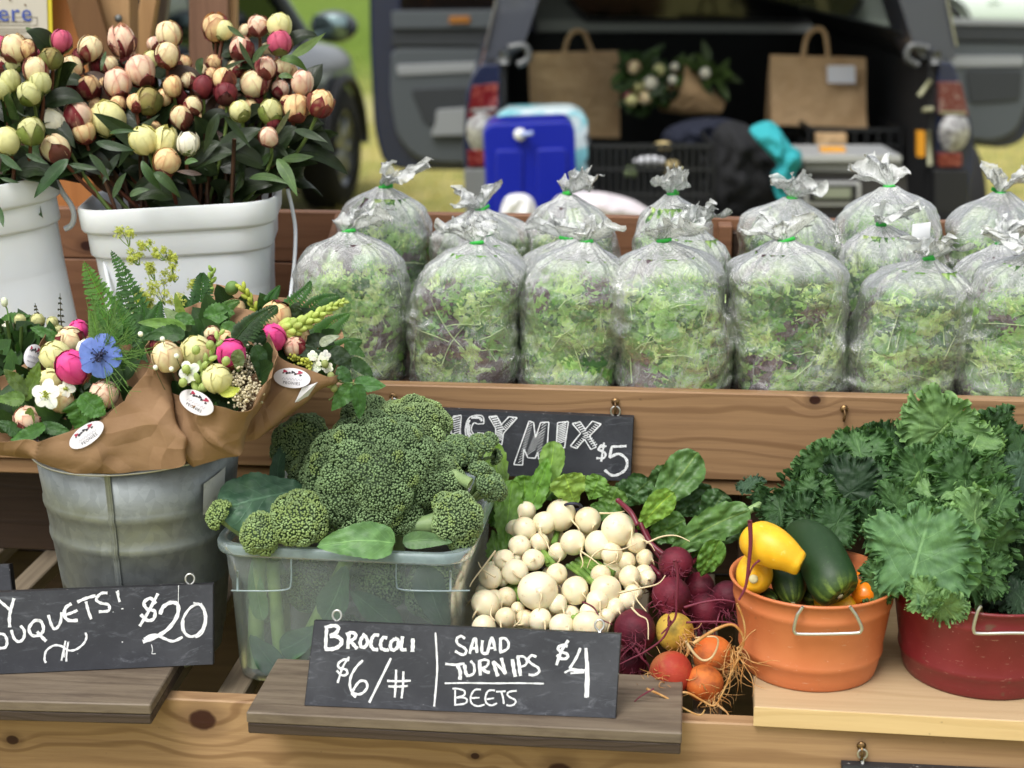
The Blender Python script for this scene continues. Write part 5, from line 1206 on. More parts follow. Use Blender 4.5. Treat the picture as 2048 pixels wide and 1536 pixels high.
def fruit(name, spine, rad, mat, label, n=28, tip=None, hexk=0.0, cat='squash', grp='squash and zucchini in the orange tub', scar=None):
    pts = crom([P(*q) for q in spine], 34); m = mpp(pts[0]); R = np.interp(np.linspace(0, 1, 34), np.linspace(0, 1, len(rad)), rad) * m
    R = np.convolve(np.pad(R, 2, 'edge'), np.ones(5) / 5, 'valid'); R[0] = rad[0] * m * .5; R[-1] = rad[-1] * m * .5
    T, N, B = frames(pts); a = np.linspace(0, 2 * PI, n, endpoint=False); w = 1 + hexk * np.cos(a * 5)[None] * np.linspace(0, 1, 34)[:, None] ** 3
    A = pts[:, None] + (R[:, None] * w)[..., None] * (np.cos(a)[None, :, None] * N[:, None] + np.sin(a)[None, :, None] * B[:, None])
    V, F_ = grid(A, cv=True); uv = np.stack([np.repeat((a / (2 * PI))[None], 34, 0), np.repeat(np.linspace(0, 1, 34)[:, None], n, 1), np.zeros((34, n))], -1).reshape(-1, 3)
    t = thing(name, pts[17], label, cat, grp)
    MB().add(V, [F_, np.array([list(range(n))[::-1]]), np.array([[33 * n + k for k in range(n)]])], None, uv).build('fruit_body', mat, t)
    if scar: 
        c = pts[-1] + T[-1] * .0004; MB().add(*sph(c, scar * m, 14, 8, axis=T[-1], sq=.5)).build('stem_scar', tipm, t)
    return t
fruit('yellow_squash', [(1496, 1068, 1.570), (1510, 1078, 1.562), (1540, 1092, 1.55), (1570, 1108, 1.542), (1592, 1122, 1.538), (1604, 1128, 1.536)], [12, 30, 40, 43, 43, 40, 35, 30, 26, 26, 20], sq_m, 'yellow summer squash lying on top of the orange tub, neck to the right', hexk=.06)
fruit('yellow_squash', [(1512, 1120, 1.61), (1510, 1140, 1.585), (1508, 1155, 1.565), (1507, 1158, 1.553)], [10, 28, 34, 36, 36, 33, 26, 14], sq_m, 'round end of a yellow squash inside the left of the orange tub', scar=9)
fruit('zucchini', [(1590, 1060, 1.64), (1630, 1090, 1.60), (1655, 1140, 1.565), (1672, 1180, 1.545), (1680, 1192, 1.540)], [18, 34, 42, 46, 48, 49, 48, 43, 34, 20], zu_m, 'large dark zucchini in the middle of the orange tub', scar=6)
fruit('zucchini', [(1560, 1100, 1.63), (1570, 1140, 1.60), (1580, 1175, 1.578), (1586, 1206, 1.565)], [14, 28, 31, 33, 34, 33, 30, 22, 14], zu_m, 'smaller zucchini left of the large one in the orange tub', scar=5)
fruit('zucchini', [(1600, 1180, 1.62), (1622, 1190, 1.6), (1640, 1200, 1.585)], [10, 26, 30, 30, 24], zu_m, 'dark zucchini in the shadow between the other two')
fruit('zucchini', [(1500, 1190, 1.61), (1530, 1198, 1.59), (1556, 1204, 1.575)], [12, 20, 24, 22, 15], zu_m, 'zucchini end low inside the left of the orange tub')
fruit('yellow_squash', [(1640, 1190, 1.60), (1655, 1205, 1.58), (1690, 1212, 1.57), (1712, 1208, 1.57)], [10, 24, 26, 25, 14], sq_m, 'yellow squash under the large zucchini at the front rim', )
pep = pm('orange pepper skin', lin(232, 126, 22), rough=.25, spec=.6)
fruit('orange_pepper', [(1722, 1150, 1.60), (1728, 1180, 1.575), (1730, 1205, 1.56)], [12, 24, 26, 25, 14], pep, 'orange squash with a green patch half under the kale leaf', cat='squash')
fruit('orange_pepper', [(1755, 1165, 1.60), (1757, 1185, 1.585), (1758, 1202, 1.575)], [10, 18, 20, 18, 10], pep, 'small orange squash at the right rim of the orange tub', cat='squash')

# ------------------------------------------------------------------ curly kale
def kale_mat():
    t = NT('curly kale leaf'); at = t.attr('luv'); sx = t.n('SeparateXYZ'); t.set(sx, 0, at.outputs['Vector']); vx, vy, r_ = sx.outputs
    co = t.co(); c = t.attr('Col').outputs['Color']; n1 = t.noise(co, 90, 4, .6)
    c = t.mix(t.ramp(n1, .3, .75), t.mix(1, c, (.75, .78, .8), 'MULTIPLY'), t.mix(1, c, (1.2, 1.2, 1.1), 'MULTIPLY'))
    # midrib with side veins that leave it at an angle
    ax = t.math('ABSOLUTE', vx); wv = t.math('MULTIPLY', t.math('SUBTRACT', n1, .5), .10)
    ph = t.math('ABSOLUTE', t.math('SUBTRACT', t.math('FRACT', t.math('MULTIPLY', t.math('ADD', t.math('SUBTRACT', vy, t.math('MULTIPLY', ax, .95)), wv), 2.3)), .5))
    v = t.math('MULTIPLY', t.ramp(ph, 0, .032, 1, 0), t.ramp(r_, .25, .9, .75, .1))
    mid = t.math('MULTIPLY', t.ramp(t.math('ADD', ax, t.math('MULTIPLY', wv, .15)), .012, .034, 1, 0), t.ramp(vy, -.2, .85, 1, .15)); v = t.math('MAXIMUM', v, mid)
    ph2 = t.math('ABSOLUTE', t.math('SUBTRACT', t.math('FRACT', t.math('MULTIPLY', t.math('ADD', t.math('ADD', vy, t.math('MULTIPLY', ax, 1.6)), t.math('MULTIPLY', wv, 2)), 6)), .5))
    v2 = t.math('MULTIPLY', t.ramp(ph2, 0, .10, 1, 0), t.ramp(r_, .3, .9, .22, .1))
    v = t.math('MAXIMUM', v, v2); c = t.mix(v, c, t.mix(1, c, (2.0, 1.75, 1.9), 'MULTIPLY'))
    c = t.mix(t.ramp(r_, .93, 1.0, 0, .55), c, t.mix(1, c, (1.7, 1.6, 1.4), 'MULTIPLY'))
    bp = t.bump(t.math('SUBTRACT', n1, v), .5, .0012); sh = t.prin(Base_Color=c, Roughness=.52, Specular_IOR_Level=.3, Normal=bp)
    tr = t.n('BsdfTranslucent'); t.set(tr, 'Color', t.mix(1, c, (1.4, 1.6, .6), 'MULTIPLY')); mx = t.n('MixShader'); t.set(mx, 0, .16); t.set(mx, 1, sh); t.set(mx, 2, tr); return t.end(mx)
kale_m = kale_mat()
def kale_leaf(c, R, nrm_, upv, seed, col, ruf=.34, k=13, cup=.18, asp=1.0, na=380, nr=18, lob=.12):
    r = np.random.default_rng(seed); B = basis(nrm_, upv); a = np.linspace(0, 2 * PI, na); q = np.linspace(0.0, 1, nr) ** .85
    A_, Q = np.meshgrid(a, q, indexing='ij'); p = r.uniform(0, 6.28, 8)
    def nz(f, o, oc=1): return fbm(np.stack([np.cos(a) * f, np.sin(a) * f, np.full(na, o)], -1), 1.0, p[0] * 7 + o, oc)[:, None]
    w1, w2, w3, am, am2 = nz(1.6, 1, 2), nz(4, 3), nz(2.5, 5), nz(3, 7), nz(5, 11)
    kk = k * 1.55; ph = A_ * kk + 5 * w3 + p[1]; p2 = A_ * kk * 2.3 + 9 * w2 + p[2]; p3 = A_ * kk * 5.2 + 12 * am2
    out = 1 + .22 * w1 + lob * 1.6 * w2 - .10 * np.exp(-((np.mod(A_, 2 * PI) - PI) / .16) ** 2)
    e1 = np.clip((Q - .5) / .5, 0, 1) ** 1.5; e2 = np.clip((Q - .68) / .32, 0, 1) ** 1.2; e3 = np.clip((Q - .84) / .16, 0, 1)
    amp = np.clip(.85 + 1.3 * am, .15, 1.6); bend = r.uniform(-.35, .15)
    c1, c2, c3 = np.sin(ph), np.sin(p2), np.sin(p3)
    hgt = cup * Q ** 2 + .16 * w1 * Q + ruf * .42 * e1 * c1 * amp + ruf * .62 * e2 * c2 * amp + ruf * .34 * e3 * c3
    sh = .035 * e1 * np.cos(ph) + .075 * e2 * np.cos(p2) * amp + .035 * e3 * np.cos(p3)
    rad = Q * out - .10 * e2 * np.maximum(c2, 0) * amp - .05 * e3 * (1 + c1) * .5 + .03 * e3 * c3
    AA = A_ + sh / np.maximum(rad, .25)
    hgt = hgt + bend * (rad * np.sin(AA)) ** 2 + .10 * np.exp(-(rad * np.sin(AA) / .10) ** 2) * 0
    X = rad * np.sin(AA); Y = rad * np.cos(AA) * asp
    hgt = hgt + .055 * fbm(np.stack([X, Y, 0 * X], -1).reshape(-1, 3), 5.5, p[1] * 9, 2).reshape(X.shape) * np.clip(Q * 2, 0, 1)
    V = np.stack([X, Y, hgt], -1) * R; V2, F_ = grid(V)
    uv = np.stack([X, Y, Q], -1).reshape(-1, 3)
    cc = np.asarray(col) * r.uniform(.88, 1.12)
    return V2 @ B + np.asarray(c), F_, np.broadcast_to(cc, (len(V2), 3)), uv
kb = [thing('kale_bunch', P(1640, 980, 1.72), 'dark curly kale bunch sprawling left over the squash tub', 'kale', 'bunches of curly kale'),
      thing('kale_bunch', P(1880, 1050, 1.66), 'large bright curly kale bunch standing in the red tub, one big veined leaf facing out', 'kale', 'bunches of curly kale'),
      thing('kale_bunch', P(2010, 1000, 1.72), 'bluish dark kale bunch at the right edge behind the bright one', 'kale', 'bunches of curly kale')]
KC = {'d': L(56, 86, 50), 'm': L(74, 108, 62), 'l': L(110, 144, 90), 'b': L(62, 88, 66), 'k': L(42, 64, 42)}
KL = [  # bunch, px, py, Rpx, Y, normal, colour, ruffle, k
 (1, 1838, 1105, 118, 1.545, (-.35, -.9, .35), 'M', .20, 12), (1, 1925, 1150, 70, 1.55, (.1, -.9, -.1), 'm', .5, 9), (1, 1890, 1215, 48, 1.52, (0, -.9, -.2), 'l', .5, 8), (1, 1760, 1160, 50, 1.56, (-.4, -.8, .2), 'm', .45, 9), (1, 1850, 1190, 45, 1.525, (0, -.8, .1), 'l', .5, 8),
 (1, 1885, 858, 92, 1.76, (-.2, -.95, .25), 'l', .30, 9), (1, 1950, 885, 60, 1.74, (.3, -.9, .3), 'l', .45, 9), (1, 1840, 950, 70, 1.72, (-.3, -.85, .4), 'm', .5, 10), (1, 1930, 960, 78, 1.69, (.1, -.9, .4), 'm', .5, 11), (1, 1870, 1000, 62, 1.66, (-.2, -.8, .5), 'l', .5, 9),
 (1, 1950, 1040, 80, 1.62, (.2, -.9, .35), 'l', .4, 10), (1, 1990, 1085, 75, 1.60, (.5, -.85, .2), 'm', .5, 10), (1, 1790, 1010, 55, 1.66, (-.4, -.8, .5), 'm', .55, 9), (1, 1965, 1150, 60, 1.585, (.4, -.8, 0), 'm', .6, 9), (1, 2000, 1010, 60, 1.65, (.5, -.8, .4), 'm', .55, 9), (1, 1910, 920, 60, 1.71, (0, -.9, .4), 'm', .55, 9), (1, 1860, 1040, 50, 1.64, (-.1, -.9, .4), 'm', .6, 9),(1, 1985, 960, 60, 1.70, (.4, -.8, .4), 'm', .55, 9),
 (0, 1590, 990, 66, 1.70, (-.4, -.85, .4), 'd', .5, 10), (0, 1650, 935, 66, 1.73, (-.2, -.9, .4), 'm', .5, 10), (0, 1720, 905, 62, 1.76, (-.1, -.9, .5), 'm', .5, 9), (0, 1700, 985, 80, 1.70, (0, -.95, .3), 'k', .28, 10), (0, 1560, 1020, 50, 1.685, (-.5, -.8, .3), 'd', .6, 9), (0, 1610, 1035, 55, 1.67, (-.2, -.9, .2), 'd', .6, 9), (0, 1675, 1045, 55, 1.655, (0, -.9, .2), 'd', .6, 9), (0, 1740, 1045, 55, 1.66, (.1, -.9, .2), 'd', .6, 9), (0, 1780, 895, 55, 1.77, (0, -.9, .5), 'd', .6, 9), (0, 1500, 970, 30, 1.75, (-.6, -.7, .3), 'b', .4, 6), (0, 1690, 900, 42, 1.78, (0, -.8, .6), 'm', .5, 8), (0, 1630, 985, 48, 1.69, (-.3, -.9, .3), 'm', .6, 9), (0, 1760, 960, 48, 1.72, (0, -.9, .4), 'd', .6, 8), (0, 1745, 880, 40, 1.79, (0, -.8, .6), 'd', .5, 8), (0, 1525, 1000, 36, 1.71, (-.5, -.8, .4), 'd', .6, 7),
 (2, 1985, 870, 62, 1.80, (.1, -.85, .5), 'd', .5, 10), (2, 2040, 900, 60, 1.79, (.2, -.85, .5), 'd', .5, 10), (2, 2040, 955, 62, 1.74, (.1, -.95, .3), 'b', .25, 8), (2, 2060, 1050, 90, 1.67, (.1, -.95, .2), 'k', .5, 10), (2, 2040, 1140, 80, 1.65, (0, -.9, .2), 'k', .55, 10), (2, 1990, 1180, 60, 1.64, (0, -.8, .5), 'k', .55, 9), (2, 2040, 1195, 55, 1.60, (0, -.6, .8), 'k', .55, 9), (2, 1980, 925, 50, 1.77, (.1, -.85, .5), 'd', .55, 9)]
KC['M'] = L(88, 124, 80)
for i, (b, x, y, r, Y, n_, c_, rf, kk) in enumerate(KL):
    cpt = P(x, y, Y); R = r * mpp(cpt); rr = np.random.default_rng(5000 + i)
    mb = MB(); up_ = (rr.normal(0, .5), .2, 1); n_ = np.array(n_) + (rr.normal(0, .3, 3) if i else 0)
    V, F_, cc, uv = kale_leaf(cpt, R, n_, up_, 5100 + i, KC[c_], ruf=rf * .60, k=kk, cup=.10 if rf > .25 else .05, asp=.95, lob=.09 if rf > .25 else .05)
    mb.add(V, F_, cc, uv); mb.build('leaf', kale_m, kb[b])
kst = pm('kale stem', lin(136, 166, 104), rough=.5)
for b, pts in ((0, [(1400, 1090, 1.69), (1450, 1050, 1.70), (1500, 1020, 1.71), (1560, 990, 1.72)]), (1, [(1960, 1230, 1.62), (1940, 1150, 1.62), (1880, 1060, 1.66)]), (1, [(1980, 1230, 1.63), (1960, 1100, 1.66), (1920, 960, 1.73)]), (2, [(2030, 1230, 1.63), (2030, 1100, 1.70), (2020, 960, 1.78)]), (0, [(1940, 1230, 1.64), (1850, 1080, 1.71), (1750, 990, 1.735), (1680, 960, 1.73)])):
    MB().add(*tube(crom([P(*q) for q in pts], 16), .0042, 8)).build('stem', kst, kb[b])
# ------------------------------------------------------------------ peonies
petal_m = pm('peony petal', attr=True, rough=.55, sss=.12, spec=.3, bump=(120, .25, (1, 1, .35)), var=[(.86, 60, .5, .7, None)])
sepal_m = pm('peony sepal', attr=True, rough=.5, spec=.4, bump=(160, .3), var=[(.7, 80, .45, .7, None)])
pstem_m = pm('peony stem', attr=True, rough=.45, spec=.4)
pleaf_m = leaf_mat('peony leaf', rough=.42, vein=(1.45, 1.35, 1.2), vk=6, vw=.06, mid=.06, transl=.16, bscale=80, vamt=.35)
PT = {  # base, blush, amount, sepals
 'cr': (L(240, 228, 180), L(190, 92, 84), .42, L(96, 58, 48)), 'py': (L(226, 222, 160), L(216, 206, 140), .3, L(112, 124, 64)),
 'pk': (L(240, 214, 186), L(204, 104, 98), .5, L(92, 46, 44)), 'pe': (L(238, 214, 158), L(206, 110, 86), .5, L(104, 46, 42)),
 'ma': (L(120, 44, 50), L(86, 30, 38), .6, L(72, 36, 36)), 'mg': (L(202, 92, 120), L(168, 60, 90), .5, L(106, 118, 62)),
 'yg': (L(204, 204, 146), L(176, 172, 112), .5, L(110, 128, 58)), 'ol': (L(150, 142, 84), L(128, 96, 66), .6, L(104, 110, 58)),
 'rd': (L(234, 204, 150), L(140, 40, 50), .6, L(98, 40, 42)), 'hp': (L(234, 80, 150), L(204, 44, 118), .4, L(132, 100, 50)),
 'wh': (L(236, 232, 212), L(226, 220, 190), .3, L(104, 124, 66))}
def shell(a0, w0, t0, t1, r, lift, openf, r_, nu=9, nv=9, point=.0, elong=1.08):
    t = np.linspace(0, 1, nu); s = np.linspace(-1, 1, nv); th = t0 + (t1 - t0) * t
    prof_ = np.sin(PI * np.clip(.12 + t * (.86 + point), 0, 1)) ** (.55 if not point else .5)
    A_ = a0 + s[None] * w0 * prof_[:, None]; TH = th[:, None] - .12 * (s[None] ** 2) * t[:, None] + 0 * A_
    e = np.maximum(np.abs(s)[None] * np.ones((nu, 1)), (t[:, None]) ** 2 * np.ones((1, nv)))
    R = r + lift * e ** 4 + openf * (TH / PI) ** 2.2 + .012 * np.sin(A_ * 9 + th[:, None] * 5 + r_.uniform(0, 6))
    V = np.stack([R * np.sin(TH) * np.cos(A_), R * np.sin(TH) * np.sin(A_), -R * np.cos(TH) * elong], -1)
    return grid(V) + (e.reshape(-1),)
def bud_mesh(c, r, up, kind, seed, openf=0.0, nsep=3, seplen=.5, elong=None, hint=None):
    rr = np.random.default_rng(seed); base, blush, amt, sep = PT[kind]; B = basis(up, hint if hint is not None else rr.normal(size=3)); el = elong or rr.uniform(1.0, 1.18)
    mp, ms = MB(), MB()
    def cx(V, e, k=1.0):
        n = np.array([mnoise.noise(Vector(p * 2.2) + Vector((seed % 97, k, 0))) for p in V]); st = np.array([mnoise.noise(Vector((p[0] * 5, p[1] * 5, p[2] * 1.2)) + Vector((seed % 89, 3, k))) for p in V])
        f = np.clip(amt * (.12 + .8 * e ** 5 + 1.3 * np.maximum(n, 0) + .5 * np.maximum(st, 0)), 0, 1)[:, None]
        return (base * (1 - f) + blush * f) * rr.uniform(.94, 1.04)
    V, F_ = sph((0, 0, 0), .97 - openf * .1, 18, 14, sq=el); mp.add(V @ B * r + c, F_, cx(V, np.zeros(len(V))))
    npet = 5 if openf < .1 else 8
    for k in range(npet):
        V, F_, e = shell(k * 2.4 + rr.uniform(-.3, .3), rr.uniform(.75, 1.05), .25, PI * rr.uniform(.80, .97), .985 + .016 * k, .05 + openf * .3, openf * (.2 + .12 * k), rr, 10, 11, elong=el)
        mp.add(V @ B * r + c, F_, cx(V, e, k))
    if kind in ('cr', 'pk', 'pe', 'rd', 'ma') and openf < .2 and seplen > .28:      # torn burgundy outer petals over one side
        for k in range(2):
            V, F_, e = shell(rr.uniform(0, 6.28), rr.uniform(.45, .8), .15, PI * rr.uniform(.5, .92), 1.07 + .01 * k, .05, 0, rr, 10, 9, point=.02, elong=el)
            f = np.clip(.72 + .4 * e + .5 * np.array([mnoise.noise(Vector(p * 3)) for p in V]), 0, 1)[:, None]; mp.add(V @ B * r + c, F_, (base * .8 * (1 - f) + L(118, 34, 44) * f) * rr.uniform(.8, 1.1))
    for k in range(nsep + 1):
        if k == nsep and rr.random() < .4: break
        ln = seplen * rr.uniform(.75, 1.35); V, F_, e = shell(k * 2 * PI / max(nsep, 1) + rr.uniform(-.4, .4), rr.uniform(.55, .85), .02, PI * ln, 1.085 + .012 * k, .07, openf * .4, rr, 9, 7, point=.02, elong=el)
        f = np.clip(e ** 3 * .7, 0, 1)[:, None]; cc = sep * rr.uniform(.75, 1.25) * (1 - f) + (sep * .4 + blush * .5) * f
        ms.add(V @ B * r + c, F_, cc)
    V, F_ = sph((0, 0, -el * .98), .22, 10, 6); ms.add(V @ B * r + c, F_, sep * .8)
    return mp, ms
def fleaf(parent, spine, w, col, nh=None, name='leaf', mat=None, **kw):
    mb = MB(); kw.setdefault('outline', 'lance'); kw.setdefault('nu', 16); kw.setdefault('nv', 7); leaf(mb, spine, w, nh if nh is not None else (0, -.9, .5), col=col, **kw)
    return mb.build(name, mat or pleaf_m, parent)
def peony(px, py, r, Y, kind, dx, label, seed, root, openf=0.0, nsep=3, seplen=.5, nleaf=1, cat='peony', grp='peony stems in the white buckets', elong=None):
    c = P(px, py, Y); R = r * mpp(c); rr = np.random.default_rng(seed)
    up = nrm(np.array((dx, -.35 + rr.normal(0, .15), 1.0)))
    t = thing('peony', c, label, cat, grp)
    mp, ms = bud_mesh(c, R, up, kind, seed, openf, nsep, seplen, elong); mp.build('petals', petal_m, t); ms.build('sepals', sepal_m, t)
    p0 = c - up * R; root = np.asarray(root) + rr.normal(0, .018, 3) * (1, 1, .2); mid = p0 * .55 + root * .45 + np.array(((p0[0] - root[0]) * .22, 0, .0)); col = (L(104, 62, 46) if rr.random() < .6 else L(96, 116, 58)) * rr.uniform(.7, 1.1)
    path = bez([p0, p0 - up * .035, mid, root], 14); mb = MB(); mb.add(*tube(path, np.linspace(.0021, .0030, 14), 7), col); mb.build('stem', pstem_m, t)
    for k in range(nleaf):
        q = path[int(rr.integers(2, 8))]; sgn = 1 if (q[0] > root[0]) != (rr.random() < .3) else -1
        d = nrm(np.array((sgn * rr.uniform(.3, 1.0), rr.uniform(-.25, .6), rr.uniform(-.3, .7)))); ln = rr.uniform(.045, .08)
        g = L(44, 60, 33) * rr.uniform(.45, 1.0) if rr.random() < .85 else L(74, 52, 38) * rr.uniform(.6, 1)
        fleaf(t, [q, q + d * ln * .5 + (0, 0, .012), q + d * ln + (0, -.005, -.016 * rr.random())], rr.uniform(.010, .016), g, nh=nrm((rr.normal(0, .4), -.8, .6)), ruf=.08, rk=1.5, fold=.3, outline='ovate' if rr.random() < .5 else 'lance')
    return t
rootM = (bc[0], bc[1] + .005, 1.12); rootL = (bc2[0] - .01, bc2[1], 1.12)
Z1 = 2.926
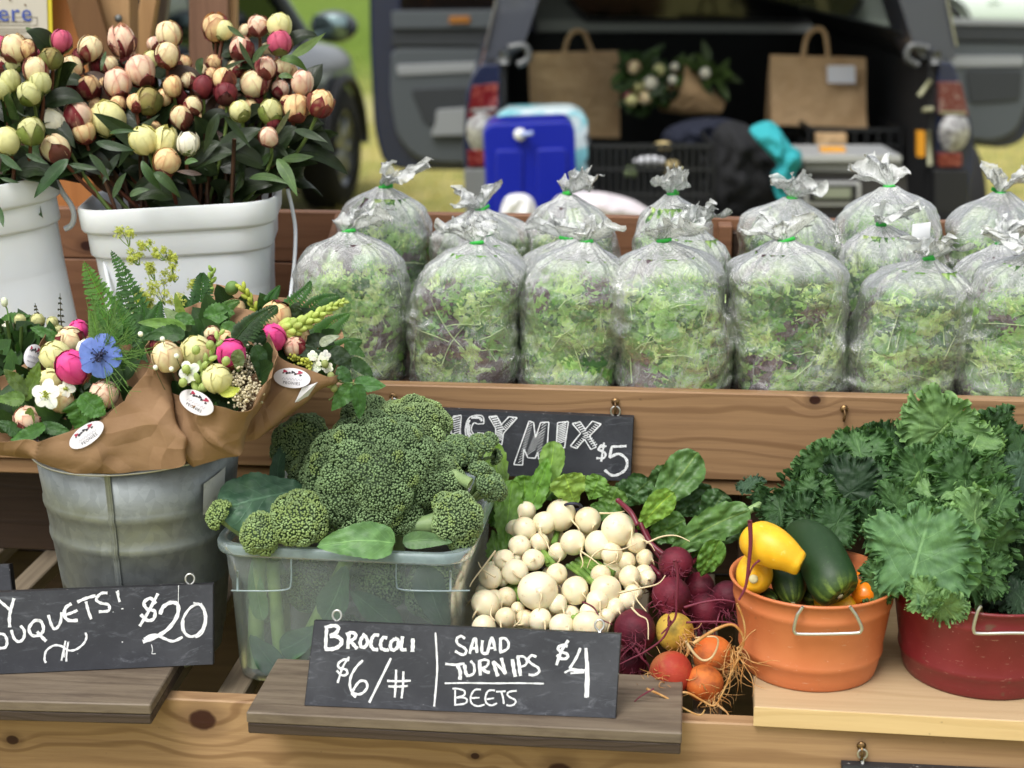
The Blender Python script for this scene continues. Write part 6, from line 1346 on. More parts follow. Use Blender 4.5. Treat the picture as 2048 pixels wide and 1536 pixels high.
PE = [ # crop x, y, r, kind, dx, open, nsep, seplen, label
 ('M', 470, 330, 46, 'ma', 0, 0, 3, .5, 'dark maroon peony bud behind the cream bud left of the corner post'),
 ('M', 640, 380, 52, 'cr', 0, 0, 3, .5, 'cream peony bud in the shade beneath the flared half open pink one'),
 ('M', 750, 340, 50, 'pk', 0, 0, 3, .5, 'blush pink peony bud under the flared half open one'),
 ('M', 860, 470, 46, 'rd', 0, 0, 3, .5, 'burgundy streaked peony bud right below the large round pink one'),
 ('M', 1380, 400, 50, 'cr', 0, 0, 3, .5, 'cream peony bud beneath the blush bud with the broad red sepal'),
 ('M', 1240, 600, 44, 'pe', 0, 0, 3, .5, 'peach peony bud below the two maroon ones'),
 ('M', 1320, 640, 40, 'rd', 0, 0, 3, .5, 'burgundy streaked peony bud hanging under the round maroon one'),
 ('M', 1500, 590, 46, 'ma', 0, 0, 3, .5, 'dark maroon peony bud under the tall egg shaped one'),
 ('M', 1640, 520, 50, 'pk', 0, 0, 3, .5, 'blush pink peony bud left of the smooth pale pink one'),
 ('M', 1700, 420, 44, 'rd', 0, 0, 3, .5, 'burgundy streaked peony bud above the smooth pale pink one'),
 ('M', 1180, 420, 40, 'cr', 0, 0, 3, .5, 'cream peony bud between the two small peach and crimson ones at the centre post foot'),
 ('M', 1560, 300, 44, 'cr', 0, 0, 3, .5, 'cream peony bud left below the pink bud in green sepals'),
 ('M', 560, 620, 46, 'rd', 0, 0, 3, .5, 'burgundy streaked peony bud right above the pink cream one left of the big white one'),
 ('M', 760, 700, 50, 'cr', 0, 0, 3, .5, 'cream peony bud in the shade right of the biggest white one'),
 ('M', 1180, 700, 40, 'rd', 0, 0, 3, .5, 'burgundy streaked peony bud low among the dark stems at the centre'),
 ('M', 740, 590, 44, 'rd', 0, 0, 3, .5, 'burgundy streaked peony bud left of the olive brown one'),
 ('M', 1440, 180, 40, 'cr', 0, 0, 3, .5, 'cream peony bud left of the topmost sepal wrapped one'),
 ('L', 90, 380, 52, 'yg', 0, 0, 3, .5, 'yellow green peony bud under the cream one below the poster'),
 ('L', 20, 380, 50, 'cr', 0, 0, 3, .5, 'cream peony bud at the left edge above the yellow green ones'),
 ('L', 110, 640, 50, 'yg', 0, 0, 3, .5, 'yellow green peony bud in the shade between the upper and lower left ones'),
 ('L', 270, 250, 34, 'rd', 0, 0, 3, .5, 'burgundy streaked peony bud left of the magenta one in the left bucket'),
 ('M', 1800, 640, 46, 'rd', 0, 0, 3, .5, 'burgundy streaked peony bud wedged left of the rightmost yellow one'),
 ('L', 85, 280, 74, 'cr', 0, 0, 3, .42, 'cream peony bud with green sepals below the yellow bordered poster'),
 ('L', 165, 285, 52, 'rd', .3, 0, 3, .5, 'red sided peony bud tucked behind the cream one under the poster'),
 ('L', 360, 240, 62, 'mg', .2, 0, 3, .55, 'magenta peony bud with green sepals in front of the orange brown post'),
 ('L', 300, 340, 62, 'ol', .1, 0, 4, .7, 'olive green peony bud just below the magenta one'),
 ('L', 210, 410, 72, 'cr', 0, 0, 2, .3, 'large cream peony bud in the middle of the left bucket'),
 ('L', 235, 485, 62, 'yg', 0, 0, 2, .4, 'greenish cream peony bud overlapped by the sepal tipped yellow green one'),
 ('L', 175, 545, 70, 'yg', -.1, 0, 3, .5, 'yellow green peony bud with a heart shaped brown sepal'),
 ('L', 62, 470, 58, 'yg', -.1, 0, 2, .3, 'pale yellow green peony bud near the left edge'),
 ('L', 0, 520, 62, 'yg', -.2, 0, 2, .3, 'yellow green peony bud cut by the left edge'),
 ('L', 38, 822, 76, 'py', -.2, 0, 2, .3, 'pale yellow peony bud lowest at the left edge'),
 ('L', 180, 765, 76, 'yg', .2, 0, 4, .6, 'green peony bud with a dark calyx lowest in the left bucket'),
 ('L', 0, 260, 50, 'mg', -.1, 0, 3, .5, 'pink peony bud half out of the frame at the top left'),
 ('L', 228, 318, 30, 'mg', 0, 0, 2, .5, 'tiny magenta peony bud between the olive and the cream buds'),
 ('M', 530, 282, 72, 'cr', .25, 0, 3, .45, 'cream peony bud with pink splits in front of the brown brace'),
 ('M', 415, 395, 66, 'cr', .1, 0, 3, .55, 'cream peony bud rimmed by dark red sepals, left end of the middle bucket'),
 ('M', 715, 240, 74, 'pk', 0, .12, 4, .62, 'half open pink peony with flared green sepals before the corner post'),
 ('M', 988, 200, 72, 'cr', .05, 0, 3, .38, 'tall cream peony bud with black red sepals left of the centre post'),
 ('M', 900, 258, 40, 'pk', -.3, 0, 2, .5, 'small pink peony bud behind the tall cream one'),
 ('M', 980, 320, 70, 'cr', .2, 0, 3, .6, 'red striped cream peony bud beneath the tall cream one'),
 ('M', 888, 350, 50, 'py', -.1, 0, 2, .35, 'pale yellow peony bud half hidden left of the striped bud'),
 ('M', 1072, 370, 48, 'pe', .3, 0, 3, .6, 'small peach peony bud with maroon side at the foot of the centre post'),
 ('M', 1252, 365, 46, 'rd', 0, 0, 3, .5, 'small crimson peony bud right of the centre post foot'),
 ('M', 1262, 160, 74, 'rd', .1, .08, 4, .45, 'open crowned red and yellow peony against the centre post'),
 ('M', 1312, 175, 52, 'py', .3, 0, 2, .3, 'pale peony bud right behind the open crowned one'),
 ('M', 1510, 150, 60, 'pk', 0, 0, 4, .7, 'peony bud wrapped in dark red sepals next to the yellow topmost bud'),
 ('M', 1636, 150, 70, 'py', .1, 0, 2, .25, 'plump pale yellow peony bud at the top right'),
 ('M', 1636, 250, 68, 'mg', 0, 0, 3, .62, 'pink peony bud in green sepals under the topmost yellow bud'),
 ('M', 1415, 285, 66, 'pk', 0, 0, 3, .5, 'blush peony bud with one broad dark red sepal'),
 ('M', 1555, 395, 60, 'pk', .1, 0, 3, .5, 'blush peony bud with red sepals in the upper right of the bunch'),
 ('M', 1655, 392, 50, 'cr', 0, 0, 3, .45, 'small cream peony bud in dark sepals beside a curved leaf'),
 ('M', 1770, 482, 64, 'pk', .1, 0, 2, .25, 'smooth pale pink peony bud at the right side'),
 ('M', 1485, 490, 78, 'cr', 0, 0, 3, .38, 'tall egg shaped cream peony bud with a pointed pink top'),
 ('M', 1310, 465, 62, 'pe', 0, 0, 3, .6, 'peach peony bud above the round maroon one'),
 ('M', 1320, 545, 66, 'ma', 0, 0, 3, .5, 'round maroon peony bud in the centre right of the bunch'),
 ('M', 1190, 505, 60, 'ma', 0, 0, 3, .5, 'maroon peony bud at the centre of the bunch'),
 ('M', 1105, 470, 46, 'cr', 0, 0, 2, .5, 'small cream peony bud with a leaf crossing it'),
 ('M', 1058, 572, 42, 'ma', 0, 0, 3, .5, 'tiny maroon peony bud below the centre'),
 ('M', 1130, 618, 52, 'cr', -.2, 0, 3, .6, 'cream peony bud half wrapped in maroon below the centre'),
 ('M', 1405, 648, 58, 'py', -.1, 0, 3, .6, 'yellow peony bud with red sepals, lower right cluster, left one'),
 ('M', 1468, 622, 42, 'pe', .2, 0, 2, .4, 'small peach peony bud behind the yellow red one'),
 ('M', 1585, 652, 64, 'yg', .1, 0, 4, .6, 'lime peony bud cupped by purple red sepals'),
 ('M', 1735, 630, 72, 'pe', .3, 0, 3, .5, 'orange yellow peony bud with maroon left side at the right'),
 ('M', 1875, 602, 76, 'pe', .4, 0, 4, .65, 'rightmost peony bud, yellow with a red cap'),
 ('M', 1572, 800, 54, 'pk', -.1, 0, 3, .35, 'lowest pink peony bud on the right, over the dark stems'),
 ('M', 822, 410, 82, 'pk', -.05, 0, 3, .4, 'large round pink peony bud left of centre'),
 ('M', 690, 485, 78, 'pk', .1, .05, 3, .5, 'pink cream peony bud with petal edges loosening'),
 ('M', 520, 510, 66, 'rd', 0, .05, 3, .5, 'red topped cream peony bud left of centre'),
 ('M', 620, 490, 46, 'rd', 0, 0, 3, .6, 'crimson peony bud squeezed between two pale ones'),
 ('M', 390, 502, 62, 'ma', 0, 0, 3, .5, 'dark maroon peony bud at the left of the middle bunch'),
 ('M', 868, 588, 74, 'ol', .1, 0, 4, .7, 'olive brown peony bud opening cream at the rim'),
 ('M', 960, 570, 48, 'pe', .1, 0, 2, .3, 'peach peony bud right of the olive brown one'),
 ('M', 1012, 505, 54, 'pe', 0, .05, 2, .4, 'peach peony bud with a torn top'),
 ('M', 455, 672, 80, 'pk', -.2, 0, 3, .3, 'pink cream peony bud left of the big white one'),
 ('M', 355, 615, 74, 'wh', -.3, .35, 2, .4, 'open white peony bloom at the left of the middle bunch'),
 ('M', 322, 715, 62, 'wh', -.4, .35, 2, .4, 'lower open white peony bloom at the left'),
 ('M', 490, 768, 66, 'pe', -.1, 0, 3, .3, 'peach peony bud below the big white one'),
 ('M', 632, 690, 100, 'py', 0, .04, 2, .25, 'biggest creamy white peony, just opening'),
 ('M', 690, 610, 50, 'rd', .1, 0, 3, .5, 'red tipped peony bud right behind the big white one'),
 ('M', 325, 872, 80, 'cr', -.5, 0, 3, .6, 'cream and red peony bud lying over the left rim of the bucket'),
 ('M', 838, 822, 74, 'py', -.3, .15, 2, .3, 'loose yellow cream peony hanging low in the middle'),
 ('M', 965, 835, 70, 'py', .3, .15, 2, .3, 'folded pale yellow peony petals beside the loose one'),
 ('M', 975, 942, 76, 'pe', 0, 0, 2, .3, 'peachy cream peony bud lowest in the middle'),
 ('M', 1102, 842, 60, 'wh', .2, .15, 3, .4, 'pale frilled peony with a pink edge low in the middle'),
 ('M', 1060, 685, 60, 'cr', 0, .05, 3, .6, 'cream peony bud with ragged maroon petals'),
 ('M', 575, 382, 48, 'ma', 0, 0, 3, .6, 'brownish red peony bud in the shade on the left'),
 ('M', 795, 600, 52, 'pe', 0, 0, 2, .4, 'shaded peach peony bud behind the olive brown one'),
 ('M', 900, 760, 48, 'rd', 0, 0, 3, .6, 'reddish peony bud in the shade above the loose one'),
 ('M', 1680, 600, 42, 'rd', 0, 0, 3, .6, 'dark red peony bud squeezed between the lime and the orange yellow ones'),
 ('M', 1240, 440, 40, 'rd', 0, 0, 3, .6, 'small dark red peony bud behind the centre'),
 ('M', 1600, 720, 40, 'ma', 0, 0, 3, .5, 'small maroon peony bud above the lowest pink one')]
for i, (b, x, y, r, kd, dx, op, ns, sl_, lb) in enumerate(PE):
    px, py = x / Z1, y / Z1; rr = np.random.default_rng(8000 + i)
    if b == 'L': Y = 1.86 + (260 - py) / 260 * .10
    else: Y = 1.885 + (320 - py) / 300 * .17 + rr.uniform(-.01, .015)
    if r < 52: Y += .025
    if i < 22: Y += .02
    peony(px, py, r / Z1 * 1.0, Y, kd, dx, lb, 8100 + i, rootM if b == 'M' else rootL, openf=op, nsep=ns, seplen=sl_, nleaf=2)
# leaves that stand out, on stems of their own
ls = thing('leafy_sprigs', rootM, 'leafy peony stems without flowers filling the mouth of the middle white bucket', 'peony stems', None)
def pl(pts, w, Y, col, nh=(0, -.9, .5), **kw):
    q = [P(x / Z1, y / Z1, Y + d) for x, y, d in pts]; fleaf(ls, q, w / Z1 * mpp(q[0]), col, nh=nh, nu=22, nv=9, **kw)
DG = L(54, 80, 42)
for pts, w, Y, cc in (([(400, 930, 0), (300, 1020, -.01), (200, 1160, -.02)], 78, 1.875, L(50, 84, 44)), ([(150, 160, .03), (200, 190, 0), (280, 285, 0)], 32, 1.93, L(86, 112, 62)), ([(1330, 150, 0), (1380, 190, 0), (1440, 230, 0)], 28, 1.98, L(76, 98, 56)),
    ([(1700, 330, 0), (1780, 300, 0), (1910, 190, -.01)], 55, 1.97, L(104, 128, 70)), ([(1640, 350, -.01), (1720, 320, -.02), (1800, 420, 0)], 50, 1.95, L(76, 104, 50)), ([(1630, 450, 0), (1670, 430, 0), (1720, 460, 0)], 34, 1.93, L(84, 112, 58)),
    ([(1480, 370, 0), (1520, 290, 0), (1580, 260, 0)], 42, 1.97, L(64, 84, 48)), ([(1280, 660, -.01), (1240, 760, -.015), (1190, 900, 0)], 60, 1.875, L(44, 62, 38)), ([(1310, 680, -.01), (1390, 760, 0), (1470, 870, 0)], 36, 1.87, L(48, 66, 40)),
    ([(1460, 1045, 0), (1560, 1010, -.01), (1690, 1080, -.02)], 44, 1.90, L(74, 100, 56)), ([(1620, 930, 0), (1680, 1000, -.01), (1740, 1150, -.02)], 66, 1.90, L(82, 108, 60)), ([(1650, 930, 0), (1740, 930, -.01), (1840, 915, -.015)], 50, 1.92, L(66, 90, 48)),
    ([(1720, 760, 0), (1810, 780, -.01), (1920, 835, -.02)], 46, 1.90, L(48, 66, 38)), ([(1700, 640, 0), (1650, 740, 0), (1560, 860, 0)], 30, 1.93, L(80, 84, 48)), ([(1190, 340, 0), (1150, 380, 0), (1180, 440, 0)], 46, 1.93, L(60, 78, 50)),
    ([(830, 940, -.01), (860, 1020, -.02), (950, 1120, 0)], 50, 1.87, L(70, 98, 58)), ([(900, 1010, -.01), (970, 1040, -.02), (1060, 1165, 0)], 56, 1.865, L(74, 100, 62)), ([(1180, 1020, 0), (1100, 1010, -.01), (1030, 1000, 0)], 30, 1.875, L(84, 68, 60)),
    ([(560, 830, 0), (660, 860, -.01), (790, 880, 0)], 52, 1.87, L(50, 72, 42)), ([(640, 780, 0), (700, 760, -.01), (820, 770, 0)], 26, 1.87, L(56, 84, 46)), ([(520, 900, 0), (590, 960, 0), (640, 1060, 0)], 40, 1.875, L(60, 82, 48)), ([(760, 1150, 0), (800, 1110, 0), (880, 1110, 0)], 40, 1.86, L(76, 100, 64)),
    ([(660, 1160, 0), (700, 1060, 0), (740, 1010, 0)], 40, 1.875, L(70, 92, 60)), ([(400, 960, 0), (480, 980, 0), (600, 990, 0)], 34, 1.88, L(56, 78, 44)), ([(1500, 1000, .02), (1560, 930, 0), (1600, 880, 0)], 44, 1.93, L(60, 80, 46)), ([(1080, 960, 0), (1120, 930, 0), (1160, 945, 0)], 34, 1.88, L(80, 112, 62)),
    ([(1450, 900, .03), (1420, 980, .02), (1380, 1080, 0)], 40, 1.92, L(52, 70, 42)), ([(1000, 900, .03), (1100, 940, .03), (1220, 1000, 0)], 44, 1.93, L(48, 64, 40)), ([(1250, 860, .03), (1200, 960, .02), (1150, 1080, 0)], 44, 1.93, L(44, 60, 38)), ([(700, 900, .02), (640, 980, .02), (600, 1080, 0)], 44, 1.92, L(44, 62, 38)),
    ([(1560, 820, .02), (1640, 860, .02), (1700, 940, 0)], 40, 1.92, L(44, 58, 36)), ([(1400, 240, 0), (1440, 340, 0), (1500, 420, 0)], 30, 1.98, L(60, 76, 46)), ([(1290, 420, .02), (1350, 380, 0), (1440, 350, 0)], 26, 1.96, L(58, 72, 44)), ([(620, 300, .02), (600, 360, 0), (590, 420, 0)], 24, 1.97, L(70, 90, 54))):
    pl(pts, w * .56, Y, cc * .85, ruf=.07, rk=1.5, fold=.22)
rr = np.random.default_rng(77)
for k in range(52):
    q = np.array((bc[0] + rr.uniform(-.085, .085), bc[1] + rr.uniform(-.06, .05), rr.uniform(1.18, 1.25))); d = nrm((rr.normal(0, .8) + (q[0] - bc[0]) * 6, rr.normal(-.2, .5), rr.uniform(.1, 1.0))); ln = rr.uniform(.05, .09)
    fleaf(ls, [q, q + d * ln * .5 + (0, 0, .01), q + d * ln], rr.uniform(.010, .017), L(44, 60, 34) * rr.uniform(.4, 1.0), nh=(rr.normal(0, .4), -.8, .5), ruf=.1, rk=1.5)
for k in range(40):
    q = np.array((bc[0] + rr.uniform(-.09, .09), bc[1] + rr.uniform(-.05, .05), 1.10)); e = q + ((q[0] - bc[0]) * .35 + rr.normal(0, .012), rr.normal(0, .02), rr.uniform(.12, .20))
    mb = MB(); mb.add(*tube(bez([q, (q + e) / 2 + (0, 0, .01), e], 6), .0026, 6), L(84, 58, 44) * rr.uniform(.6, 1.2)); mb.build('stem', pstem_m, ls)
ls2 = thing('leafy_sprigs', rootL, 'leafy peony stems without flowers in the left white bucket', 'peony stems', None)
for k in range(60):
    q = np.array((bc2[0] + rr.uniform(-.02, .085), bc2[1] + rr.uniform(-.06, .03), rr.uniform(1.20, 1.30))); d = nrm((rr.normal(0, .7), rr.normal(-.3, .5), rr.uniform(-.5, .8))); ln = rr.uniform(.05, .085)
    fleaf(ls2, [q, q + d * ln * .5 + (0, 0, .01), q + d * ln], rr.uniform(.009, .015), L(56, 80, 44) * rr.uniform(.5, 1.2), nh=(rr.normal(0, .4), -.8, .5), ruf=.1, rk=1.5)
for pts, w in (([(0, 1040, 0), (60, 1060, 0), (115, 1070, 0)], 22), ([(0, 900, 0), (60, 960, -.01), (130, 1000, -.02)], 40), ([(-20, 1200, 0), (10, 1260, -.01), (20, 1330, -.02)], 34), ([(150, 900, 0), (210, 930, 0), (280, 960, 0)], 30)):
    q = [P(x / Z1, y / Z1, 1.84 + d) for x, y, d in pts]; fleaf(ls2, q, w / Z1 * mpp(q[0]) * .6, L(52, 78, 44), ruf=.08)

# ------------------------------------------------------------------ paper wrapped bouquets
def kraft_mat(name, c1, c2):
    t = NT(name); co = t.co(); n = t.noise(co, 240, 4, .7); n2 = t.noise(co, 14, 4, .6)
    c = t.mix(t.ramp(n2, .3, .7), c1, c2); c = t.mix(t.ramp(n, .5, .8, 0, .3), c, t.mix(1, c, (.75, .72, .68), 'MULTIPLY'))
    vo = t.n('TexVoronoi', feature='DISTANCE_TO_EDGE'); dv = t.n('TexNoise'); t.set(dv, 'Vector', co); t.set(dv, 'Scale', 9); t.set(vo, 'Vector', t.vmath('ADD', co, t.vmath('SCALE', dv.outputs['Color']))); t.set(vo, 'Scale', 17)
    for nd in t.t.nodes:
        if nd.type == 'VECT_MATH' and nd.operation == 'SCALE': nd.inputs['Scale'].default_value = .05
    fold_ = t.ramp(vo.outputs[0], 0, .22, 1, 0, False)
    sh = t.prin(Base_Color=t.mix(t.ramp(vo.outputs[0], 0, .025, .22, 0), c, t.mix(1, c, (1.3, 1.28, 1.25), 'MULTIPLY')), Roughness=.72, Specular_IOR_Level=.25, Normal=t.bump(t.math('ADD', t.math('MULTIPLY', t.noise(co, 26, 3, .6, 1.5), .3), t.math('ADD', fold_, t.math('MULTIPLY', n, .08))), .5, .006))
    tr = t.n('BsdfTranslucent'); t.set(tr, 'Color', c); mx = t.n('MixShader'); t.set(mx, 0, .12); t.set(mx, 1, sh); t.set(mx, 2, tr); return t.end(mx)
kraft = kraft_mat('brown kraft paper', lin(162, 130, 98), lin(146, 114, 84))
sticker_m = pm('white label sticker', lin(232, 230, 236), rough=.35, spec=.5)
ink = pm('black ink', lin(50, 46, 54), rough=.6); ink_r = pm('red ink', lin(170, 50, 80), rough=.6); ink_l = pm('grey ink', lin(170, 170, 182), rough=.6)
def text_mesh(s, size=1.0, space=1.0):
    cu = bpy.data.curves.new('t', 'FONT'); cu.body = s; cu.size = size; cu.align_x = 'CENTER'; cu.align_y = 'CENTER'; cu.space_character = space; cu.resolution_u = 2
    o = bpy.data.objects.new('t', cu); COL.objects.link(o); dg = bpy.context.evaluated_depsgraph_get(); me = bpy.data.meshes.new_from_object(o.evaluated_get(dg))
    V = np.array([v.co[:] for v in me.vertices]); g = {}
    for p in me.polygons: g.setdefault(len(p.vertices), []).append(list(p.vertices))
    bpy.data.objects.remove(o); bpy.data.curves.remove(cu); bpy.data.meshes.remove(me); return V, [np.array(x) for x in g.values()]
class Wrap:
    def __init__(s, rim, base, seed, parent, name='paper_wrap', crease=.004, belly=.0):
        s.n = 120; R = crom([P(*q) for q in rim], s.n, True); Bs = crom([P(*q) for q in base], s.n, True); nv = 26; v = np.linspace(0, 1, nv)[:, None, None]
        A = Bs[None] * (1 - v) + R[None] * v; cen = A.mean(1, keepdims=True); o = A - cen; o[..., 2] *= .3; dirn = o / (np.linalg.norm(o, axis=2, keepdims=True) + 1e-9)
        r = np.random.default_rng(seed); V = A.reshape(-1, 3); a = np.linspace(0, 2 * PI, s.n, endpoint=False)[None]
        n1 = fbm(V, 26, seed, 2).reshape(nv, s.n); n2 = (1 - 2 * np.abs(fbm(V * (1, 1, .5), 16, seed + 7, 1))).reshape(nv, s.n)
        pl_ = np.abs(((a * 2.5 / PI + .6 * v[..., 0] + n1 * .25) % 1) - .5) * 2
        A = A + dirn * ((n1 * crease * 1.1 + np.maximum(n2, 0) ** 4 * crease * 2.6 + (pl_ - .5) * crease * 1.2 * (1 - v[..., 0] * .6)) + belly * np.sin(PI * v[..., 0]))[..., None]
        s.A = A; V, F_ = grid(A, cv=True); 
        # edge thickness: inner skin
        inn = A - dirn * .0007; V2, F2 = grid(inn, cv=True); mb = MB(); mb.add(V, F_); mb.add(V2, F2[:, ::-1])
        m = (nv - 1) * s.n; i = np.arange(s.n); j = (i + 1) % s.n; mb.add(np.vstack([A[-1], inn[-1]]), np.stack([i, j, j + s.n, i + s.n], -1))
        s.o = mb.build(name, kraft, parent); s.parent = parent
        s.nv = nv
        # photo position of each vertex for finding surface points
    def hit(s, px, py):                    # nearest front surface point on the viewing ray
        r = nrm(ray(px, py)); o = np.array((0, 0, CAMZ)); d = s.A - o; t = d @ r; V = s.A[t < t.mean(1, keepdims=True) - .004]; d = V - o; t = d @ r; off = np.linalg.norm(d - t[:, None] * r, axis=1)
        k = np.argsort(off)[:14]; k = k[t[k] < t[k].min() + .02]; w = 1 / (off[k] + 1e-5); tt = (t[k] * w).sum() / w.sum(); return o + r * tt
    def hit_field(s, cx, cy):              # fit a plane near a photo point
        pts = np.array([s.hit(cx + a, cy + b) for a, b in ((0, 0), (30, 0), (-30, 0), (0, 18), (0, -18), (20, 12), (-20, -12), (20, -12), (-20, 12))])
        c = pts.mean(0); u, q, vt = np.linalg.svd(pts - c); n = vt[2]
        if n.dot(TOCAM) < 0: n = -n
        return c, n
def sticker(wrap, cx, cy, rx, ry, rot, parent, full=True):
    c, n = wrap.hit_field(cx, cy); o = np.array((0, 0, CAMZ)); ca, sa = math.cos(rot), math.sin(rot)
    # quadratic height above the plane so that the label hugs the paper
    def onp(u, v, off):
        x = cx + rx * u * ca + ry * v * sa; y = cy + rx * u * sa - ry * v * ca
        r = ray(x, y); q = o + r * ((c + n * off - o).dot(n) / r.dot(n)); return q
    smp = [(u, v) for u in (-.95, -.5, 0, .5, .95) for v in (-.95, 0, .95) if u * u + v * v < 1.3]; M_, b_ = [], []
    for u, v in smp:
        x = cx + rx * u * ca + ry * v * sa; y = cy + rx * u * sa - ry * v * ca; h = (wrap.hit(x, y) - c).dot(n); M_.append([1, u, v, u * u]); b_.append(h)
    k = np.linalg.lstsq(np.array(M_), np.array(b_), rcond=None)[0]; res = max(0, (np.array(b_) - np.array(M_) @ k).max())
    def S(u, v, lay): return onp(u, v, k @ np.array([1, u, v, u * u]) + res + .0022 + lay)
    A = np.array([[S(q * math.cos(a), q * math.sin(a), 0) for a in np.linspace(0, 2 * PI, 48, endpoint=False)] for q in np.linspace(0.001, 1, 7)])
    V, F_ = grid(A, cv=True); st = MB().add(V, F_).build('sticker', sticker_m, parent)
    def put(o_):
        V0 = [v.co.copy() for v in o_.data.vertices]; o_.parent = st
    def mapped(V, ox, oy, sc, asp=rx / ry): return np.array([S(ox + p[0] * sc, oy + p[1] * sc * asp, .0003) for p in V])
    V, Fs = text_mesh('PEONIES', 1.0, 1.15); mb = MB().add(mapped(V, 0, -.52, .22), Fs); ob = mb.build('lettering', ink, parent); ob.parent = st
    mb = MB(); x = np.linspace(-.55, .55, 70); cur = [S(a, -.12 + .12 * math.sin(a * 38) * (1 if i_ % 3 else .6), .0003) for i_, a in enumerate(x)]; ribbon(mb, cur[::1], .25 * mpp(c) * 3, n, 70); ob = mb.build('script_line', ink_l, parent); ob.parent = st
    mr, mk = MB(), MB()
    for u, v, w, red in ((-.42, .62, .11, 1), (-.30, .44, .09, 0), (-.14, .50, .07, 0), (.02, .58, .10, 0), (.16, .42, .08, 0), (.40, .62, .13, 1), (.44, .34, .07, 0), (.28, .48, .05, 1), (-.5, .42, .05, 0)):
        pts = np.array([S(u + w * math.cos(a) * (1 + .25 * math.cos(3 * a)), v + w * 1.3 * math.sin(a) * (1 + .25 * math.cos(3 * a)), .0003) for a in np.linspace(0, 2 * PI, 13)[:-1]])
        (mr if red else mk).add(pts, [np.array([list(range(12))])])
    for a, b in (((-.38, .55), (-.1, .5)), ((-.1, .5), (.05, .55)), ((.1, .5), (.35, .55))): ribbon(mk, [S(*a, .0003), S(*b, .0003)], .9 * mpp(c), n)
    for q, nm, m_ in ((mr, 'red_flower_print', ink_r), (mk, 'sprig_print', ink)):
        ob = q.build(nm, m_, parent); ob.parent = st
fern_m = leaf_mat('fern frond', rough=.5, vein=(1.3, 1.3, 1.1), vk=1, vw=.02, mid=.1, transl=.3, bscale=60)
def fern(parent, spine, w, Y, col, n=20, seed=0, nh=(0, -1, .3)):
    r = np.random.default_rng(seed); C = crom([P(*q, Y) if len(q) == 2 else P(*q) for q in spine], 40); m = mpp(C[0]); mb = MB(); T = np.gradient(C, axis=0); T /= np.linalg.norm(T, axis=1)[:, None]
    mb.add(*tube(C, np.linspace(.0010, .0003, 40), 5), np.asarray(col) * 1.3)
    for k in range(n):
        q = k / n; i = int(2 + q * 36); ln = w * m * (1 - q) ** .75 * (1 if q > .08 else .8)
        for sg in (-1, 1):
            S = nrm(np.cross(T[i], nh)) * sg; d = nrm(S + T[i] * .55); e = C[i] + d * ln; nn = 9 
            base = [C[i], C[i] + d * ln * .5 - nrm(nh) * -.002, e - (0, 0, .003)]
            leaf(mb, base, ln * .13 + .0006, nh, 'lance', nu=14, nv=3, fold=.1, saw=.38, sk=5.5, col=col, jit=.15, seed=int(r.integers(1 << 30)))
    return mb.build('fern_frond', fern_m, parent)
rasp_m = leaf_mat('bramble leaf', rough=.5, vein=(1.3, 1.3, 1.1), vk=9, vw=.10, mid=.05, transl=.22, bscale=90, vamt=.5)
def bleaf(parent, pts, w, Y, col, saw=.12, sk=11, outline='ovate', nh=(0, -.9, .5), **kw):
    q = [P(p[0], p[1], Y + (p[2] if len(p) > 2 else 0)) for p in pts]; mb = MB(); leaf(mb, q, w * mpp(q[0]), nh, outline, nu=44, nv=11, fold=.2, ruf=.05, rk=3, crk=.14, saw=saw, sk=sk, col=col, **kw); return mb.build('leaf', rasp_m, parent)
def bbud(parent, px, py, r, Y, kind, seed, dx=0, openf=0, nsep=2, seplen=.3, el=None):
    c = P(px, py, Y); mp, ms = bud_mesh(c, r * mpp(c), nrm((dx, -.75, .75)), kind, seed, openf, nsep, seplen, el)
    o = mp.build('peony_bud', petal_m, parent); s_ = ms.build('sepals', sepal_m, parent); s_.parent = o
    return o
def pearls(parent, pts, n, spread, rad, col, seed, name='flower_cluster', dep=.008, mat=None):
    r = np.random.default_rng(seed); mb = MB(); pos = []
    C = np.array([P(*q) for q in pts]); m = mpp(C[0])
    for k in range(n): pos.append(C[int(r.integers(len(C)))] + r.normal(0, 1, 3) * (spread * m, dep, spread * m))
    stamp(mb, ICO, np.array(pos), rand_rots(n, r), rad * m * r.uniform(.7, 1.3, n), np.repeat(np.asarray(col)[None] * r.uniform(.7, 1.2, (n, 1)), len(ICO[0]), 0)); return mb.build(name, mat or flor_m, parent, kind='stuff')
flor_m = pm('small florets', attr=True, rough=.6, transl=.15)
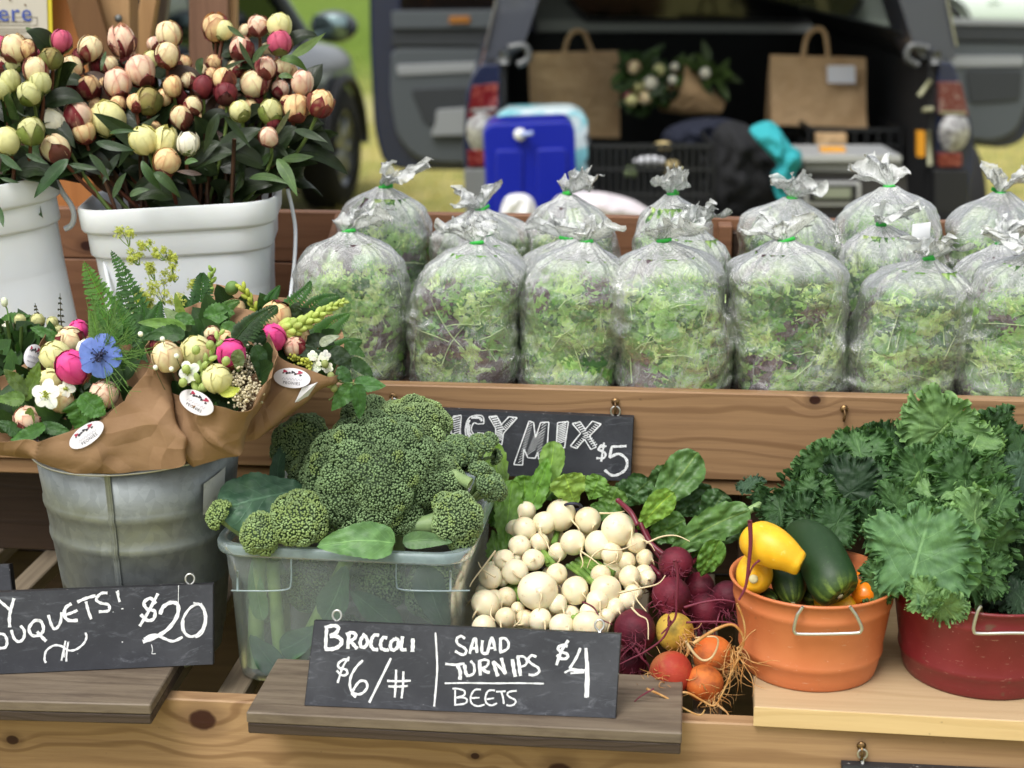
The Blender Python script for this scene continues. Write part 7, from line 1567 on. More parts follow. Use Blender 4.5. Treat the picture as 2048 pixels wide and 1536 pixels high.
def flower(parent, px, py, r, Y, col, n, seed, n_=(0, -1, .35), name='flower', w=.5, cup=.1, cen=None, notch=0):
    c = P(px, py, Y); R = r * mpp(c); B = basis(n_); rr = np.random.default_rng(int(seed * 1000)); mb = MB()
    for k in range(n):
        a = k * 2 * PI / n + rr.uniform(-.12, .12) + seed; d = B[0] * math.cos(a) + B[1] * math.sin(a); ln = R * rr.uniform(.88, 1.1)
        leaf(mb, [c + d * R * .05, c + d * ln * .55 + B[2] * R * cup, c + d * ln - B[2] * R * .05], R * w, B[2], 'obov' if not notch else 'round', nu=12, nv=7, fold=-.08, ruf=.06, rk=1, col=col, jit=.06, seed=int(rr.integers(1 << 30)))
    o = mb.build(name, pet_m, parent)
    if cen is not None:
        m2 = MB(); nn = 26; p = c + rr.normal(0, 1, (nn, 3)) * R * .10 + B[2] * R * .10; stamp(m2, ICO, p, rand_rots(nn, rr), R * rr.uniform(.04, .08, nn), np.repeat(np.asarray(cen)[None] * rr.uniform(.6, 1.3, (nn, 1)), len(ICO[0]), 0))
        for k in range(16 if name == 'blue_flower' else 5):
            a = rr.uniform(0, 6.28); d = B[0] * math.cos(a) + B[1] * math.sin(a); e = c + d * R * rr.uniform(.18, .38) + B[2] * R * .22; m2.add(*tube([c, (c + e) / 2 + B[2] * R * .08, e], R * .014, 5), np.asarray(cen)); 
            V, F_ = sph(e, R * .035, 6, 4); m2.add(V, F_, np.asarray(cen) * .6)
        q = m2.build('flower_centre', flor_m, parent, kind='stuff'); q.parent = o
    return o
pet_m = leaf_mat('flower petal', rough=.5, vein=(.86, .84, .95), vk=1, vw=.02, mid=.08, transl=.25, bscale=60)
def spike(parent, pts, Y, n, r0, r1, col, seed, name='bud_spike'):
    C = crom([P(*q, Y) for q in pts], 30); m = mpp(C[0]); rr = np.random.default_rng(seed); mb = MB(); mb.add(*tube(C, np.linspace(2, .8, 30) * m, 6), np.asarray(col) * .7); T = np.gradient(C, axis=0)
    for k in range(n):
        i = int(k / n * 28); a = k * 2.4; t_ = nrm(T[i]); N_ = nrm(np.cross(t_, (0, 1, 0.1))); B_ = np.cross(t_, N_); d = N_ * math.cos(a) + B_ * math.sin(a); r = (r0 + (r1 - r0) * k / n) * m
        V, F_ = sph(C[i] + d * r * .85 + t_ * r, r * .74, 10, 7, axis=nrm(d * .55 + t_), sq=1.9); mb.add(V, F_, np.asarray(col) * rr.uniform(.85, 1.15))
    return mb.build(name, flor_m, parent)
BK = 'paper wrapped peony bouquets in the galvanized bucket'
b1 = thing('wrapped_bouquet', P(100, 800, 1.6), 'left kraft paper bouquet with a blue star flower and a hot pink bud', 'bouquet', BK)
b2 = thing('wrapped_bouquet', P(420, 760, 1.6), 'middle kraft paper bouquet with lime florets and creamy pearl clusters', 'bouquet', BK)
b3 = thing('wrapped_bouquet', P(600, 700, 1.7), 'right kraft paper bouquet with a pale green flower spike and leaves over the board', 'bouquet', BK)
b4 = thing('wrapped_bouquet', P(20, 700, 1.7), 'kraft paper bouquet behind the left one, cut by the left edge', 'bouquet', BK)
W2 = Wrap([(303, 688, 1.625), (322, 768, 1.598), (380, 800, 1.552), (440, 812, 1.525), (487, 818, 1.53), (522, 772, 1.545), (544, 700, 1.59), (525, 640, 1.66), (470, 615, 1.69), (400, 610, 1.70), (335, 635, 1.67)],
          [(350, 880, 1.61), (354, 918, 1.598), (385, 926, 1.575), (430, 922, 1.56), (470, 902, 1.565), (486, 880, 1.58), (480, 868, 1.62), (440, 862, 1.65), (400, 862, 1.65), (370, 866, 1.63), (355, 872, 1.61)], 3, b2, belly=.004)
W1 = Wrap([(308, 692, 1.595), (300, 735, 1.565), (272, 770, 1.552), (205, 830, 1.54), (125, 868, 1.52), (50, 882, 1.51), (-20, 884, 1.51), (-80, 850, 1.53), (-80, 760, 1.60), (20, 690, 1.69), (130, 668, 1.71), (240, 668, 1.68)],
          [(340, 800, 1.585), (357, 880, 1.56), (356, 928, 1.545), (300, 940, 1.545), (215, 944, 1.54), (140, 934, 1.54), (60, 915, 1.545), (0, 898, 1.55), (60, 880, 1.64), (140, 870, 1.66), (230, 860, 1.66), (310, 830, 1.65)], 11, b1, belly=.006)
W3 = Wrap([(545, 692, 1.645), (562, 716, 1.63), (612, 738, 1.62), (668, 750, 1.632), (690, 710, 1.68), (672, 650, 1.73), (612, 606, 1.77), (505, 588, 1.80), (416, 568, 1.81), (420, 620, 1.77), (470, 660, 1.71), (515, 680, 1.67)],
          [(476, 880, 1.60), (490, 884, 1.595), (512, 876, 1.60), (530, 862, 1.61), (548, 850, 1.63), (545, 842, 1.65), (520, 838, 1.67), (495, 840, 1.68), (475, 846, 1.67), (462, 856, 1.65), (462, 866, 1.63), (468, 874, 1.61)], 19, b3, belly=.006)
W4 = Wrap([(-60, 720, 1.64), (-20, 752, 1.63), (30, 735, 1.63), (72, 690, 1.64), (90, 668, 1.66), (86, 656, 1.71), (40, 652, 1.74), (-30, 650, 1.75), (-90, 680, 1.70)],
          [(-30, 860, 1.62), (0, 870, 1.62), (40, 865, 1.62), (80, 850, 1.63), (95, 840, 1.65), (80, 835, 1.68), (40, 832, 1.70), (-10, 832, 1.70), (-30, 845, 1.66)], 23, b4)
sticker(W2, 393, 805, 37, 22, .50, b2); sticker(W1, 173, 870, 40, 19, -.62, b1); sticker(W3, 584, 756, 37, 20, .10, b3); sticker(W4, 66, 712, 18, 24, .3, b4)
# a second, cut paper label on the right bouquet
c, n = W3.hit_field(607, 792); q = [W3.hit(x, y) + TOCAM * .0022 for x, y in ((590, 805), (604, 776), (636, 764), (612, 800))]
MB().add(np.array(q + [a - TOCAM * .0004 for a in q]), [(0, 1, 2, 3), (7, 6, 5, 4)]).build('paper_tag', sticker_m, b3, smooth=False)
# dark packing of leaves inside every wrap
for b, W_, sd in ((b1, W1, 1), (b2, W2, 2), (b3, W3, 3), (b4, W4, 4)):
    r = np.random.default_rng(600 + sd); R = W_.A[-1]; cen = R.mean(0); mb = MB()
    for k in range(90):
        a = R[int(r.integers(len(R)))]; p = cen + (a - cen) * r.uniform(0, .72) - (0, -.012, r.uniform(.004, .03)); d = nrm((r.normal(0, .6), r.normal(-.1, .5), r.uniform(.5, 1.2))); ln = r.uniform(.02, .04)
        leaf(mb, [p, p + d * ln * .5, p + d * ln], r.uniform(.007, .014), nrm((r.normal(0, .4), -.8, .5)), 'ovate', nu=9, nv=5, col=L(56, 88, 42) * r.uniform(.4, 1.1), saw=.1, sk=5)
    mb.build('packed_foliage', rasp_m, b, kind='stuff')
    ms = MB()
    for k in range(14):
        p = cen + r.normal(0, .012, 3); q = W_.A[0].mean(0) + r.normal(0, .008, 3); ms.add(*tube([p, q], .002, 6), L(92, 118, 60))
    ms.build('stems', flor_m, b, kind='stuff')
G1, G2, G3 = L(70, 112, 48), L(50, 84, 38), L(96, 134, 58)
# --- left bouquet
bbud(b1, 146, 735, 33, 1.555, 'hp', 1, -.3, seplen=.42, nsep=2); bbud(b1, 110, 712, 30, 1.60, 'py', 2, -.2); bbud(b1, 157, 660, 20, 1.66, 'hp', 3, .1); bbud(b1, 140, 680, 27, 1.645, 'cr', 4, 0)
bbud(b1, 208, 788, 28, 1.555, 'pk', 5, .3); bbud(b1, 100, 765, 27, 1.575, 'py', 6, -.1); bbud(b1, 122, 800, 25, 1.55, 'cr', 7, 0, openf=.05); bbud(b1, 56, 840, 27, 1.54, 'pk', 8, -.3, openf=.03); bbud(b1, 175, 700, 22, 1.62, 'wh', 9, .2)
o = flower(b1, 200, 712, 50, 1.55, L(104, 132, 214), 5, 1.35, (.15, -1, .3), 'blue_flower', w=.43, cup=.08, cen=L(44, 50, 84))
flower(b1, 92, 790, 32, 1.53, L(240, 240, 238), 5, .6, (-.1, -1, .4), 'white_flower', w=.42, cen=L(170, 180, 70), notch=1); flower(b1, 132, 778, 20, 1.545, L(238, 238, 236), 4, 2.2, (.3, -1, .5), 'white_flower', w=.42, cen=L(170, 180, 70), notch=1)
r = np.random.default_rng(4); mb = MB(); c0 = P(205, 715, 1.555)      # thready bracts round the blue flower
for k in range(46):
    a = r.uniform(-1.5, 1.9); d = nrm(CR * math.cos(a) + CU * math.sin(a) + TOCAM * r.uniform(-.3, .5)); ln = r.uniform(.02, .062); e = c0 + d * ln
    mid = (c0 + e) / 2 + r.normal(0, .003, 3); mb.add(*tube(bez([c0, mid, e], 6), .00035, 4), G3)
    for j in range(3): 
        p = c0 + (e - c0) * r.uniform(.4, .9); mb.add(*tube([p, p + nrm(d + r.normal(0, .7, 3)) * ln * .3], .00028, 4), G3)
mb.build('thready_bracts', flor_m, b1, kind='stuff')
for pts, w, Y, c_ in (([(90, 770), (55, 740), (5, 700)], 0, 0, 0),) if False else (([(48, 800), (72, 760), (78, 722)], 17, 1.55, L(92, 116, 54)), ([(60, 790), (30, 760), (8, 738)], 15, 1.55, L(80, 104, 48)), ([(50, 800), (20, 795), (-10, 800)], 15, 1.54, L(86, 118, 52)), ([(90, 850), (60, 872), (20, 880)], 16, 1.52, G1), ([(150, 800), (165, 820), (158, 870)], 30, 1.54, G1), ([(160, 790), (190, 820), (212, 828)], 24, 1.535, G1), ([(80, 850), (110, 860), (140, 862)], 14, 1.525, G2), ([(40, 870), (20, 850), (-10, 845)], 14, 1.525, G2), ([(62, 815), (56, 850), (62, 872)], 12, 1.53, L(100, 120, 56)), ([(120, 690), (100, 665), (60, 655)], 14, 1.66, G1)):
    bleaf(b1, pts, w, Y, c_)
for sp, w, c_, sd in (([(250, 700), (215, 620), (185, 560), (168, 522)], 52, L(86, 128, 54), 1), ([(270, 720), (262, 660), (250, 600), (236, 560)], 48, L(66, 108, 48), 2), ([(290, 640), (262, 580), (240, 530), (222, 500)], 34, L(60, 100, 46), 3), ([(240, 740), (225, 700), (212, 650)], 34, L(58, 96, 42), 4), ([(280, 700), (290, 650), (285, 600)], 40, L(54, 92, 42), 5), ([(200, 690), (190, 650), (180, 620)], 26, L(88, 124, 56), 6), ([(300, 690), (310, 640), (322, 600)], 40, L(60, 100, 46), 7), ([(255, 690), (245, 640), (225, 590)], 44, L(70, 114, 50), 8), ([(280, 720), (300, 680), (330, 660)], 36, L(50, 86, 40), 9), ([(235, 680), (215, 650), (195, 600)], 40, L(78, 122, 52), 10)):
    fern(b1, sp, w, 1.70 if sd < 4 else 1.645 + .005 * (sd % 3), c_, 20, sd)
for sp in ([(128, 700), (122, 640), (120, 586)], [(92, 680), (78, 640), (70, 606)]): fern(b1, sp, 16, 1.70, L(52, 52, 30), 9, 9)
mb = MB(); [mb.add(*tube([P(9, 606, 1.70), P(14, 618, 1.70), P(20, 650, 1.70)], .0008, 5), G3)]; mb.add(*sph(P(9, 604, 1.70), .004, 8, 6, sq=1.4), L(220, 226, 200)); mb.build('small_bud', flor_m, b4)
# --- left back bouquet
for x, y, rr_ in ((40, 640, 12), (75, 640, 14), (105, 645, 12), (60, 655, 10), (118, 662, 12), (15, 655, 13), (0, 690, 16), (30, 680, 14)): bbud(b4 if x < 60 else b1, x, y, rr_, 1.70, 'wh' if x < 40 else 'yg', int(x) + 50, 0)
for pts in ([(20, 660), (50, 640), (90, 635)], [(0, 650), (30, 630), (60, 632)]): bleaf(b4, pts, 12, 1.72, G1)
# --- middle bouquet
bbud(b2, 334, 714, 30, 1.565, 'cr', 61, -.2, seplen=.15); bbud(b2, 394, 706, 33, 1.585, 'py', 62, 0, el=1.25); bbud(b2, 462, 708, 29, 1.575, 'hp', 63, .2, seplen=.5); bbud(b2, 434, 757, 29, 1.54, 'py', 64, .1); bbud(b2, 425, 668, 16, 1.62, 'cr', 65, 0); bbud(b2, 424, 680, 10, 1.60, 'ma', 66, 0); bbud(b2, 316, 690, 16, 1.62, 'ma', 67, -.3); bbud(b2, 452, 678, 18, 1.62, 'pe', 68, 0)
flower(b2, 378, 745, 24, 1.545, L(238, 240, 238), 5, .9, (-.1, -1, .3), 'white_flower', w=.42, cen=L(170, 190, 90), notch=1)
pearls(b2, [(495, 715, 1.60), (505, 735, 1.59), (510, 700, 1.61)], 130, 9, 2.6, L(222, 214, 190), 1); pearls(b2, [(478, 762, 1.55), (492, 785, 1.545), (502, 775, 1.555), (485, 800, 1.54), (508, 790, 1.55), (480, 745, 1.57)], 330, 9, 2.8, L(220, 208, 176), 2)
spike(b2, [(398, 785), (404, 740), (425, 705), (445, 655)], 1.548, 15, 10, 6, L(172, 192, 112), 5)
for x, y in ((366, 765), (408, 775), (448, 780), (452, 722), (372, 738), (392, 700), (420, 690)): 
    V, F_ = sph(P(x, y, 1.542), 9 * mpp(P(x, y, 1.54)), 10, 7, axis=(.3, -.5, .6), sq=1.3); MB().add(V, F_, L(178, 196, 116) * random.uniform(.85, 1.1)).build('green_bud', flor_m, b2)
for x, y in ((311, 735), (343, 738), (353, 712), (281, 668), (325, 678)):
    mb = MB(); V, F_ = sph(P(x, y, 1.55), 5.5 * mpp(P(x, y, 1.55)), 8, 6); mb.add(V, F_, L(240, 240, 230)); mb.add(*tube(bez([P(x, y + 3, 1.55), P(x + 8, y + 25, 1.56), P(x + 22, y + 50, 1.57)], 6), .0004, 4), G2); mb.build('small_bud', flor_m, b2)
for pts, w, Y, c_, s_ in (([(372, 660), (330, 645), (275, 645)], 14, 1.63, G3, .03), ([(370, 672), (330, 660), (285, 680)], 17, 1.615, G2, .1), ([(372, 650), (358, 620), (350, 585)], 10, 1.66, L(124, 150, 66), .02), ([(380, 665), (350, 640), (328, 615)], 16, 1.65, L(128, 148, 110), .05), ([(410, 640), (440, 620), (470, 628)], 22, 1.66, G1, .08), ([(440, 655), (470, 660), (490, 672)], 16, 1.62, G1, .1), ([(470, 700), (482, 720), (474, 745)], 14, 1.56, L(104, 122, 78), .02), ([(510, 690), (525, 720), (520, 765)], 17, 1.575, L(40, 70, 34), .05), ([(440, 780), (465, 790), (480, 775)], 12, 1.535, L(188, 196, 84), .02), ([(350, 640), (372, 632), (390, 650)], 14, 1.645, G1, .08), ([(500, 650), (515, 670), (530, 700)], 18, 1.62, L(36, 62, 32), .1)):
    bleaf(b2, pts, w, Y, c_, saw=s_)
for sp, w, Y, c_, sd in (([(395, 640), (402, 600), (405, 560), (404, 545)], 40, 1.72, L(50, 88, 42), 11), ([(375, 650), (372, 610), (368, 590)], 24, 1.72, L(58, 96, 46), 12), ([(470, 690), (500, 650), (540, 620), (556, 612)], 34, 1.60, L(48, 78, 40), 13), ([(440, 640), (455, 610), (480, 600)], 24, 1.68, L(76, 112, 54), 14)):
    fern(b2, sp, w, Y, c_, 18, sd)
def alch(parent, px, py, R, n, col, seed, Y=1.74):          # frothy lime florets on branching stems
    r = np.random.default_rng(seed); mb = MB(); m = mpp(P(px, py, Y)); root = P(px + 10, py + R * 1.1, Y); pos = []
    for k in range(max(5, n // 22)):
        a = r.uniform(0, 6.28); q = r.uniform(0, 1) ** .5; c = P(px + R * .8 * q * math.cos(a), py + R * .8 * q * math.sin(a), Y + r.normal(0, .008)); mb.add(*tube(bez([root, (root + c) / 2 + r.normal(0, .004, 3), c], 5), .0005, 4), L(120, 150, 60))
        for j in range(40): pos.append(c + r.normal(0, R * .2 * m, 3))
    pos = np.array(pos); n = len(pos)
    for k in range(n):
        nn = nrm(r.normal(0, 1, 3) + (0, -1.2, .5)); B = basis(nn); s = 2.6 * m
        for q in range(4):
            d = B[0] * math.cos(q * PI / 2) + B[1] * math.sin(q * PI / 2); d2 = np.cross(nn, d); mb.add(np.array([pos[k], pos[k] + d * s * .6 + d2 * s * .35, pos[k] + d * s * 1.2 + nn * s * .2, pos[k] + d * s * .6 - d2 * s * .35]), [np.array([[0, 1, 2, 3]])], np.asarray(col) * r.uniform(.8, 1.2))
    return mb.build('lime_florets', flor_m, parent, kind='stuff')
YG = L(188, 196, 84)
for a in ((248, 472, 20, 44), (290, 486, 16, 40), (270, 510, 18, 40), (318, 505, 14, 30), (345, 512, 14, 36), (300, 540, 20, 50), (340, 545, 18, 44), (320, 580, 28, 110), (290, 585, 24, 90), (350, 600, 22, 60), (275, 600, 26, 150), (300, 615, 24, 120), (388, 562, 22, 66)):
    alch(b2, *a, YG * (1.0 if a[1] > 590 else .92), int(a[0]), 1.745)
spike(b2, [(418, 590), (422, 560), (425, 536)], 1.74, 9, 7, 5, L(150, 180, 84), 8)
# --- right bouquet
bbud(b3, 545, 675, 27, 1.64, 'hp', 71, -.1, seplen=.2); bbud(b3, 552, 632, 30, 1.69, 'pe', 72, .1); bbud(b3, 600, 678, 22, 1.67, 'pe', 73, .3); bbud(b3, 590, 695, 22, 1.65, 'pk', 74, .1); bbud(b3, 470, 620, 22, 1.76, 'pe', 75, 0); bbud(b3, 568, 655, 14, 1.66, 'pe', 76, 0)
spike(b3, [(560, 662), (600, 650), (650, 622), (694, 600)], 1.655, 44, 13, 4, L(178, 196, 100), 9)
spike(b3, [(520, 640), (500, 600), (482, 572)], 1.75, 14, 7, 6, L(176, 186, 70), 10)
V, F_ = sph(P(464, 576, 1.76), 14 * mpp(P(464, 576, 1.76)), 14, 10, axis=(.5, -.3, .7), sq=1.1); MB().add(V, F_, L(112, 146, 76)).build('green_bud', flor_m, b3)
for x, y in ((625, 712), (640, 722), (655, 735), (632, 735), (650, 712)): flower(b3, x, y, 12, 1.635, L(236, 238, 228), 5, x * .1, (0, -1, .4), 'white_flower', w=.45, notch=1)
pearls(b3, [(600, 722, 1.635), (615, 728, 1.635), (590, 712, 1.64)], 50, 7, 3.6, L(190, 196, 80), 5, dep=.004)
for pts, w, Y, c_, s_, ol in (([(560, 690), (600, 700), (660, 712)], 14, 1.645, L(44, 66, 38), .0, 'lance'), ([(600, 650), (585, 620), (600, 605)], 17, 1.70, L(48, 66, 40), .0, 'ovate'), ([(610, 690), (640, 672), (670, 690)], 16, 1.66, L(44, 62, 38), 0, 'ovate'), ([(640, 690), (655, 678), (680, 672)], 10, 1.65, L(150, 160, 138), 0, 'ovate'), ([(660, 700), (690, 715), (700, 740)], 18, 1.645, L(40, 58, 36), 0, 'ovate'),
    ([(672, 740), (690, 745), (705, 775)], 14, 1.635, L(56, 92, 48), .08, 'ovate'), ([(706, 768), (690, 790), (662, 822)], 19, 1.63, L(74, 116, 58), .1, 'ovate'), ([(712, 768), (722, 800), (718, 838)], 17, 1.625, L(62, 102, 52), .1, 'ovate'), ([(708, 764), (735, 770), (772, 772)], 17, 1.64, L(66, 106, 54), .1, 'ovate'), ([(690, 700), (705, 690), (730, 715)], 14, 1.69, L(70, 108, 54), .1, 'ovate'), ([(700, 720), (730, 735), (745, 755)], 14, 1.67, L(54, 86, 44), .08, 'ovate')):
    bleaf(b3, pts, w, Y, c_, saw=s_, outline=ol)
for x, y in ((650, 728), (662, 752), (668, 776), (658, 768)):
    V, F_ = sph(P(x, y, 1.63), 8 * mpp(P(x, y, 1.63)), 8, 6, sq=1.1); MB().add(V, F_, L(150, 160, 96)).build('green_bud', flor_m, b3)
mb = MB(); [mb.add(*tube(crom([P(x, y, 1.635) for x, y in q], 14), .0009, 5), L(118, 140, 76)) for q in ([(640, 720), (672, 760), (706, 766)], [(672, 760), (668, 790), (658, 800)], [(706, 766), (712, 770), (714, 775)])]; mb.build('twig', flor_m, b3)
for sp, w, Y, c_, sd in (([(560, 650), (580, 610), (610, 580), (622, 560)], 30, 1.74, L(64, 108, 50), 21), ([(530, 620), (545, 590), (560, 570)], 22, 1.76, L(58, 100, 48), 22), ([(630, 690), (660, 650), (700, 625)], 40, 1.72, L(70, 112, 52), 23), ([(650, 720), (690, 690), (725, 680)], 34, 1.70, L(66, 106, 50), 24), ([(600, 640), (640, 600), (680, 590)], 30, 1.76, L(60, 102, 48), 25), ([(470, 680), (505, 640), (548, 612)], 32, 1.60, L(44, 70, 38), 26)):
    fern(b3, sp, w, Y, c_, 18, sd)
# ------------------------------------------------------------------ wooden frame and poster behind the stand
w_or = wood('orange varnished post', lin(172, 112, 62), lin(148, 90, 46), lin(70, 34, 18), ax='z', lines=30, amt=.35, knots=[(1.12, P(160, 370, 2.5)[0], .01)])
w_br = wood('brown brace', lin(112, 80, 50), lin(92, 62, 38), lin(50, 30, 20), ax='z', lines=30, amt=.3)
w_li = wood('light post', lin(176, 140, 98), lin(156, 120, 80), lin(90, 60, 40), ax='z', lines=30, amt=.3)
w_ce = wood('brown post', lin(124, 92, 72), lin(98, 70, 54), lin(60, 34, 24), ax='z', lines=40, amt=.4)
def prism(poly, D, dep, rev=False):
    A = np.array([H(x, y, D) for x, y in poly]); B = A + HD * dep; n = len(poly)
    F_ = [np.array([list(range(n))]), np.array([[n + k for k in range(n)][::-1]]), np.array([[k, n + k, n + (k + 1) % n, (k + 1) % n] for k in range(n)])]
    return np.vstack([A, B]), F_
def pr(parent, name, mat, poly, D, dep, label=None, smooth=False, bev=0.0):
    V, F_ = prism(poly, D, dep); o = MB().add(V, F_).build(name, mat, parent, smooth=smooth, label=label)
    if bev: md = o.modifiers.new('b', 'BEVEL'); md.width = bev; md.segments = 3; md.limit_method = 'ANGLE'; md.angle_limit = math.radians(25)
    return o
def rnd(poly, r, n=4):                      # round the corners of a photo polygon
    out = []; m = len(poly)
    for i in range(m):
        p, a, b = np.array(poly[i], float), np.array(poly[i - 1], float), np.array(poly[(i + 1) % m], float)
        ri = min(r, np.linalg.norm(a - p) * .45, np.linalg.norm(b - p) * .45); A, B = p + nrm(a - p) * ri, p + nrm(b - p) * ri
        for k in range(n + 1):
            t = k / n; out.append(tuple(A * (1 - t) ** 2 + 2 * p * t * (1 - t) + B * t * t))
    return out
fr = thing('corner_posts', H(180, 900, 2.5) * (1, 1, 0), 'orange and brown wooden corner posts with a diagonal brace behind the left bucket', 'wooden posts')
pr(fr, 'post', w_or, [(101, -120), (189, -120), (186, 900), (98, 900)], 2.50, .09, bev=.003); pr(fr, 'post', w_li, [(191, -120), (259, -120), (262, 330), (193, 330)], 2.51, .06, bev=.003)
pr(fr, 'brace', w_br, [(96, -120), (158, -120), (250, 190), (190, 190)], 2.478, .02, bev=.002)
MB().add(*sph(H(237, 37, 2.50), .006, 12, 8)).build('bolt', pm('dull bolt', lin(110, 112, 110), rough=.5, metal=.6), fr)
st = thing('wooden_strut', H(280, 200, 2.7), 'pale diagonal wooden strut between the corner posts and the centre post', 'wooden strut')
pr(st, 'board', w_li, [(302, -140), (336, -140), (288, 160), (254, 160)], 2.72, .03, bev=.002); pr(st, 'board', wood('grey strut', lin(128, 120, 108), lin(100, 92, 82), lin(60, 50, 40), ax='z', lines=30), [(330, -140), (352, -140), (316, 160), (292, 160)], 2.76, .03, bev=.002)
cp = thing('wooden_post', H(420, 900, 2.6) * (1, 1, 0), 'reddish brown centre post rising behind the peony bucket', 'wooden post')
pr(cp, 'post', w_ce, [(377, -140), (457, -140), (452, 950), (380, 950)], 2.60, .08, bev=.003); pr(cp, 'batten', w_li, [(459, -140), (472, -140), (466, 950), (455, 950)], 2.62, .03)
po = thing('poster', H(20, 40, 2.46), 'white poster with a thick yellow border and blue letters at the top left', 'poster')
pr(po, 'yellow_border', pm('yellow border', lin(214, 196, 50), rough=.6), [(-170, -170), (98, -170), (106, 105), (-170, 96)], 2.472, .003)
pr(po, 'white_field', pm('poster paper', lin(196, 190, 176), rough=.6, var=[(lin(180, 172, 156), 10, .4, .7, None)]), [(-160, -160), (89, -160), (96, 93), (-160, 84)], 2.4700, .0018)
V, Fs = text_mesh('Here', 1.0, 1.05); s = 36 * 2.47 / FPX * 1.35; org = H(11, 27, 2.4685); V = org + V[:, :1] * HR * s + V[:, 1:2] * UP * s; MB().add(V, Fs).build('blue_lettering', pm('blue print', lin(48, 76, 160), rough=.6), po)
for x, y in ((20, 0), (50, 10)): MB().add(*sph(H(x, y, 2.4685), .0016, 8, 4, axis=HD, sq=.2)).build('star_mark', pm('brown print', lin(120, 96, 70), rough=.6), po)
gp = pm('grey print', lin(128, 118, 104), rough=.6)
for k, (x0, x1, y) in enumerate([(-20, 74, 34), (-20, 74, 50)] + [(-20, 60 - (i_ % 3) * 7, 58 + i_ * 5.5) for i_ in range(5)]):
    pr(po, 'printed_rule', gp, [(x0, y - .5), (x1, y - .5 + .6), (x1, y + .6 + .6), (x0, y + .6)], 2.4692, .0003)
pr(po, 'printed_rule', gp, [(73, 34), (74.4, 34), (74.6, 51), (73.2, 51)], 2.4692, .0003)
for k in range(14): 
    x = -18 + k * 5.6 + (k % 3); q = [H(x + dx, 43 + dy, 2.4690) for dx, dy in ((0, 3), (1.2, -3), (2.6, 2.5), (4, -1))]; mb = MB(); ribbon(mb, q, .0008, -HD, 8); mb.build('small_print', gp, po)

# ------------------------------------------------------------------ vehicles
navy = pm('navy car paint', lin(26, 34, 62), rough=.25, coat=.6, spec=.5, bump=(4, .02)); black = pm('black plastic', lin(22, 23, 25), rough=.55, bump=(300, .2)); linerm = pm('dark bed liner', lin(20, 21, 22), rough=.8)
shellm = pm('grey shell paint', lin(66, 70, 80), rough=.3, coat=.5); trimg = pm('grey door trim', lin(74, 80, 84), rough=.6, bump=(120, .15)); trimd = pm('dark door trim', lin(44, 48, 52), rough=.6); trimw = pm('pale armrest plastic', lin(140, 144, 146), rough=.5)
glass = pm('dark car glass', lin(10, 12, 14), rough=.06, spec=.8); redl = pm('red lamp lens', lin(98, 24, 28), rough=.18, coat=.7, var=[(lin(150, 84, 74), 55, .5, .7, None)]); clearl = pm('clear lamp lens', lin(176, 176, 174), rough=.15, coat=.8, metal=.3, var=[(lin(110, 106, 104), 60, .4, .65, None)]); chrome = pm('bright metal', lin(190, 192, 194), rough=.2, metal=.9)
tyre = pm('tyre rubber', lin(24, 24, 25), rough=.85, bump=(150, .4)); alloy = pm('alloy rim', lin(160, 164, 168), rough=.3, metal=.8)
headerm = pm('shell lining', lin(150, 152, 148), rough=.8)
tk = thing('pickup_truck', H(1450, 900, 6.2) * (1, 1, 0), 'dark blue pickup truck with its canopy hatch open and produce in the bed', 'pickup truck')
pr(tk, 'bed_side', navy, rnd([(1002, 128), (962, 128), (944, 152), (931, 190), (926, 300), (932, 410), (992, 415), (998, 300)], 10), 5.45, 2.3, bev=.01)
pr(tk, 'bed_side', navy, rnd([(1876, 124), (1906, 124), (1926, 180), (1944, 250), (1950, 320), (1936, 420), (1872, 420), (1874, 300)], 10), 5.45, 2.3, bev=.01)
for side, up_, lens, low in ((0, [(944, 172), (996, 166), (994, 226), (934, 238)], (964, 262, 31, 44), [(934, 300), (996, 296), (996, 330), (936, 334)]), (1, [(1878, 164), (1922, 164), (1938, 232), (1878, 230)], (1908, 264, 31, 40), [(1877, 306), (1924, 306), (1924, 334), (1877, 334)])):
    tl = pr(tk, 'tail_light', redl if side == 0 else pm('smoky lamp lens', lin(96, 44, 46), rough=.2, coat=.6, var=[(lin(140, 120, 116), 60, .5, .7, None)]), rnd(up_, 5), 5.42, .05, bev=.006)
    x, y, rx, ry = lens; c = H(x, y, 5.425); A = []
    for q in np.linspace(0, 1, 7):
        a = np.linspace(0, 2 * PI, 28, endpoint=False); A.append([c + HR * math.cos(b) * rx * q * 5.42 / FPX + UP * math.sin(b) * ry * q * 5.42 / FPX - HD * .02 * math.cos(q * PI / 2) for b in a])
    V, F_ = grid(np.array(A), cv=True); MB().add(V, F_).build('reversing_lens', clearl, tk)
    pr(tk, 'tail_light', redl, rnd(low, 4), 5.42, .05, bev=.005)
    pr(tk, 'bumper_corner', pm('grey bumper', lin(110, 112, 112), rough=.5) if side == 0 else black, rnd([(928, 340), (994, 338), (994, 420), (930, 425)] if side == 0 else [(1868, 340), (1938, 342), (1930, 425), (1868, 425)], 6), 5.40, .06, bev=.01)
    # lamp frames
    pr(tk, 'lamp_ring', chrome if side else clearl, rnd([(940, 218), (992, 214), (992, 220), (940, 225)] if side == 0 else [(1880, 222), (1932, 224), (1932, 229), (1880, 227)], 2), 5.415, .02)
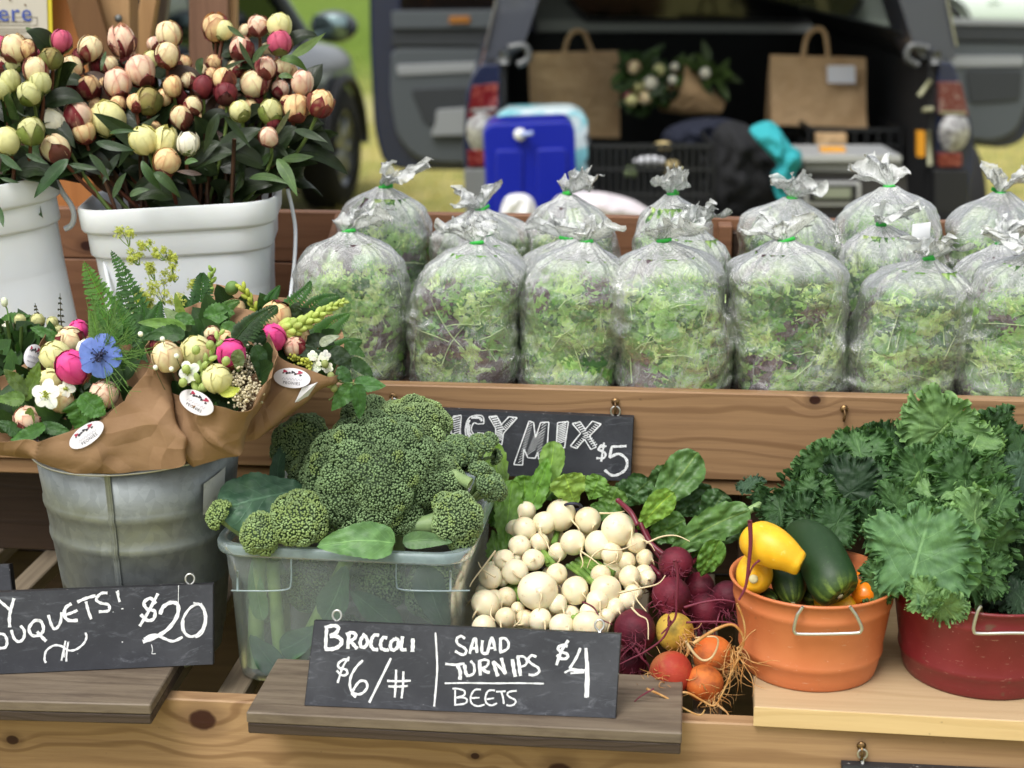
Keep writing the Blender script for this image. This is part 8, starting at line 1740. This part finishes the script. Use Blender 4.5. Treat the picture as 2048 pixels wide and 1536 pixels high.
# canopy pillars, sides and roof
pr(tk, 'canopy_side', shellm, rnd([(1040, -150), (1130, -150), (1078, 0), (1046, 96), (1012, 116), (966, 118), (972, 96), (994, 0)], 6), 5.47, .28, bev=.008)
pr(tk, 'canopy_side', shellm, rnd([(1740, -150), (1850, -150), (1892, 0), (1910, 86), (1912, 118), (1842, 118), (1826, 86), (1798, 0)], 6), 5.47, .28, bev=.008)
tint = NT('added tinted canopy window'); _a = tint.n('BsdfTransparent'); tint.set(_a, 'Color', (.62, .66, .64)); _b = tint.prin(Base_Color=(.02, .02, .02), Roughness=.05); _m = tint.n('MixShader'); tint.set(_m, 0, .12); tint.set(_m, 1, _a); tint.set(_m, 2, _b); tint = tint.end(_m)
for q_ in ([(1040, -150), (1058, -150), (1022, 96), (1004, 96)], [(1800, -150), (1818, -150), (1866, 96), (1848, 96)]):  # unseen side windows, added so that light reaches into the bed
    pr(tk, 'added_canopy_window', tint, q_, 5.76, 1.68)
    pr(tk, 'canopy_side', shellm, [(q_[0][0], -150), (q_[1][0] + 6, -150), (q_[2][0] + 6, 118), (q_[3][0], 118)], 7.45, .3)
pr(tk, 'canopy_edge', chrome, [(990, 0), (994, 0), (972, 96), (968, 96)], 5.455, .02); pr(tk, 'canopy_edge', chrome, [(1892, -2), (1896, -2), (1915, 92), (1911, 92)], 5.455, .02)
pr(tk, 'canopy_roof', shellm, rnd([(1040, -150), (1080, -250), (1800, -250), (1850, -150)], 20), 5.47, 2.3)
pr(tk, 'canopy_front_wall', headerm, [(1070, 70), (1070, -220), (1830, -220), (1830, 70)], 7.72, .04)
pr(tk, 'lining_band', pm('brightened lining band', lin(196, 198, 190), rough=.8), rnd([(1076, 40), (1806, 44), (1806, 66), (1076, 62)], 4), 7.69, .03)  # band colour raised to make up for missing light inside the shell
pr(tk, 'front_window', glass, rnd([(1136, -150), (1710, -150), (1722, 10), (1690, 38), (1180, 34), (1140, 8)], 30), 7.68, .03)
pr(tk, 'window_seal', black, rnd([(1128, 0), (1170, 44), (1700, 48), (1732, 0), (1722, -2), (1690, 40), (1180, 36), (1140, -2)], 4), 7.675, .02)
pr(tk, 'bed_front', linerm, [(980, 66), (1870, 66), (1870, 330), (980, 330)], 7.62, .05)
c = [H(950, 420, 5.45), H(1925, 420, 5.45)]; z = .62
for nm, (d0, d1, zz, x0, x1) in (('bed_floor', (5.45, 7.65, .60, 990, 1870)), ('tailgate', (4.82, 5.44, .59, 975, 1885))):
    a, b = H(x0, 420, 5.45), H(x1, 420, 5.45); o = (a + b) / 2; cx = o + HD * ((d0 + d1) / 2 - 5.45); cx[2] = zz - .03
    MB().add(*obox(cx, HR, HD, UP, np.linalg.norm(b - a), d1 - d0, .05, .008)).build(nm, linerm if nm == 'bed_floor' else black, tk, smooth=False)
for x0, x1 in ((998, 1012), (1858, 1872)): pr(tk, 'bed_liner', linerm, [(x0, 128), (x1, 128), (x1, 420), (x0, 420)], 5.46, 2.1)
for x0 in (1078, 1790): pr(tk, 'canopy_lining', linerm, [(x0 if x0 > 1500 else 1010, 60), (x0 + 20 if x0 > 1500 else 1040, 60), (1868 if x0 > 1500 else 1030, 124), (1850 if x0 > 1500 else 1012, 124)], 5.6, 2.0)
for x, y, s in ((1005, 112, 1), (1866, 112, -1)):      # hinges and struts of the hatch
    mb = MB(); mb.add(*tube([H(x + 4, y - 10, 5.45), H(x + 4, y + 16, 5.45)], .018, 10)); mb.add(*tube(crom([H(x + s * 10, y - 16, 5.46), H(x + s * 44, y - 20, 5.46), H(x + s * 52, y + 4, 5.46), H(x + s * 30, y + 18, 5.46)], 16), .012, 8)); mb.build('hatch_hinge', pm('dull hinge', lin(96, 98, 98), rough=.45, metal=.5), tk)
pr(tk, 'amber_marker', pm('amber marker', lin(206, 140, 30), rough=.4), rnd([(1834, 262), (1850, 262), (1850, 314), (1834, 314)], 3), 5.44, .02)
for a, b in (((1838, 192), (1862, 160)), ((1845, 220), (1866, 218)), ((1856, 262), (1860, 330))): MB().add(*tube([H(*a, 5.445), H(*b, 5.445)], .008, 8)).build('latch_rod', pm('pale latch', lin(150, 150, 120), rough=.5), tk)
def door(sx, D, pts_out, pts_in, arm, name='cab_door'):
    o = pr(tk, name, navy, rnd(pts_out, 26), D, .07, bev=.015); q = pr(tk, 'x', trimg, rnd(pts_in, 22), D - .035, .04, bev=.012); q.name = 'inner_panel'; mw = q.parent; q.parent = o
    return o
dl = door(0, 8.1, [(736, -140), (740, 100), (748, 260), (766, 326), (800, 340), (1010, 342), (1010, -140)], [(782, 96), (780, 190), (792, 272), (830, 316), (880, 326), (1004, 326), (1004, 96)], 0)
for nm, m_, pl_, d in (('door_pull_recess', trimd, rnd([(820, 178), (990, 172), (990, 250), (960, 258), (850, 250)], 12), 8.055), ('armrest', trimw, rnd([(872, 220), (930, 216), (1000, 222), (1000, 268), (860, 272), (872, 244)], 8), 8.03), ('upper_trim', trimd, rnd([(784, 52), (1004, 50), (1004, 94), (782, 92)], 8), 8.06), ('belt_trim', trimg, rnd([(782, 22), (1004, 20), (1004, 56), (784, 58)], 6), 8.04), ('trim_ridge', trimw, rnd([(792, 130), (960, 124), (962, 144), (796, 152)], 6), 8.055), ('amber_reflector', pm('amber reflector', lin(150, 96, 30), rough=.4), rnd([(898, 33), (940, 32), (940, 46), (898, 47)], 3), 8.03), ('door_window', glass, [(800, -130), (1004, -130), (1004, 16), (800, 18)], 8.085)):
    q = pr(tk, nm, m_, pl_, d, .03, bev=.006); q.parent = dl
dr = door(1, 8.1, [(1880, 40), (1880, 285), (2010, 298), (2052, 280), (2090, 180), (2100, 40)], [(1884, 84), (1884, 270), (1990, 284), (2036, 262), (2058, 200), (2066, 84)], 0)
for nm, m_, pl_, d in (('upper_trim', trimd, rnd([(1884, 50), (2090, 52), (2088, 84), (1884, 80)], 6), 8.05), ('belt_trim', trimw, rnd([(1884, 36), (2094, 40), (2094, 52), (1884, 49)], 4), 8.04), ('trim_ridge', trimw, rnd([(1900, 112), (2050, 112), (2048, 132), (1904, 134)], 6), 8.055), ('door_pull_recess', trimd, rnd([(1930, 140), (2046, 140), (2040, 200), (1940, 208)], 12), 8.055)):
    q = pr(tk, nm, m_, pl_, d, .03, bev=.006); q.parent = dr
pr(tk, 'rear_bumper', pm('grey bumper', lin(110, 112, 112), rough=.5), [(940, 470), (1930, 470), (1925, 560), (945, 560)], 5.38, .12, bev=.02)
def wheel(parent, c, R, wd, axv, name='wheel'):
    ax = nrm(axv); B = basis(ax, UP)
    prof = [(R * .62, -wd / 2), (R * .9, -wd / 2), (R * .97, -wd * .42), (R, -wd * .3), (R, wd * .3), (R * .97, wd * .42), (R * .9, wd / 2), (R * .62, wd / 2)]
    V, F_ = lathe(prof, 40); t_ = MB().add(V @ B + c, F_).build(name, tyre, parent)
    mb = MB(); V, F_ = lathe([(R * .64, -wd * .4), (R * .64, wd * .40), (R * .60, wd * .44), (R * .58, wd * .3), (R * .2, wd * .2), (.001, wd * .22)], 40); mb.add(V @ B + c, F_)
    for k in range(7):
        a = k * 2 * PI / 7; d = B[0] * math.cos(a) + B[1] * math.sin(a); mb.add(*obox(c + d * R * .33 + ax * wd * .33, d, np.cross(ax, d), ax, R * .58, R * .14, wd * .14, .004))
    r_ = mb.build('rim', alloy, parent); r_.parent = t_
for px, D in ((1000, 6.9), (1870, 6.9), (1060, 9.8), (1800, 9.8)):
    q = H(px, 500, D); q[2] = .36; wheel(tk, q, .36, .24, -HR if px < 1400 else HR)
pr(tk, 'cab', navy, rnd([(1030, -190), (1110, -260), (1790, -260), (1850, -190), (1880, 60), (1880, 330), (1020, 330), (1010, 60)], 30), 7.82, 1.6)
pr(tk, 'engine_bay', navy, rnd([(1090, 130), (1800, 130), (1810, 360), (1080, 360)], 20), 9.45, 1.3)

# cars seen past the stand: a lofted body with glasshouse, wheels, lamps and a mirror
def car(pos, yaw, name, label, cat, paint, L_=4.5, Wd=1.8, suv=True, facing=1):
    t = thing(name, (pos[0], pos[1], 0), label, cat); c_, s_ = math.cos(yaw), math.sin(yaw); X = np.array((c_, s_, 0)); Y_ = np.array((-s_, c_, 0)); o = np.array((pos[0], pos[1], 0))
    def W(V): V = np.asarray(V, float); return o + V[..., :1] * X + V[..., 1:2] * Y_ + V[..., 2:3] * UP
    hb = .98 if suv else .85
    secs = [(-L_ / 2, .70, .50, hb - .28), (-L_ / 2 + .06, .82, .36, hb - .12), (-L_ / 2 + .5, .88, .30, hb - .02), (-.7, .9, .28, hb), (.9, .9, .28, hb), (L_ / 2 - .4, .88, .30, hb), (L_ / 2 - .05, .84, .36, hb - .05), (L_ / 2, .74, .45, hb - .2)]
    A = []
    for y, hw, z0, z1 in secs:
        hw *= Wd / 1.8; ring = [(-hw * .9, z0), (hw * .9, z0), (hw, z0 + .1), (hw * 1.0, z0 + (z1 - z0) * .6), (hw * .97, z1 - .06), (hw * .88, z1), (0, z1 + .03), (-hw * .88, z1), (-hw * .97, z1 - .06), (-hw, z0 + (z1 - z0) * .6), (-hw, z0 + .1)]
        A.append([(a, y, b) for a, b in ring])
    V, F_ = grid(W(np.array(A)), cv=True); n = 11; m = (len(secs) - 1) * n
    MB().add(V, [F_, np.array([list(range(n))]), np.array([[m + k for k in range(n)][::-1]])]).build('car_body', paint, t, sub=1)
    zt = 1.62 if suv else 1.42
    g = [(-1.15, hb - .02, .80), (-.45, zt - .06, .64), (0, zt, .66), (1.3 if suv else .9, zt - .02, .66), (1.95 if suv else 1.6, hb + .25, .74), (2.1 if suv else 1.8, hb - .02, .80)]
    A = [[(-hw, y, hb - .05), (-hw * 1.0 + (0 if z < hb + .1 else .0), y, z), (hw, y, z), (hw, y, hb - .05)] for y, z, hw in g]
    V, F_ = grid(W(np.array(A))); MB().add(V, F_).build('glasshouse', glass, t, smooth=False)
    A = [[(-hw - .004, y, z - .03), (-hw * .93, y, z + .022), (hw * .93, y, z + .022), (hw + .004, y, z - .03)] for y, z, hw in g[1:4]]
    V, F_ = grid(W(np.array(A))); o_ = MB().add(V, F_).build('roof', paint, t)
    for sx in (-1, 1):
        for (y0, z0, h0), (y1, z1, h1) in (((-1.15, hb, .81), (-.45, zt - .06, .65)), ((.45, hb, .86), (.45, zt - .03, .665)), ((1.5, hb, .85), (1.35, zt - .03, .665)), ((2.0, hb, .81), (1.85, hb + .3, .75))):
            MB().add(*tube(W(np.array([(sx * h0, y0, z0), (sx * (h0 * .5 + h1 * .5 + .01), (y0 + y1) / 2, (z0 + z1) / 2), (sx * h1, y1, z1)])), .035, 8)).build('window_pillar', paint, t)
        for y in (-L_ / 2 + .78, L_ / 2 - .8): wheel(t, W(np.array((sx * (Wd / 2 - .10), y, .35))), .35, .22, X * sx)
        for y in (-L_ / 2 + .78, L_ / 2 - .8):
            a = np.linspace(0, PI, 20); pts = W(np.stack([np.full(20, sx * (Wd / 2 + .005)), y + .40 * np.cos(a), .34 + .40 * np.sin(a)], -1)); MB().add(*tube(pts, .03, 8)).build('wheel_arch', black, t)
        mc = W(np.array((sx * (Wd / 2 + .13), -.85, hb + .08))); V, F_ = sph((0, 0, 0), 1, 16, 10); V = V * (.13, .06, .085); mo = MB().add(V @ np.array([X, Y_, UP]) + mc, F_).build('door_mirror', paint, t)
        MB().add(*obox(mc - Y_ * .058 * facing, X, Y_, UP, .19, .012, .12, .004)).build('mirror_glass', pm('mirror face', lin(120, 140, 140), rough=.05, metal=.9), t)
        V, F_ = sph((0, 0, 0), 1, 14, 8); V = V * (.17, .05, .09); MB().add(V @ np.array([X, Y_, UP]) + W(np.array((sx * .62, -L_ / 2 + .06, hb - .26))), F_).build('headlight', clearl, t)
        MB().add(*obox(W(np.array((sx * .74, L_ / 2 - .03, hb - .2))), X, Y_, UP, .16, .08, .26, .02)).build('tail_light', redl, t)
        for y in (-.25, .75): MB().add(*obox(W(np.array((sx * (Wd / 2 + .006), y, hb - .16))), Y_, X, UP, .16, .03, .03, .008)).build('door_handle', paint, t)
    MB().add(*obox(W(np.array((0, -L_ / 2 - .005, hb - .45))), X, Y_, UP, .9, .05, .16, .02)).build('grille', black, t)
    return t
suvp = pm('grey car paint', lin(84, 90, 94), rough=.3, coat=.6)
cy_ = YAW + math.radians(170); q = H(672, 300, 9.5) + np.array((-math.sin(cy_), math.cos(cy_), 0)) * 1.47 + np.array((math.cos(cy_), math.sin(cy_), 0)) * .87; car((q[0], q[1]), cy_, 'parked_car', 'grey car behind the peony bucket facing away, its wheel and mirror by the meadow gap', 'car', suvp, Wd=1.85, facing=-1)
q = H(2060, 300, 24); car((q[0], q[1]), YAW + math.radians(80), 'parked_car', 'white car far off in the field beyond the right open truck door', 'car', pm('white car paint', lin(214, 224, 216), rough=.3, coat=.5), suv=False)

# ------------------------------------------------------------------ cargo in the truck
kraft2 = kraft_mat('shopping bag paper', lin(208, 176, 134), lin(196, 162, 120))
def paper_bag(poly, D, dep, label, handle, tag_=None):
    t = thing('paper_bag', H((poly[2][0] + poly[3][0]) / 2, (poly[2][1] + poly[3][1]) / 2, D), label, 'paper bag', 'kraft carrier bags in the truck bed')
    TL, TR, BR, BL = [H(*p, D) for p in poly]; nu, nv = 16, 12; r = np.random.default_rng(int(poly[0][0])); mb = MB()
    u = np.linspace(0, 1, nu)[:, None, None]; v = np.linspace(0, 1, nv)[None, :, None]
    for back in (0, 1):
        A = (TL * (1 - u) + TR * u) * (1 - v) + (BL * (1 - u) + BR * u) * v; off = dep * (.35 + .65 * v) * (1 if back else 0) + (0 if back else dep * .3 * (1 - v))
        n = np.array([mnoise.noise(Vector(p * 14) + Vector((back * 5, 0, 0))) for p in A.reshape(-1, 3)]).reshape(nu, nv, 1); A = A + HD * (off + n * .012)
        if not back: F0 = A
        else: B0 = A
        V, F_ = grid(A); mb.add(V, F_ if back else F_[:, ::-1])
    for e in (0, -1):
        V, F_ = grid(np.stack([F0[e], (F0[e] + B0[e]) / 2 + HR * (.03 if e == 0 else -.03), B0[e]], 1)); mb.add(V, F_)
    V, F_ = grid(np.stack([F0[:, -1], B0[:, -1]], 1)); mb.add(V, F_); mb.build('bag_body', kraft2, t)
    for k, hpts in enumerate(handle): MB().add(*tube(crom([H(x, y, D + dep * (.3 + .3 * k)) for x, y in hpts], 20), .009, 8)).build('handle', kraft2, t)
    if tag_: pr(t, 'white_label', paper, tag_, D - .012, .002)
    return t
paper_bag([(1056, 107), (1241, 103), (1240, 276), (1062, 272)], 6.15, .16, 'left brown paper carrier bag in the truck bed', [[(1128, 106), (1136, 78), (1150, 62), (1168, 66), (1176, 84), (1186, 106)]])
paper_bag([(1544, 111), (1737, 117), (1734, 256), (1543, 250)], 5.95, .16, 'right brown paper carrier bag with a white label stuck on it', [[(1606, 112), (1614, 74), (1634, 57), (1650, 68), (1656, 112)]], tag_=[(1654, 131), (1710, 131), (1711, 167), (1655, 166)])
tb2 = thing('wrapped_bouquet', H(1330, 230, 6.0), 'paper wrapped bouquet lying in the truck bed between the two bags', 'bouquet')
c0, c1 = H(1340, 172, 6.0), H(1440, 215, 6.05); ax = nrm(c1 - c0); B = basis(ax); A = []
for k, (q, rr_) in enumerate(((0, .115), (.3, .10), (.6, .075), (.85, .05), (1, .035))):
    a = np.linspace(0, 2 * PI, 30, endpoint=False); A.append([c0 + (c1 - c0) * q + (B[0] * math.cos(b) * .8 + B[1] * math.sin(b)) * rr_ * (1 + .06 * math.sin(b * 5 + k)) for b in a])
V, F_ = grid(np.array(A), cv=True); MB().add(V, F_).build('paper_wrap', kraft2, tb2)
r = np.random.default_rng(12); mb = MB()
for k in range(120):
    p = H(1290 + r.normal(0, 26), 165 + r.normal(0, 24), 5.95 + r.normal(0, .04)); d = r.normal(0, 1, 3); leaf(mb, [p, p + nrm(d) * .04, p + nrm(d) * .08], .016, (0, -1, .4), 'ovate', nu=6, nv=3, col=L(56, 80, 38) * r.uniform(.6, 1.3))
for k in range(30):
    p = H(1400 + r.normal(0, 25), 145 + r.normal(0, 8), 5.97); d = r.normal(0, 1, 3); leaf(mb, [p, p + nrm(d) * .04, p + nrm(d) * .08], .016, (0, -1, .4), 'ovate', nu=6, nv=3, col=L(70, 92, 44) * r.uniform(.6, 1.3))
mb.build('foliage', rasp_m, tb2, kind='stuff')
for x, y, rr_, kd in ((1268, 135, 14, 'cr'), (1275, 170, 14, 'py'), (1300, 165, 15, 'wh'), (1262, 200, 13, 'py'), (1290, 196, 13, 'cr'), (1252, 186, 8, 'hp'), (1318, 140, 12, 'yg'), (1410, 146, 11, 'wh'), (1349, 133, 8, 'wh'), (1345, 160, 9, 'wh')):
    c = H(x, y, 5.90); mp, ms = bud_mesh(c, rr_ * 5.9 / FPX, nrm((0, -1, .4)), kd, x, 0, 2, .3); mp.build('peony_bud', petal_m, tb2)
# blue water jug
bl = pm('blue plastic', lin(20, 34, 148), rough=.3, spec=.5, bump=(30, .03)); jg = thing('water_jug', H(1060, 470, 5.0), 'bright blue plastic water jug with a white tap on the tailgate', 'water jug')
pr(jg, 'jug_body', bl, rnd([(966, 262), (980, 248), (1136, 242), (1150, 256), (1156, 478), (976, 484)], 12), 5.0, .22, smooth=False, bev=.03)
pr(jg, 'moulded_panel', bl, rnd([(990, 300), (1046, 300), (1046, 470), (992, 474)], 10), 4.99, .03, bev=.012); pr(jg, 'moulded_panel', bl, rnd([(1072, 298), (1134, 296), (1138, 468), (1074, 470)], 10), 4.99, .03, bev=.012)
MB().add(*sph(H(1040, 269, 4.985), .019, 16, 10, axis=-HD, sq=.8)).build('tap_cap', pm('white tap', lin(220, 222, 220), rough=.4), jg)
MB().add(*tube([H(1042, 270, 4.97), H(1066, 266, 4.965)], .007, 8)).build('tap_lever', pm('pale blue lever', lin(150, 166, 210), rough=.4), jg)
pk = thing('wrapped_pack', H(1090, 470, 5.32), 'white and aqua plastic wrapped pack behind the blue water jug', 'pack')
plw = pm('printed plastic wrap', lin(206, 222, 226), rough=.3, var=[(lin(130, 196, 206), 5, .48, .56, None), (lin(214, 150, 150), 16, .66, .70, None)])
pr(pk, 'pack_body', plw, rnd([(986, 240), (1010, 222), (1150, 220), (1176, 236), (1180, 470), (990, 478)], 14), 5.32, .22, bev=.04)
# crates
crm = pm('black crate plastic', lin(26, 28, 30), rough=.5)
def crate(x0, x1, y0, y1, D, dep, label, rows=3, cols=14, grp='black plastic crates in the truck'):
    t = thing('plastic_crate', H((x0 + x1) / 2, y1, D), label, 'crate', grp); mb = MB(); h = (y1 - y0) / rows
    def bar(a, b, c, d, D_, dp): V, F_ = prism([(a, c), (b, c), (b, d), (a, d)], D_, dp); mb.add(V, F_)
    for DD in (D, D + dep):
        for k in range(rows + 1): bar(x0, x1, y0 + h * k - (3 if k else 0), y0 + h * k + (8 if k == 0 else 3), DD, .012)
        for k in range(cols + 1): x = x0 + (x1 - x0) * k / cols; bar(x - 2.2, x + 2.2, y0, y1, DD + .002, .008)
    for x in (x0, x1 - 5):
        for k in range(rows + 1): bar(x, x + 5, y0 + h * k - 3, y0 + h * k + 8, D, dep)
    bar(x0, x1, y1 - 3, y1, D, dep)
    mb.build('crate_frame', crm, t, smooth=False); return t
ct = crate(1178, 1428, 288, 440, 5.08, .30, 'black slotted crate with produce on the tailgate in front of the bags', 3, 18)
crate(1618, 1802, 256, 330, 5.75, .3, 'black crate under the labelled paper bag', 2, 8); crate(1440, 1880, 262, 420, 6.2, .5, 'wide black crate deep in the truck bed', 3, 16)
kp = pm('pale produce', lin(206, 186, 130), rough=.5)
for i_, (x, y, rx, ry, D, lb, m_) in enumerate(((1325, 292, 20, 9, 5.2, 'pale yellow vegetable lying on top of the slotted crate', kp), (1300, 322, 34, 10, 5.14, 'white cloth bundle seen through the slotted crate', paper), (1345, 345, 18, 24, 5.14, 'cream vegetable behind the crate slots', kp), (1262, 345, 16, 12, 5.16, 'pale green vegetable low in the slotted crate', pm('pale green', lin(150, 170, 120), rough=.6)))):
    V, F_ = sph((0, 0, 0), 1, 16, 10); V = V * (rx, 14, ry) * (D / FPX); n = fbm(V, 20, i_, 2)[:, None]; V = V * (1 + .15 * n); MB().add(V @ np.array([HR, HD, UP]) + H(x, y, D), F_).build('vegetable' if i_ != 1 else 'cloth_bundle', m_, None, label=lb, cat='vegetable' if i_ != 1 else 'cloth', group=None)
def cloth(name, poly, D, dep, mat, label, cat, amp=.03, sc=14):
    c = np.mean([H(*p, D) for p in poly], 0); n = 40; R = crom([H(*p, D) for p in poly], n, True); A = []
    for q in np.linspace(0.02, 1, 9): A.append(c + (R - c) * q - HD * dep * math.cos(q * PI / 2) ** .7)
    A = np.array(A); V = A.reshape(-1, 3); nn = (1 - 2 * np.abs(fbm(V, sc, 3, 2))) * amp; V = V - HD * nn[:, None]; V, F_ = grid(V.reshape(A.shape), cv=True)
    V2, F2 = grid(A + HD * .01, cv=True); mb = MB(); mb.add(V, F_); mb.add(V2, F2[:, ::-1]); return mb.build(name, mat, None, label=label, cat=cat)
cloth('teal_cloth', [(1500, 262), (1520, 246), (1545, 244), (1562, 262), (1580, 290), (1602, 304), (1598, 330), (1586, 350), (1588, 395), (1556, 400), (1544, 350), (1556, 330), (1530, 300)], 4.98, .05, pm('teal fabric', lin(38, 152, 160), rough=.8), 'teal jacket draped over the dark bag on the tailgate', 'jacket', .035)
cloth('black_bag', [(1420, 300), (1440, 250), (1480, 244), (1520, 270), (1552, 320), (1560, 420), (1430, 430)], 5.15, .10, pm('black fabric', lin(20, 21, 24), rough=.9), 'black fabric bag next to the teal jacket', 'bag', .04)
cloth('black_bag', [(1330, 262), (1380, 240), (1440, 236), (1480, 250), (1470, 290), (1340, 292)], 5.7, .08, pm('navy fabric', lin(22, 27, 44), rough=.9), 'dark navy cloth bundle beneath the truck bouquet', 'cloth', .03)
cloth('white_cloth', [(1110, 398), (1160, 384), (1220, 388), (1280, 408), (1300, 440), (1120, 440)], 4.86, .06, pm('lilac white cloth', lin(206, 198, 202), rough=.85), 'crumpled white cloth on the tailgate edge behind the bags', 'cloth', .02)
cloth('white_cloth', [(1010, 398), (1040, 388), (1066, 400), (1070, 440), (1005, 440)], 4.84, .04, pm('white plastic bag', lin(224, 224, 224), rough=.5), 'scrap of white plastic at the foot of the blue jug', 'plastic', .02)
# kitchen scale
sc = thing('kitchen_scale', H(1705, 440, 5.0), 'silver platform scale with a display on the tailgate', 'scale'); slv = pm('silver plastic', lin(176, 178, 178), rough=.4, metal=.3)
pr(sc, 'platform', slv, rnd([(1604, 310), (1803, 310), (1804, 324), (1603, 324)], 4), 4.98, .26, bev=.004); pr(sc, 'skirt', pm('grey skirt', lin(120, 122, 122), rough=.5), rnd([(1610, 326), (1800, 326), (1814, 346), (1608, 342)], 3), 5.0, .22)
pr(sc, 'scale_body', pm('dark scale body', lin(54, 52, 52), rough=.5), [(1612, 344), (1812, 346), (1818, 430), (1608, 430)], 5.02, .2); pr(sc, 'display_frame', slv, rnd([(1608, 364), (1722, 364), (1722, 412), (1608, 412)], 4), 4.99, .03, bev=.003)
pr(sc, 'display_frame', black, rnd([(1617, 370), (1714, 370), (1714, 404), (1617, 404)], 3), 4.985, .02); pr(sc, 'display', pm('lcd', lin(128, 134, 116), rough=.3), rnd([(1630, 376), (1702, 376), (1702, 396), (1630, 396)], 2), 4.98, .01)
t = thing('yellow_box', H(1667, 312, 5.05), 'small yellow box standing on the scale platform', 'box'); pr(t, 'box_body', pm('yellow card', lin(214, 150, 40), rough=.6), [(1643, 296), (1692, 296), (1692, 310), (1643, 310)], 5.05, .05, bev=.003)
t = thing('cardboard_box', H(1660, 300, 5.72), 'small brown cardboard box in front of the crate under the bag', 'box'); pr(t, 'box_body', kraft2, [(1634, 268), (1694, 268), (1694, 290), (1634, 290)], 5.70, .05, bev=.003)
